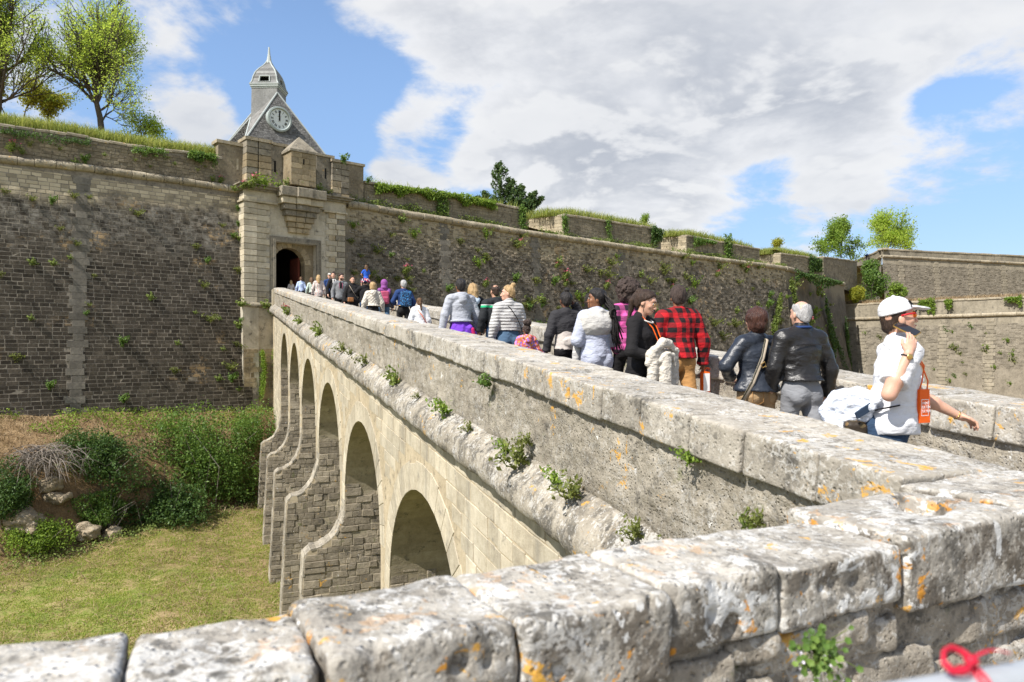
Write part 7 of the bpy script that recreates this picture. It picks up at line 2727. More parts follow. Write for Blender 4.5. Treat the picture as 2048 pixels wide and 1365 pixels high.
    for ti, tp in enumerate(tops):
        e = ts + 0.012 * 0
        f = Field((-0.56, -0.34, min(hem - 0.12, (min(wL[2], wR[2]) - .08) if tsl == 'long' else 9)), (0.56, 0.60, 1.62), h_g)
        for c, r in (((0, -0.004, 1.275), (0.165 * bw + e, 0.112 * bd + e, 0.195)), ((0, 0.004, 1.09), ((0.148 if sex == 'm' else 0.138) * bw + e, 0.112 * bd + e, 0.19)), ((0, -0.012, 0.945), (0.165 * bw * hip + e + flare, 0.126 * bd + e + flare, 0.15))):
            f.ell(pose(c), r, 0.06)
        if sex == 'f':
            for sg in (-1, 1):
                f.ell(pose((sg * 0.07, 0.085, 1.27)), (0.065, 0.055, 0.065), 0.04)
        if flare:
            f.cone(pose((0, -0.005, 1.06)), pose((0, -0.008, hem)), 0.12 + e, 0.14 + e + flare, 0.05)
        f.plane(2, hem, 1)
        f.cone(pose((-sw * .86, -0.006, 1.405)), pose((sw * .86, -0.006, 1.405)), 0.062 + e, 0.062 + e, 0.03)
        for sg in (-1, 1):
            f.cone(pose((0, -0.02, 1.468)), pose((sg * sw * .8, -0.01, 1.42)), 0.062 + e * .5, 0.054 + e, 0.03)
        for (sh, el, wr) in arms:
            if tsl == 'long':
                f.cone(sh, el, 0.062 + e, 0.052 + e, 0.03)
                w2 = lerp(el, wr, 0.97)
                f.cone(el, w2, 0.051 + e, 0.040 + e, 0.02)
                f.ell(lerp(el, wr, 0.9), (0.046 + e,) * 3, 0.012)
            elif tsl == 'short':
                m_ = lerp(sh, el, 0.72)
                f.cone(sh, m_, 0.066 + e, 0.064 + e, 0.03)
        if tsl == 'long':
            for (sh, el, wr) in arms:
                dn = (wr - el) / np.linalg.norm(wr - el)
                P = f._pts((slice(None),) * 3)
                dist = np.sqrt(((P - wr) ** 2).sum(-1))
                f.F = np.where(dist < 0.10, np.maximum(f.F, ((P - (wr - dn * 0.012)) @ dn).astype(np.float32)), f.F)
        if tsl == 'short':
            for (sh, el, wr) in arms:
                dn = (el - sh) / np.linalg.norm(el - sh)
                cpt_ = lerp(sh, el, 0.74)
                P = f._pts((slice(None),) * 3)
                dist = np.sqrt(((P - cpt_) ** 2).sum(-1))
                f.F = np.where(dist < 0.13, np.maximum(f.F, ((P - cpt_) @ dn).astype(np.float32)), f.F)
        if collar == 'stand':
            f.cone(pose((0, -0.02, 1.45)), pose((0, -0.012, 1.515)), 0.078, 0.070, 0.01)
        elif collar == 'shirt':
            f.cone(pose((0, -0.02, 1.45)), pose((0, -0.012, 1.50)), 0.078, 0.069, 0.01)
            for sg in (-1, 1):
                f.ell(pose((sg * 0.055, 0.045, 1.475)), (0.035, 0.05, 0.022), 0.008)
        elif collar == 'scoop':
            f.ell(pose((0, 0.10, 1.50)), (0.085, 0.09, 0.085), 0.01, sub=True)
        if hood == tp:
            f.ell(pose((0, -0.085, 1.465)), (0.125, 0.07, 0.072), 0.02)
            f.ell(pose((0, -0.14, 1.40)), (0.075, 0.05, 0.08), 0.03)
            f.ell(pose((0, -0.03, 1.53)), (0.078, 0.075, 0.055), 0.01, sub=True)
            for sg in (-1, 1):
                f.cone(pose((sg * 0.085, -0.04, 1.478)), pose((sg * 0.045, 0.075, 1.44)), 0.034, 0.025, 0.015)
        f.rough(0.012, (7, 7, 12), 3, sd + 3)
        f.rough(0.006, (22, 22, 26), 2, sd + 8)
        V, F = f.mesh()
        part('jacket' if ts > 0.008 else 'top', mk('top', V * s, F, FAB[tp], smooth=True), rt)
    # --- hair
    if hair:
        style, hm = hair
        rg, rfreq = 0.014, (38, 38, 13)
        c0 = hp_((0, -0.03, 1.64))
        big = 0.30 if style in ('afro', 'long', 'braids', 'ponytail', 'puff', 'bob', 'hoodup') else 0.17
        f = Field(c0 - (big, big, big + (0.22 if style in ('long', 'braids', 'ponytail') else 0.02)), c0 + (big, big, 0.24), 0.0075 if near else (0.009 if mid else 0.013))
        th = {'buzz': 0.004, 'bald': 0.003}.get(style, 0.013)
        fn = HR @ np.array([0, 0.78, -0.62])
        fp = hp_((0, 0.052, 1.705))
        if style == 'short':
            fp = hp_((0, 0.050, 1.70))
        if style != 'afro':
            f.ell(hp_((0, -0.014, 1.664)), (0.076 + th, 0.095 + th, 0.092 + th), 0.01, HR)
        if style == 'short':
            f.ell(hp_((0, 0.0, 1.715)), (0.070, 0.088, 0.055), 0.02, HR)
        if style == 'short_high':
            f.ell(hp_((0, -0.005, 1.72)), (0.078, 0.095, 0.065), 0.02, HR)
        f.ell(hp_((0, -0.055, 1.60)), (0.062, 0.05, 0.06), 0.03, HR)
        if style == 'bald':
            f.ell(hp_((0, 0.0, 1.755)), (0.062, 0.10, 0.055), 0.006, HR, sub=True)
        f.cut(fp, fn)
        if style == 'afro':
            f.ell(hp_((0, -0.04, 1.70)), (0.155, 0.15, 0.15), 0.03, HR)
            f.ell(hp_((0, -0.05, 1.60)), (0.135, 0.10, 0.10), 0.03, HR)
            f.ell(hp_((0, 0.14, 1.60)), (0.10, 0.12, 0.10), 0.02, HR, sub=True)
            rg, rfreq = 0.035, (26, 26, 26)
        if style == 'puff':
            f.ell(hp_((0, -0.05, 1.80)), (0.098, 0.092, 0.075), 0.015, HR)
            rg, rfreq = 0.022, (34, 34, 34)
        if style == 'bun':
            f.ell(hp_((0, -0.085, 1.765)), (0.042, 0.042, 0.040), 0.012, HR)
        if style == 'topbun':
            f.ell(hp_((0, -0.05, 1.785)), (0.04, 0.04, 0.035), 0.012, HR)
        if style == 'ponytail':
            f.ell(hp_((0, -0.115, 1.715)), (0.03, 0.04, 0.034), 0.015, HR)
            a0, a1, a2 = hp_((0, -0.128, 1.70)), hp_((0.01, -0.145, 1.60)), pose((0.03, -0.155, 1.40))
            f.cone(a0, a1, 0.030, 0.038, 0.02)
            f.cone(a1, a2, 0.038, 0.016, 0.02)
        if style == 'lowpony':
            f.ell(hp_((0.0, -0.115, 1.60)), (0.045, 0.05, 0.06), 0.02, HR)
        if style == 'long':
            f.ell(hp_((0, -0.055, 1.60)), (0.098, 0.075, 0.12), 0.03, HR)
            f.cone(hp_((0, -0.07, 1.58)), pose((0.0, -0.115, 1.42)), 0.085, 0.06, 0.03, sq=None)
            for sg in (-1, 1):
                f.cone(hp_((sg * 0.075, 0.0, 1.64)), hp_((sg * 0.085, -0.02, 1.50)), 0.028, 0.03, 0.02)
        if style == 'bob':
            f.ell(hp_((0, -0.03, 1.66)), (0.105, 0.115, 0.11), 0.03, HR)
            f.ell(hp_((0, -0.055, 1.575)), (0.10, 0.08, 0.075), 0.03, HR)
            f.ell(hp_((0, 0.10, 1.60)), (0.07, 0.075, 0.11), 0.015, HR, sub=True)
            rg, rfreq = 0.018, (24, 24, 12)
        if style == 'hoodup':
            f.ell(hp_((0, -0.03, 1.66)), (0.108, 0.115, 0.125), 0.02, HR)
            f.ell(hp_((0, -0.04, 1.52)), (0.105, 0.10, 0.09), 0.04, HR)
            f.ell(hp_((0, 0.13, 1.62)), (0.07, 0.08, 0.10), 0.01, HR, sub=True)
            rg, rfreq = 0.008, (14, 14, 14)
        if style == 'braids':
            f.ell(hp_((0, -0.03, 1.67)), (0.092, 0.11, 0.10), 0.02, HR)
            f.ell(hp_((0, 0.105, 1.60)), (0.068, 0.075, 0.11), 0.012, HR, sub=True)
        f.rough(rg, rfreq, 3, sd + 5)
        V, F = f.mesh()
        if len(F):
            part('hood' if style == 'hoodup' else 'hair', mk('hair', V * s, F, hm if not isinstance(hm, str) else HM[hm], smooth=style not in ('afro', 'puff')), rt)
    return st


def loc(st, q):
    """unit body coordinates of a person -> world"""
    q = np.array(q, float) * st['s']
    c, s_ = math.cos(st['rz']), math.sin(st['rz'])
    return st['base'] + np.array([q[0] * c - q[1] * s_, q[0] * s_ + q[1] * c, q[2]])


def sdf_item(name, st, build, lo, hi, h, mat, label=None, cat=None, parent=True, group=None, smooth=True):
    """a thing modelled in a person's body coordinates: a child of the person, or a thing of its own placed beside the person"""
    f = Field(lo, hi, h)
    build(f)
    V, F = f.mesh()
    me = mk(name, V * st['s'], F, mat, smooth=smooth)
    if parent:
        return part(name, me, st['root'])
    o = ob(name, me, None, label, cat, group)
    o.location = tuple(st['base'])
    o.rotation_euler = (0, 0, st['rz'])
    return o


def tube_item(name, st, pts, rad, mat, flat=None, parent=None, n=8):
    acc = Acc()
    add_tube(acc, np.array(pts) * st['s'], rad, n, flat=flat)
    return part(name, acc.mesh(name, mat, smooth=True), parent or st['root'])


def face_bits(st, lips='lips'):
    """eyes with irises, brows and lips for faces turned to the camera"""
    for sg in (-1, 1):
        for (r_, y_, mt_, nm) in ((0.0118, 0.0825, 'iris', 'eyeball'), (0.0062, 0.0895, 'pupil', 'iris')):
            V, F = Field((-.02, -.02, -.02), (.02, .02, .02), 0.003).ell((0, 0, 0), (r_, r_, r_), 0).mesh()
            part(nm, mk(nm, (V + st['hp']((sg * 0.031, y_, 1.645))) * st['s'], F, FAB[mt_], smooth=True), st['root'])
        tube_item('eyebrow', st, [st['hp']((sg * 0.014, 0.098, 1.667)), st['hp']((sg * 0.032, 0.094, 1.672)), st['hp']((sg * 0.050, 0.080, 1.664))], [0.003, 0.004, 0.002], HM['dark'])
    tube_item('lips', st, [st['hp']((-0.022, 0.092, 1.571)), st['hp']((-0.008, 0.1035, 1.573)), st['hp']((0.008, 0.1035, 1.573)), st['hp']((0.022, 0.092, 1.571))], [0.002, 0.005, 0.005, 0.002], FAB[lips])


up_ = (0, 0, 1)
G = 'people walking over the bridge'
# --- farthest first: the group at the gate
person('g1', 'person with loose blond hair, farthest head showing over the parapet at the gate', 582, 561, 4.25, 0, 'light', 'beige', 'black', ('long', 'blond'), sex='f')
person('g2', 'person in pale blue shirt with a ponytail in front of the dark doorway', 602, 554, 4.25, 0, 'light', 'paleblue', 'black', ('lowpony', 'brown'), sex='f', ts=0.01)
person('g3', 'person with long brown hair and pale mint top near the gate', 623, 555, 4.35, 10, 'light', 'mint', 'black', ('long', 'brown'), sex='f')
person('g4', 'person in cream blouse with dark and red stripes seen from behind', 637, 550, 4.25, 0, 'light', 'stripe', 'black', ('long', 'blond'), sex='f', ts=0.015, flare=0.03, hem=0.80)
p = person('g5', 'person in a pale cap and blue collar half hidden behind the bearded man', 659, 547, 4.95, 170, 'light', 'navy', 'black', ('bald', 'grey'), ts=0.01)
sdf_item('cap', p, lambda f: (f.ell(p['hp']((0, -.01, 1.675)), (.088, .105, .095), 0, p['HR']), f.cut(p['hp']((0, 0, 1.685)), p['HR'] @ np.array([0, 0, -1.0])), f.ell(p['hp']((0, .12, 1.69)), (.07, .07, .012), .01, p['HR'])), p['hp']((0, 0, 1.7)) - .2, p['hp']((0, 0, 1.7)) + .22, 0.012, FAB['shawl'])
person('g6', 'person with a dark topknot and pale scarf over a black jacket beside the bearded man', 667, 545, 4.6, 200, 'light', 'black', 'black', ('topbun', 'dark'), sex='f', ts=0.012, head=(-40, 0))
p = PEOPLE['g6']
sdf_item('scarf', p, lambda f: (f.cone((.05, .09, 1.44), (.075, .13, 1.05), .035, .04, 0), f.cone((-.05, .09, 1.44), (-.065, .135, 1.0), .035, .04, 0), f.ell((0, 0, 1.47), (.095, .09, .04), .02)), (-.2, -.15, .9), (.2, .25, 1.6), .014, FAB['shawl'])
p = person('g7', 'bearded person in an open grey hoodie and black shirt walking towards the camera', 681, 547, 4.2, 176, 'light', 'grey_mid', 'black', ('short', 'dark'), ts=0.014, hood='grey_mid', head=(40, 6), stride=(12, -12))
sdf_item('beard', p, lambda f: (f.ell(p['hp']((0, .036, 1.575)), (.062, .066, .055), .02, p['HR']), f.cut(p['hp']((0, .05, 1.60)), p['HR'] @ np.array([0, .2, 1.0]))), p['hp']((0, 0, 1.58)) - .13, p['hp']((0, 0, 1.58)) + .13, 0.008, HM['dark'])
sdf_item('undershirt', p, lambda f: (f.ell((0, .07, 1.33), (.05, .085, .15), .02)), (-.15, -.1, 1.1), (.15, .25, 1.55), .012, FAB['black'])
for sg in (-1, 1):
    tube_item('drawstring', p, [(sg * .05, .13, 1.42), (sg * .055, .155, 1.30), (sg * .05, .155, 1.2)], .006, FAB['pinkpack'])
face_bits(p)
p = person('g8', 'person in a black cape with dark hair tied up facing the camera', 705, 553, 4.25, 180, 'light', 'black', 'black', ('topbun', 'dark'), sex='f', ts=0.02, flare=0.06, hem=0.72, collar='stand')
face_bits(p)
tube_item('bag_strap', p, [(.12, .10, 1.45), (.03, .155, 1.28), (-.14, .165, 1.02)], .016, FAB['strap'], (1, .3))
sdf_item('shoulder_bag', p, lambda f: (f.box((-.17 + .26, .20, .97), (.10, .035, .075), .03), f.rough(.004, 14, 2)), (-.1, .1, .82), (.3, .3, 1.1), .010, FAB['tanleather'], 'tan leather shoulder bag hanging in front of the black cape', 'bag', False)
pf = person('g9', 'dark-haired person in a black jacket carrying the small girl in the blue top', 730, 556, 4.55, 0, 'light', 'black', 'jeans_dark', ('short', 'dark'), ts=0.014, aL=((-0.27, .10, 1.28), (-.14, .17, 1.43)), aR=((0.27, .10, 1.28), (.14, .17, 1.43)))
Zf = pf['Z']
hz = 1.55 + (700 - 530) / 1450 * Zf
nb = loc(pf, (0.03, -0.03, 1.50))
hgt = 1.02
person('g10', 'small girl in a royal blue top and floral skirt riding on shoulders', 738, 530, 4.55, 12, 'light', 'blue', 'floral', ('long', 'brown'), sex='f', tsl='short', base=np.array([nb[0], nb[1], hz - hgt]), H=hgt, sit=True, skirt=0.72, hem=0.95, aL=((-.24, .12, 1.20), (-.12, .30, 1.12)), aR=((.24, .05, 1.15), (.2, .2, 1.0)))
person('g11', 'blond person in a cream quilted jacket with a thick collar seen from behind', 746, 565, 4.15, -4, 'light', 'cream', 'black', ('bob', 'blond'), sex='f', ts=0.03, hood='cream', hem=1.03, flare=0.03, bw=1.06)
p = person('g12', 'person with a mauve hood up, dark grey coat and blue jeans', 768, 559, 4.75, 0, 'light', 'greyplum', 'jeans', ('hoodup', FAB['mauve']), sex='f', ts=0.022, hem=0.92, flare=0.03, hairtop=0.03)
sdf_item('shoulder_panel', p, lambda f: (f.cone((-.14, -.03, 1.43), (.14, -.03, 1.43), .075, .075, 0), f.ell((.12, -.06, 1.36), (.07, .1, .08), .03)), (-.3, -.25, 1.2), (.3, .15, 1.6), .015, FAB['mauve'])
sdf_item('backpack', p, lambda f: (f.box((-.02, -.21, 1.20), (.13, .07, .20), .05), f.box((-.02, -.27, 1.12), (.09, .04, .09), .03, .01), f.rough(.006, 12, 2)), (-.25, -.4, .9), (.25, -.08, 1.5), .013, FAB['pinkpack'], 'dusty pink backpack on the hooded person in the grey coat', 'backpack', False)
p = person('g13', 'grey-haired person in a navy jacket and black trousers with a blue backpack', 807, 561, 4.85, 2, 'light', 'navy', 'black', ('short', 'grey'), ts=0.02, hem=1.04, flare=0.015, aL=((-.29, .02, 1.16), (-.2, .2, 1.1)), aR=((.29, -.02, 1.14), (.28, .12, .98)))
sdf_item('backpack', p, lambda f: (f.box((0.01, -.215, 1.22), (.155, .085, .215), .06), f.box((0.01, -.29, 1.12), (.12, .035, .10), .03, .012), f.cone((-.05, -.2, 1.44), (.05, -.2, 1.44), .012, .012, .01), f.rough(.006, 12, 2)), (-.25, -.42, .9), (.28, -.08, 1.55), .012, FAB['bluepack'], 'black and blue patterned backpack on the person in navy', 'backpack', False)
tube_item('hem_trim', p, [(.19 * math.cos(a), .155 * math.sin(a) - .01, 1.045) for a in np.linspace(0, 2 * math.pi, 25)], .008, FAB['gold'])
p = person('g14', 'child with a tied-back brown ponytail in a loose white sweater', 839, 596, 4.2, -6, 'light', 'white', 'jeans', ('ponytail', 'brown'), sex='f', ts=0.035, flare=0.05, hem=0.74)
tube_item('bag_strap', p, [(-.12, .02, 1.47), (-.06, -.12, 1.40), (.05, -.17, 1.25), (.2, -.14, 1.0)], .008, FAB['orange'])
# --- the group of four
p = person('m1', 'person in light grey hoodie with a purple jacket tied round the waist', 921, 559, 4.12, 2, 'brown', 'grey_hoodie', 'black', ('short', 'black'), ts=0.022, hood='grey_hoodie', hem=1.01, bw=1.12, bd=1.05, aL=((-.30, -.02, 1.13), (-.335, .03, .87)), aR=((.31, -.02, 1.13), (.33, .06, .90)), flare=0.012)
sdf_item('tied_jacket', p, lambda f: (f.cone((0, -.01, 1.06), (0, -.03, .80), .165, .22, .02, sq=(1, 1.25)), f.cone((.12, -.16, .90), (.2, -.17, .80), .06, .04, .03), f.plane(2, .79, 1), f.plane(2, 1.05, -1), f.rough(.026, (16, 16, 5), 2, 3.0)), (-.35, -.32, .70), (.36, .25, 1.10), .011, FAB['purple'])
sdf_item('tied_sleeve', p, lambda f: (f.cone((.15, -.20, .88), (.18, -.21, .74), .035, .03, .01)), (.05, -.32, .68), (.3, -.08, .98), .011, FAB['magenta'])
tube_item('waistband', p, [(.205 * math.cos(a), .165 * math.sin(a) - .012, 1.025) for a in np.linspace(0, 2 * math.pi, 25)], .018, FAB['grey_hoodie'])
p = person('m2', 'blond person in a long black coat with a pale blue hood', 945, 567, 4.6, 6, 'light', 'black', 'black', ('long', 'blond'), sex='f', ts=0.03, hem=0.8, flare=0.05, bw=1.08)
sdf_item('hood', p, lambda f: (f.ell((0, -.10, 1.44), (.12, .07, .065), .02), f.ell((0, -.15, 1.40), (.08, .05, .07), .02), f.ell((0, -.04, 1.52), (.07, .07, .05), .01, sub=True), f.rough(.008, 14, 2)), (-.2, -.28, 1.25), (.2, .05, 1.6), .010, FAB['ice'])
p = person('m3', 'bald person in a black track top with a green shoulder band and dark jeans', 990, 570, 4.75, 4, 'tan', 'sport', 'jeans_dark', ('bald', 'dark'), ts=0.02, bw=1.08, hem=1.04, hood='sport')
sdf_item('hood_lining', p, lambda f: (f.ell((.02, -.075, 1.50), (.085, .055, .035), .01), f.cut((0, -.03, 1.5), (0, 1, 0))), (-.15, -.2, 1.42), (.15, .02, 1.6), .009, FAB['green'])
p = person('m4', 'person with blond bun, pale grey quilted jacket and blue jeans, face turned left', 1017, 569, 4.22, 0, 'light', 'quilt_grey', 'jeans', ('bun', 'blond'), sex='f', ts=0.024, hem=1.06, collar='stand', head=(62, 0), hairtop=0.03, bw=1.1, hip=1.1, aL=((-.25, -.03, 1.13), (-.265, .03, .88)), aR=((.25, .0, 1.13), (.25, .14, .93)), stride=(18, -14))
tube_item('bag_strap', p, [(-.08, -.05, 1.475), (-.02, -.135, 1.40), (.08, -.155, 1.25), (.17, -.13, 1.08), (.2, -.08, .98)], .007, FAB['black'])
face_bits(p)
# --- child and the party in the middle
p = person('c1', 'small child with a curly hair puff in a coral patterned jacket', 1053, 640, 4.35, -4, 'brown', 'coral', 'jeans', ('puff', 'afro'), sex='f', ts=0.03, hood='coral', hem=0.80, hairtop=0.075, aR=((.26, .0, 1.17), (.43, .03, 1.05)), bw=1.05)
tube_item('hair_clip', p, [p['hp']((-.02, -.10, 1.745)), p['hp']((.02, -.105, 1.745))], .007, FAB['white_flat'])
p = person('c2', 'person in a charcoal denim jacket over a beige top, one hand raised to the head', 1131, 583, 4.62, -2, 'dark', 'charcoal', 'black', ('topbun', 'black'), sex='f', ts=0.02, hem=1.14, bw=1.08, hairtop=0.02, aL=((-.27, -.02, 1.13), (-.29, .05, .87)), aR=((.35, .06, 1.33), (.135, .03, 1.60)), hand_dir=(None, (-.5, .3, .6)))
sdf_item('beige_top', p, lambda f: (f.cone((0, -.01, 1.18), (0, -.02, .92), .15, .19, .02, sq=(1, 1.3)), f.ell((.03, -.155, 1.02), (.13, .045, .08), .02), f.plane(2, .91, 1), f.rough(.012, (12, 12, 10), 3, 2)), (-.3, -.3, .85), (.3, .25, 1.24), .010, FAB['beige'])
p = person('c3', 'person with long black braids and a white shawl over pale lilac sweats, face turned left', 1192, 577, 4.35, 4, 'brown', 'lilac', 'lilac', ('braids', 'black'), sex='f', ts=0.03, hem=0.92, head=(72, 2), bw=1.05, bottom_e=0.02, aL=((-.25, .03, 1.13), (-.06, .22, 1.10)), aR=((.25, .03, 1.13), (.08, .22, 1.12)), hairtop=0.02)
face_bits(p, 'lips_dark')
sdf_item('shawl', p, lambda f: (f.cone((-.15, -.02, 1.40), (.15, -.02, 1.40), .105, .105, 0), f.ell((0, -.06, 1.32), (.215, .135, .155), .05), f.ell((0, -.02, 1.47), (.10, .10, .06), .03), f.ell((-.1, .02, 1.28), (.17, .15, .13), .04), f.cone((-.17, .12, 1.2), (-.2, .18, .72), .06, .05, .03), f.rough(.014, (9, 9, 14), 3, 4)), (-.42, -.32, .62), (.36, .32, 1.62), .010, FAB['shawl'])
acc = Acc()
gb = random.Random(4)
for k in range(34):
    a0 = p['hp']((gb.uniform(-.07, .07), -.10 + gb.uniform(-.02, .02), 1.66 + gb.uniform(-.05, .05)))
    e = np.array([.17 + gb.uniform(-.05, .09), -.20 + gb.uniform(-.03, .03), gb.uniform(.98, 1.25)])
    m1 = lerp(a0, e, .3) + (0.03, -.05, .03)
    m2 = lerp(a0, e, .65) + (gb.uniform(-.02, .03), -.03, 0)
    add_tube(acc, np.array([a0, m1, m2, e]) * p['s'], [.008, .0085, .008, .005], 5)
for k in range(12):
    a = gb.uniform(0, 6.28)
    c = np.array([.13, -.175, 1.46])
    add_tube(acc, [(c + .05 * np.array([math.cos(a + q), .6 * math.sin(2 * q + a), math.sin(a + q)])) * p['s'] for q in np.linspace(0, 3, 7)], .010, 5)
for k in range(3):
    a0 = p['hp']((-.055 + .05 * k, .085, 1.71))
    add_tube(acc, np.array([a0, a0 + p['HR'] @ np.array([.0, .035, -.09]), a0 + p['HR'] @ np.array([0, .03, -.25])]) * p['s'], .006, 5)
part('braid', acc.mesh('braid', HM['black'], smooth=True), p['root'], kind='stuff')
p = person('c4', 'person with a big dark afro in a pink and black checked jacket', 1253, 556, 5.15, 0, 'brown', 'pinkplaid', 'black', ('afro', 'afro'), sex='f', ts=0.03, hairtop=0.10, bw=1.1, hem=0.70, collar='shirt')
tube_item('lanyard', p, [(-.075, -.05, 1.49), (0, -.10, 1.478), (.075, -.05, 1.49)], .007, FAB['orange'])
p = person('c5', 'person in a black sweater and round glasses carrying a cream fleece coat, looking down', 1284, 577, 4.16, -150, 'light', 'black', 'black', ('ponytail', 'dark'), sex='f', ts=0.008, hem=0.84, head=(8, 22), bw=1.10, collar='scoop', hairtop=0.02, aR=((.28, .03, 1.12), (.10, .25, 1.045)), aL=((-.27, .06, 1.12), (-.155, .26, 1.11)), hands=((0.8, (0, 0, -1)), (0.7, (.2, -1, 0))), hand_dir=((.5, .15, .25), (-1, .1, -.12)))
face_bits(p)
for sg in (-1, 1):
    tube_item('glasses', p, [p['hp']((sg * .033 + .027 * math.cos(a), .108 - .012 * abs(math.cos(a)) * 0, 1.636 + .024 * math.sin(a))) for a in np.linspace(0, 2 * math.pi, 17)], .0022, FAB['gold'])
    tube_item('earring', p, [p['hp']((sg * .08, -.004, 1.594)), p['hp']((sg * .08, -.004, 1.575))], .006, FAB['black'])
tube_item('glasses', p, [p['hp']((-.008, .112, 1.64)), p['hp']((.008, .112, 1.64))], .0022, FAB['gold'])
tube_item('necklace', p, [(.085 * math.sin(a), .02 + .098 * math.cos(a) * (1.0), 1.455 - .045 * math.cos(a)) for a in np.linspace(-2.2, 2.2, 25)], .008, FAB['pearl'])
tube_item('lanyard', p, [(-.07, .02, 1.475), (-.10, .11, 1.38), (-.10, .165, 1.25), (-.06, .20, 1.10), (-.05, .23, 1.02)], .006, FAB['orange'])
tube_item('lanyard', p, [(.06, .03, 1.475), (.02, .13, 1.36), (-.03, .18, 1.2), (-.06, .21, 1.05)], .006, FAB['orange'])
tube_item('watch', p, [p['arms'][1][2] + np.array([-.02, -.01, 0]) + .034 * np.array([0.35 * math.sin(a), math.cos(a), math.sin(a)]) for a in np.linspace(0, 6.28, 15)], .008, FAB['gold'])
def drape(f):
    f.cone((.20, .24, 1.06), (.235, .22, .70), .050, .055, .0)
    f.cone((.11, .31, 1.06), (.13, .30, .50), .062, .085, .03)
    f.cone((.0, .335, 1.04), (-.01, .32, .48), .060, .080, .024)
    f.cone((-.09, .30, 1.02), (-.115, .28, .60), .045, .050, .02)
    pts = [(.25, .20, 1.00), (.225, .25, 1.13), (.14, .30, 1.205), (.05, .33, 1.195), (-.03, .35, 1.12), (-.06, .35, 1.0), (-.05, .355, .84)]
    for q0, q1, r0, r1 in zip(pts[:-1], pts[1:], (.035, .045, .048, .046, .042, .036), (.045, .048, .046, .042, .036, .028)):
        f.cone(q0, q1, r0, r1, .012)
    pts = [(.18, .29, 1.02), (.13, .345, 1.09), (.05, .37, 1.08), (.02, .375, .98)]
    for q0, q1 in zip(pts[:-1], pts[1:]):
        f.cone(q0, q1, .026, .026, .006)
    f.cone((.20, .22, 1.08), (-.02, .28, 1.08), .07, .07, .02)
    f.rough(.020, (9, 9, 4), 2, 1)
    f.rough(.006, 40, 2, 4)


sdf_item('folded_coat', p, drape, (-.25, .02, .42), (.40, .50, 1.34), .0085, FAB['sherpa'], 'cream fleece coat folded over the arm of the person in glasses', 'coat', False)
sdf_item('tote_bag', p, lambda f: (f.box((-.18, .22, .68), (.12, .05, .15), .02), f.rough(.008, (10, 10, 8), 2)), (-.36, .1, .48), (.0, .34, .9), .010, FAB['leather_black'], 'black leather tote bag hanging beside the cream fleece coat', 'bag', False)
acc = Acc()
b_ = ob('card_holder', None, None, 'orange lanyard pouch hanging in front of the person in glasses', 'pouch', None)
b_.location, b_.rotation_euler = tuple(p['base']), (0, 0, p['rz'])
acc.box(np.array((-.115, .245, .84)) * p['s'], np.array((-.055, .262, 1.04)) * p['s'])
part('pouch_body', acc.mesh('pouch_body', FAB['orange']), b_).matrix_parent_inverse = Matrix()
acc = Acc()
for zq in (.90, .935, .97):
    acc.box(np.array((-.108, .262, zq)) * p['s'], np.array((-.075, .264, zq + .018)) * p['s'])
part('print_line', acc.mesh('print_line', FAB['white_flat']), b_, kind='stuff').matrix_parent_inverse = Matrix()
p = person('c6', 'person in red and black checked flannel jacket and ochre trousers', 1356, 571, 5.12, -6, 'brown', 'buffalo', 'ochre', ('short_high', 'afro'), ts=0.026, hem=0.94, bw=1.14, collar='shirt', flare=0.01, hairtop=0.025, aL=((-.30, -.02, 1.13), (-.29, .06, .88)), aR=((.31, -.03, 1.13), (.335, .02, .86)), bottom_e=.012, head=(-18, 0))
sdf_item('key_bunch', p, lambda f: (f.cone((-.14, -.16, .83), (-.10, -.17, .72), .012, .012, 0), f.ell((-.15, -.165, .79), (.025, .012, .035), .004)), (-.22, -.22, .66), (-.04, -.1, .88), .007, FAB['black'])
wr = p['arms'][1][2]
tube_item('cuff', p, [wr + .045 * np.array([math.cos(a), math.sin(a), -.1]) for a in np.linspace(0, 6.28, 13)], .010, FAB['olive'])
o_ = sdf_item('bottle_pouch', p, lambda f: f.box((.36, .02, .66), (.052, .035, .125), .012), (.26, -.06, .5), (.46, .1, .84), .008, FAB['orange'], 'orange drawstring pouch with a white front held by the person in checked flannel', 'pouch', False)
acc = Acc()
acc.box(np.array((.318, -.019, .56)) * p['s'], np.array((.398, -.0155, .765)) * p['s'])
q_ = part('label_panel', acc.mesh('label_panel', FAB['white_flat']), o_)
q_.matrix_parent_inverse = Matrix()
acc = Acc()
for k in range(3):
    add_tube(acc, [np.array((.37 + .01 * k, .02 + .02 * math.cos(a + k), .80 + .03 * math.sin(a))) * p['s'] + np.array((.03 * math.cos(a), 0, 0)) for a in np.linspace(0, 6, 12)], .004, 5)
part('drawcord', acc.mesh('drawcord', FAB['orange']), o_).matrix_parent_inverse = Matrix()
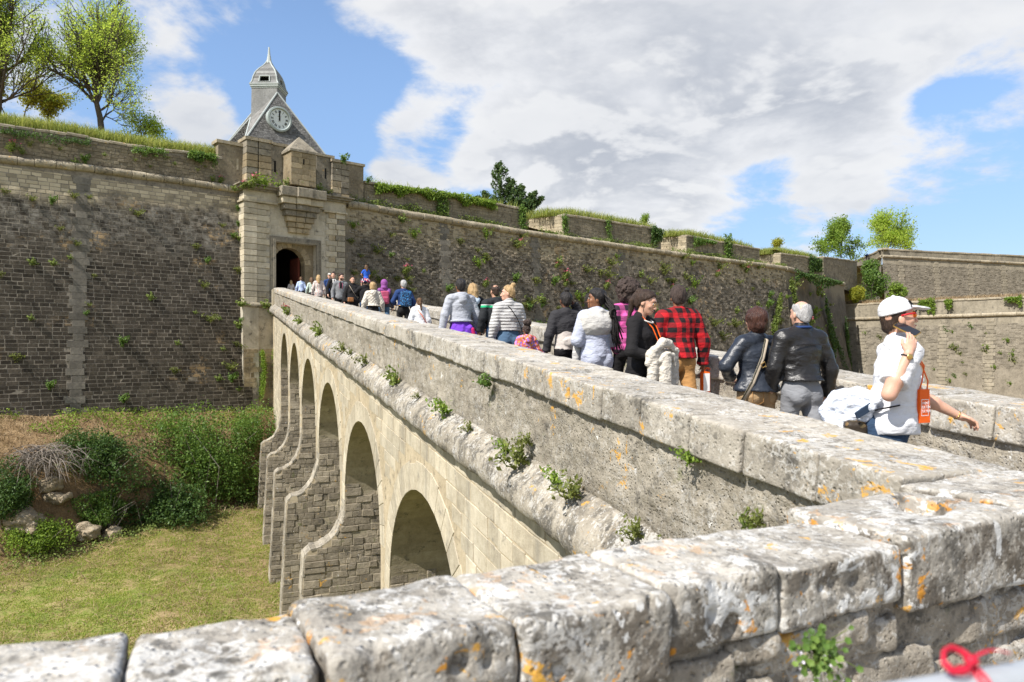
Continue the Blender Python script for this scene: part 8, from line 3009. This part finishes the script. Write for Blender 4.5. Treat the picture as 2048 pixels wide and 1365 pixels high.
# --- the older couple
p = person('o1', 'person with short auburn hair in a navy leather jacket and tan jeans', 1511, 614, 4.72, -2, 'light', 'leather_navy', 'tan', ('bob', 'auburn'), sex='f', ts=0.016, hem=0.93, flare=0.035, bw=1.08, hip=1.14, hairtop=0.02, aL=((-.34, .02, 1.18), (-.15, .20, 1.06)), aR=((.26, .0, 1.14), (.24, .12, .92)), stride=(14, -12))
tube_item('bag_strap', p, [(.06, -.02, 1.49), (.05, -.105, 1.44), (-.03, -.15, 1.27), (-.15, -.155, 1.03), (-.235, -.10, .84)], .020, FAB['strap'], (1, .25))
tube_item('strap_edge', p, [(.042, -.022, 1.492), (.031, -.108, 1.442), (-.048, -.153, 1.272), (-.168, -.156, 1.032), (-.252, -.10, .842)], .006, FAB['olive'])
acc = Acc()
add_tube(acc, np.array([(-.075, -.175, 1.20), (-.035, -.178, 1.225), (-.015, -.178, 1.19), (-.055, -.176, 1.165), (-.075, -.175, 1.20)]) * p['s'], .005, 6)
part('buckle', acc.mesh('buckle', FAB['gold']), p['root'])
for sg in (-1, 1):
    acc = Acc()
    c = np.array([sg * .09, -.155, .885])
    ppts = [(-.055, .05), (.055, .05), (.055, -.05), (0, -.08), (-.055, -.05), (-.055, .05)]
    add_tube(acc, np.array([c + (x_, -.012 + abs(z_) * .12 + (.02 if abs(x_) > .03 and sg * x_ > 0 else 0), z_) for x_, z_ in ppts]) * p['s'], .0025, 5)
    part('back_pocket', acc.mesh('back_pocket', FAB['ochre']), p['root'])
sdf_item('shoulder_bag', p, lambda f: (f.box((-.285, -.06, .76), (.035, .085, .09), .02), f.box((-.31, -.06, .80), (.022, .08, .045), .012, .004)), (-.38, -.2, .62), (-.2, .08, .9), .008, FAB['olive'], 'small olive leather shoulder bag at the hip of the person in tan jeans', 'bag', False)
p = person('o2', 'grey-haired person in a black leather jacket and grey jeans', 1601, 603, 5.02, -4, 'light', 'leather_black', 'grey_jean', ('bald', 'grey'), ts=0.022, hem=1.02, flare=0.02, bw=1.14, bd=1.1, collar='stand', hairtop=0.005, aL=((-.27, .03, 1.13), (-.24, .12, .92)), aR=((.31, -.03, 1.12), (.345, .05, .86)), stride=(14, -16), bottom_e=.008)
tube_item('inner_collar', p, [(.082 * math.cos(a), -.018 + .078 * math.sin(a), 1.512) for a in np.linspace(2.9, 6.6, 15)], .012, FAB['navy'])
acc = Acc()
add_tube(acc, np.array([(-.17, -.135, 1.345), (-.08, -.147, 1.352), (.08, -.147, 1.352), (.17, -.135, 1.345)]) * p['s'], .005, 5)
part('yoke_seam', acc.mesh('yoke_seam', FAB['leather_black']), p['root'])
# --- the man with the cap
p = person('n1', 'person in white cap and white polo shirt holding a phone to the mouth', 1783, 597, 4.28, -126, 'light', 'white', 'jeans_dark', ('buzz', 'dark'), ts=0.022, tsl='short', hem=0.875, bw=1.06, collar='shirt', hairtop=0.02, head=(8, -8), lean=6, aR=((.315, -.11, 1.135), (.285, -.02, 1.40)), aL=((-.27, .225, 1.13), (-.30, .49, 1.02)), hands=((0.55, (0.3, -.2, -1)), (0.32, (-1, -.3, .1))), hand_dir=((-.1, .9, -.32), (-.34, .34, .9)), flare=0.012, stride=(14, -12))
# bare arms, one surface with their elbows
for i, (sh, el, wr) in enumerate(p['arms']):
    f = Field(np.minimum(np.minimum(sh, el), wr) - .1, np.maximum(np.maximum(sh, el), wr) + .1, .008)
    f.cone(lerp(sh, el, .2), lerp(sh, el, .6), .050, .054, .02)
    f.cone(lerp(sh, el, .6), el, .052, .040, .02)
    f.cone(el, lerp(el, wr, .35), .040, .045, .03)
    f.cone(lerp(el, wr, .35), wr, .044, .0265, .02)
    V, F = f.mesh()
    me = p['root'].children[0].data
    part('forearm', mk('forearm', V * p['s'], F, SK['light'], smooth=True), p['root'])
hp, HR = p['hp'], p['HR']
cap_o = sdf_item('cap', p, lambda f: (f.ell(hp((0, -.010, 1.688)), (.090, .108, .098), 0, HR), f.cut(hp((0, 0, 1.675)), HR @ np.array([0, .12, -1.0])), f.ell(hp((0, .125, 1.69)), (.078, .085, .012), .012, HR @ np.array([[1, 0, 0], [0, math.cos(-.25), -math.sin(-.25)], [0, math.sin(-.25), math.cos(-.25)]])), f.ell(hp((0, -.01, 1.788)), (.01, .01, .007), .004, HR)), hp((0, 0, 1.7)) - .21, hp((0, 0, 1.7)) + .25, .0055, FAB['white'])


def on_cap(a, b):
    """emblem coordinates on the crown's front: a to the wearer's left, b up"""
    q = np.array([-a, 0.0, 0.0])
    th_ = (a - .042) / .09
    ph = b / .10 + .42
    d = np.array([-math.sin(th_) * .090 * math.cos(ph), math.cos(th_) * .108 * math.cos(ph), .098 * math.sin(ph)])
    return hp(np.array([0, -.010, 1.688]) + d * 1.045)


acc = Acc()
for st_ in ([(-.022, -.018), (-.022, .022)], [(-.022, .022), (.012, -.018)], [(.012, -.018), (.012, .022)], [(-.006, .026), (.006, .004)], [(.026, .026), (.006, .004)], [(.006, .004), (.006, -.026)], [(-.028, -.018), (-.016, -.018)], [(.006, .022), (.020, .022)]):
    pts = [on_cap(*(lerp(st_[0] + (0,), st_[1] + (0,), q)[:2] - np.array([.004, .008]))) for q in np.linspace(0, 1, 5)]
    add_tube(acc, np.array(pts) * p['s'], .0035, 5)
part('emblem', acc.mesh('emblem', FAB['black']), p['root'])
for sg in (-1, 1):
    f = Field(hp((sg * .04, .08, 1.648)) - .06, hp((sg * .04, .08, 1.648)) + .06, .004)
    f.ell(hp((sg * .036, .094, 1.647)), (.032, .014, .021), 0, HR @ np.array([[math.cos(-sg * .35), -math.sin(-sg * .35), 0], [math.sin(-sg * .35), math.cos(-sg * .35), 0], [0, 0, 1]]))
    V, F = f.mesh()
    part('sunglass_lens', mk('sunglass_lens', V * p['s'], F, FAB['lens'], smooth=True), p['root'])
    tube_item('sunglass_temple', p, [hp((sg * .066, .088, 1.655)), hp((sg * .083, .04, 1.657)), hp((sg * .084, -.01, 1.652))], .006, FAB['red'])
    tube_item('sunglass_rim', p, [hp((sg * .008, .112, 1.668)), hp((sg * .036, .108, 1.672)), hp((sg * .066, .088, 1.664))], .005, FAB['black'])
tube_item('lips', p, [hp((-.022, .092, 1.571)), hp((-.008, .1035, 1.573)), hp((.008, .1035, 1.573)), hp((.022, .092, 1.571))], [.002, .005, .005, .002], FAB['lips'])
wr = p['arms'][1][2]
fore = (wr - p['arms'][1][1]) / np.linalg.norm(wr - p['arms'][1][1])
e1 = np.cross(fore, [0, 0, 1.0])
e1 /= np.linalg.norm(e1)
e2 = np.cross(fore, e1)
tube_item('watch_strap', p, [wr - fore * .02 + (e1 * math.cos(a) + e2 * math.sin(a)) * .031 for a in np.linspace(0, 6.28, 17)], .010, FAB['leather_black'], (1, .5))
f = Field(wr - fore * .02 - .05, wr - fore * .02 + .05, .004)
tocam = np.array([.85, .25, .1])
tocam = tocam - fore * (tocam @ fore)
tocam /= np.linalg.norm(tocam)
f.ell(wr - fore * .02 + tocam * .034, (.02, .02, .008), 0, np.stack([fore, np.cross(tocam, fore), tocam], 1))
V, F = f.mesh()
part('watch_face', mk('watch_face', V * p['s'], F, FAB['gold'], smooth=True), p['root'])
w2 = p['arms'][0][2]
fo2 = (w2 - p['arms'][0][1]) / np.linalg.norm(w2 - p['arms'][0][1])
a1 = np.cross(fo2, [0, 0, 1.0])
a1 /= np.linalg.norm(a1)
a2 = np.cross(fo2, a1)
tube_item('bracelet', p, [w2 - fo2 * .01 + (a1 * math.cos(a) + a2 * math.sin(a)) * .031 for a in np.linspace(0, 6.28, 17)], .004, FAB['gold'])
# phone lying in the raised hand
hw, hd, hn, hs = p['hand1']
ph_c = hp((.125, -.005, 1.562))


def to_local(w_):
    c_, s__ = math.cos(-p['rz']), math.sin(-p['rz'])
    return np.array([w_[0] * c_ - w_[1] * s__, w_[0] * s__ + w_[1] * c_, w_[2]])


ex, ey = np.array([.58, -.665, -.47]), np.array([.88, .47, .42])
ex /= np.linalg.norm(ex)
ey = ey - ex * (ex @ ey)
ey /= np.linalg.norm(ey)
ez = np.cross(ex, ey)
if ez[2] < 0:
    ez = -ez
ex, ey, ez = to_local(ex), to_local(ey), to_local(ez)
po = ob('phone', None, None, 'black-screened phone with a gold edge held up to the mouth', 'phone')
po.location, po.rotation_euler = tuple(p['base']), (0, 0, p['rz'])
for nm, (hx, hy, hz_), mt_, off in (('phone_body', (.078, .038, .0042), 'gold', 0), ('screen', (.075, .035, .001), 'glass', .0046), ('phone_back', (.075, .035, .001), 'glass', -.0046)):
    f = Field(ph_c - .12, ph_c + .12, .0045 if nm == 'phone_body' else .003)
    acc = Acc()
    P_ = [(ph_c + ez * off + ex * a * hx + ey * b__ * hy + ez * c__ * hz_) * p['s'] for c__ in (-1, 1) for a, b__ in ((-1, -.8), (-.9, -1), (.9, -1), (1, -.8), (1, .8), (.9, 1), (-.9, 1), (-1, .8))]
    me = bpy.data.meshes.new(nm)
    me.from_pydata([tuple(q) for q in P_], [], [tuple(range(8))[::-1], tuple(range(8, 16))] + [(j, (j + 1) % 8, (j + 1) % 8 + 8, j + 8) for j in range(8)])
    me.materials.append(FAB[mt_])
    o_ = part(nm, me, po)
    o_.matrix_parent_inverse = Matrix()
# orange neck pouch with its print
for sg, pts in ((1, [(.075, .03, 1.47), (.085, .11, 1.43), (.078, .175, 1.32), (.105, .155, 1.22), (.112, .14, 1.17)]), (-1, [(-.07, .03, 1.47), (-.07, .12, 1.43), (-.02, .19, 1.32), (.05, .205, 1.22), (.07, .195, 1.17)])):
    tube_item('neck_cord', p, pts, .0048, FAB['orange'])
pk = ob('neck_pouch', None, None, 'orange printed neck pouch hanging against the white polo shirt', 'pouch')
pk.location, pk.rotation_euler = tuple(p['base']), (0, 0, p['rz'])
s_ = p['s']
# its own axes: hangs at his right front, turned to his right side
c = np.array([.095, .165, 1.06]) * s_
pa = np.array([-.62, .78, 0.0])
pn = np.array([.78, .62, 0.0])


def pq(a, b, d):
    return c + pa * a + np.array([0, 0, b]) + pn * d


f_acc = Acc()
f_acc.add(np.array([pq(a, b, d) for d in (-.012, .012) for a, b in ((-.052, -.112), (.052, -.112), (.047, .112), (-.047, .112))]), np.array([[3, 2, 1, 0], [4, 5, 6, 7], [0, 1, 5, 4], [1, 2, 6, 5], [2, 3, 7, 6], [3, 0, 4, 7]]))
part('pouch_body', f_acc.mesh('pouch_body', FAB['orange']), pk).matrix_parent_inverse = Matrix()
acc = Acc()
for (x0, x1, z0, z1) in ((-.036, -.032, -.065, .045), (.032, .036, -.065, .045), (-.032, .032, .041, .045), (-.032, .032, -.065, -.061)):
    acc.quad(pq(x0, z0, .0135), pq(x1, z0, .0135), pq(x1, z1, .0135), pq(x0, z1, .0135))
part('print_frame', acc.mesh('print_frame', FAB['white_flat']), pk).matrix_parent_inverse = Matrix()
rot = Matrix(((pa[0], 0, pn[0]), (pa[1], 0, pn[1]), (0, 1, 0))).to_4x4()
for txt, zq in (('PRINT', .010), ('DETEN', -.016), ('DE BLA', -.042)):
    cu = bpy.data.curves.new('lettering', 'FONT')
    cu.body = txt
    cu.size = .026
    cu.extrude = .0004
    cu.materials.append(FAB['white_flat'])
    tmp = bpy.data.objects.new('lettering_curve', cu)
    COL.objects.link(tmp)
    bpy.context.view_layer.update()
    me = bpy.data.meshes.new_from_object(tmp.evaluated_get(bpy.context.evaluated_depsgraph_get()))
    bpy.data.objects.remove(tmp)
    me.name = 'lettering'
    me.transform(Matrix.Translation(Vector(pq(-.028, zq, .014))) @ rot)
    ob('lettering', me, pk, world=False, kind='stuff')
# denim jacket with white fleece lining slung behind, over a dark waist bag
def rolls(f, pts, r, k=.01):
    for q0, q1, r0, r1 in zip(pts[:-1], pts[1:], r[:-1], r[1:]):
        f.cone(q0, q1, r0, r1, k)


sdf_item('slung_jacket', p, lambda f: (rolls(f, [(.16, -.13, 1.10), (.08, -.22, 1.13), (-.02, -.33, 1.09), (-.05, -.38, 1.0), (.0, -.36, .91), (.08, -.28, .88)], [.035, .055, .062, .060, .056, .045]),
                                       rolls(f, [(.16, -.16, 1.05), (.09, -.24, 1.065), (.03, -.31, 1.03), (.03, -.32, .97), (.10, -.25, .96)], [.03, .045, .046, .042, .03]),
                                       f.cone((.12, -.20, 1.0), (.0, -.28, .98), .05, .07, .02), f.rough(.012, (16, 16, 16), 3, 2), f.rough(.007, 60, 2, 6)), (-.25, -.52, .76), (.30, -.04, 1.25), .0075, FAB['sherpa_blue'], 'denim jacket with white fleece lining slung behind the person in the white cap', 'jacket', False)
sj = [o for o in SC.objects if o.name.startswith('slung_jacket')][0]
f = Field((-.2, -.42, .55), (.3, .05, 1.05), .011)
f.cone((.06, -.20, .98), (.08, -.14, .62), .06, .07, 0).cone((.10, -.15, .95), (.13, -.08, .62), .05, .06, .03)
f.rough(.016, (12, 12, 6), 2, 5)
V, F = f.mesh()
part('denim_body', mk('denim_body', V * s_, F, FAB['jeans_dark'], smooth=True), sj).matrix_parent_inverse = Matrix()
acc = Acc()
c0_ = np.array([.185, -.205, 1.03])
dx_, dz_ = np.array([-.35, .75, .45]), np.array([.25, -.35, .75])
dx_ /= np.linalg.norm(dx_)
dz_ = dz_ - dx_ * (dx_ @ dz_)
dz_ /= np.linalg.norm(dz_)
dn_ = np.cross(dx_, dz_)
acc.add(np.array([(c0_ + dx_ * a + dz_ * b + dn_ * d) * s_ for d in (-.006, .006) for a, b in ((-.07, -.022), (.08, -.026), (.08, .026), (-.07, .022))]), np.array([[3, 2, 1, 0], [4, 5, 6, 7], [0, 1, 5, 4], [1, 2, 6, 5], [2, 3, 7, 6], [3, 0, 4, 7]]))
part('collar_tab', acc.mesh('collar_tab', FAB['denim_trim']), sj).matrix_parent_inverse = Matrix()
sdf_item('waist_bag', p, lambda f: (f.box((.07, -.245, .83), (.10, .07, .13), .04), f.rough(.006, 12, 2)), (-.1, -.4, .64), (.25, -.1, 1.02), .010, FAB['camo'], 'brown printed bag below the fleece-lined jacket', 'bag', False)
tube_item('bag_strap', p, [(.09, -.20, 1.0), (.19, -.12, 1.04), (.21, .0, 1.07)], .018, FAB['black'], (1, .3))
# small crouched figure on the far stair
person('far1', 'person in dark clothes bent over the sloping parapet of the far rampart', 900, 500, 4.5, -60, 'light', 'navy', 'black', ('short', 'dark'), base=P3(1733, 521, 139), H=1.7, ts=0.04, lean=70, group=None)

# ------------------------------------------------------------------ things close to the camera
mt, nt, b = material('galvanised_steel')
n_ = nt.noise(world_pos(nt), 30, 4)
nt.put(b.inputs['Base Color'], nt.mix(n_, (0.30, 0.32, 0.34), (0.44, 0.46, 0.48)))
b.inputs['Metallic'].default_value = 0.25
b.inputs['Roughness'].default_value = 0.5
M['steel'] = mt
ra, rb = P3(1560, 1457, .745), P3(2500, 1234, .96)
ra[2] = rb[2] = 1.166
bar_ = root('barrier', tuple((ra + rb) / 2 - (0, 0, 1.16)), 'grey steel crowd barrier at the bottom right with a red ribbon on its rail', 'barrier')
acc = Acc()
dn = np.array([0, 0, -1.0])
rr_ = .021
add_tube(acc, [ra + dn * 1.0, ra + dn * .06, ra + (rb - ra) * .03 + dn * .015, ra + (rb - ra) * .06, rb - (rb - ra) * .06, rb - (rb - ra) * .03 + dn * .015, rb + dn * .06, rb + dn * 1.0], rr_, 14)
part('frame', acc.mesh('frame', M['steel'], smooth=True), bar_)
acc = Acc()
add_tube(acc, [ra + dn * .95, rb + dn * .95], .015, 10)
part('lower_rail', acc.mesh('lower_rail', M['steel'], smooth=True), bar_)
for k in range(1, 8):
    q = ra + (rb - ra) * k / 8
    acc = Acc()
    add_tube(acc, [q + dn * .02, q + dn * .94], .007, 8)
    part('bar', acc.mesh('bar', M['steel'], smooth=True), bar_)
side = np.cross((rb - ra) / np.linalg.norm(rb - ra), [0, 0, 1.0])
for q in (ra, rb):
    acc = Acc()
    add_tube(acc, [q + dn * 1.0 + side * .16 + dn * .14, q + dn * 1.0 + side * .12, q + dn * 1.0 - side * .12, q + dn * 1.0 - side * .16 + dn * .14], .016, 8)
    part('foot', acc.mesh('foot', M['steel'], smooth=True), bar_)
mt, nt, b = material('red_ribbon')
nt.put(b.inputs['Base Color'], nt.mix(nt.noise(world_pos(nt), 60, 3), (0.62, 0.02, 0.05), (0.45, 0.012, 0.035)))
b.inputs['Roughness'].default_value = 0.45
M['ribbon'] = mt
ax_ = (rb - ra) / np.linalg.norm(rb - ra)
t_k = ((P3(1925, 1330, .83) - ra) @ ax_)
kn = ra + ax_ * t_k + np.array([0, 0, rr_ + .005])


def ribbon_strip(pts, w=.010, wd=None):
    pts = np.array(pts, float)
    T = np.gradient(pts, axis=0)
    T /= np.linalg.norm(T, axis=1)[:, None]
    W_ = np.cross(T, np.array(wd if wd is not None else (0, 1.0, .3)))
    W_ /= np.linalg.norm(W_, axis=1)[:, None] + 1e-9
    N_ = np.cross(T, W_)
    V = np.stack([pts - W_ * w / 2, pts + W_ * w / 2, pts + W_ * w / 2 + N_ * .0012, pts - W_ * w / 2 + N_ * .0012], 1).reshape(-1, 3)
    m_ = len(pts)
    F = [[i * 4 + j, i * 4 + (j + 1) % 4, (i + 1) * 4 + (j + 1) % 4, (i + 1) * 4 + j] for i in range(m_ - 1) for j in range(4)]
    return V, np.array(F)


acc = Acc()
th_ = np.linspace(0, 2 * math.pi, 22)
lp = [(0, 0), (-.010, .008), (-.024, .014), (-.037, .012), (-.043, .004), (-.036, -.004), (-.022, -.006), (-.008, -.001), (0, 0)]
lp = [(np.interp(q, range(9), [x for x, _ in lp]), np.interp(q, range(9), [y for _, y in lp])) for q in np.linspace(0, 8, 33)]
acc.add(*ribbon_strip([kn + ax_ * x + np.array([0, -.004 + .01 * math.sin(i / 5.0), .008 + y]) for i, (x, y) in enumerate(lp)], .0075, (0, 1, .1)))
acc.add(*ribbon_strip([kn + ax_ * q * .052 + np.array([0, -.004 * q, .010 + .009 * math.sin(q * 2.6) - .004 * q]) for q in np.linspace(0, 1, 9)], .007, (0, .25, 1)))
acc.add(*ribbon_strip([kn + ax_ * (-.012 + .006 * math.sin(q * 3)) * 1.0 + np.array([0, -.006 - .012 * q, .004 - .06 * q]) for q in np.linspace(0, 1, 8)], .004, (0, 0, 1)))
acc.add(*ribbon_strip([kn + ax_ * (.004 + .022 * q) + np.array([0, -.006 - .015 * q, .004 - .07 * q]) for q in np.linspace(0, 1, 8)], .005, (0, 0, 1)))
for off in (-.004, .006):
    acc.add(*ribbon_strip([ra + ax_ * (t_k + off) + (side * math.sin(a) + np.array([0, 0, 1.0]) * math.cos(a)) * (rr_ + .0015) for a in th_], .007, tuple(ax_ + .01)))
V, F, F3 = tube([kn + (0, 0, .002), kn + (0, 0, .008), kn + (0, 0, .013)], [.006, .009, .004], 8)
acc.add(V, F)
c0 = kn
me = acc.mesh('red_ribbon', M['ribbon'], smooth=True)
me.transform(Matrix.Translation(-Vector(c0)))
o_ = ob('red_ribbon', me, None, 'red ribbon tied in a bow round the grey barrier rail', 'ribbon')
o_.location = tuple(c0)

# small round-leaved plant with lilac flowers in a gap of the rubble wall
pc = P3(1632, 1296, 2.02)
fl = root('flowering_plant', tuple(pc), 'small round-leaved plant with tiny lilac flowers in the foreground rubble wall', 'plant')
g = random.Random(15)
for nm, n, lf, r0 in (('leaf', 95, 'leaf_green', .0085), ('flower', 8, 'petal', .0045)):
    acc = Acc()
    stem = Acc()
    for k in range(n):
        q = pc + np.array([g.gauss(0, .034), -.015 - abs(g.gauss(0, .02)), g.gauss(0, .04) - .005])
        nr = np.array([g.gauss(0, .35), -1, g.gauss(.55, .35)])
        nr /= np.linalg.norm(nr)
        u_ = np.cross(nr, [0, 0, 1.0])
        u_ /= np.linalg.norm(u_)
        v_ = np.cross(u_, nr)
        r_ = r0 * g.uniform(.7, 1.35)
        lob = [(math.cos(a) * (1 + .16 * math.cos(5 * a)), math.sin(a) * (1 + .16 * math.cos(5 * a))) for a in np.linspace(0, 2 * math.pi, 15)[:-1]]
        n0 = acc.n
        acc.add(np.array([q - nr * .002] + [q + u_ * x * r_ + v_ * y * r_ for x, y in lob]), np.array([[0, 1 + j, 1 + (j + 1) % 14] for j in range(14)]))
        add_tube(stem, [pc + (g.gauss(0, .01), .03, -.01), (pc + q) / 2 + (0, -.005, .004), q - nr * .003], .0011, 4, cap=False)
    part(nm if nm != 'leaf' else 'foliage', acc.mesh(nm, M[lf]), fl, kind='stuff' if nm == 'flower' else None)
    part('stem', stem.mesh('stem', M['leaf_weed']), fl)
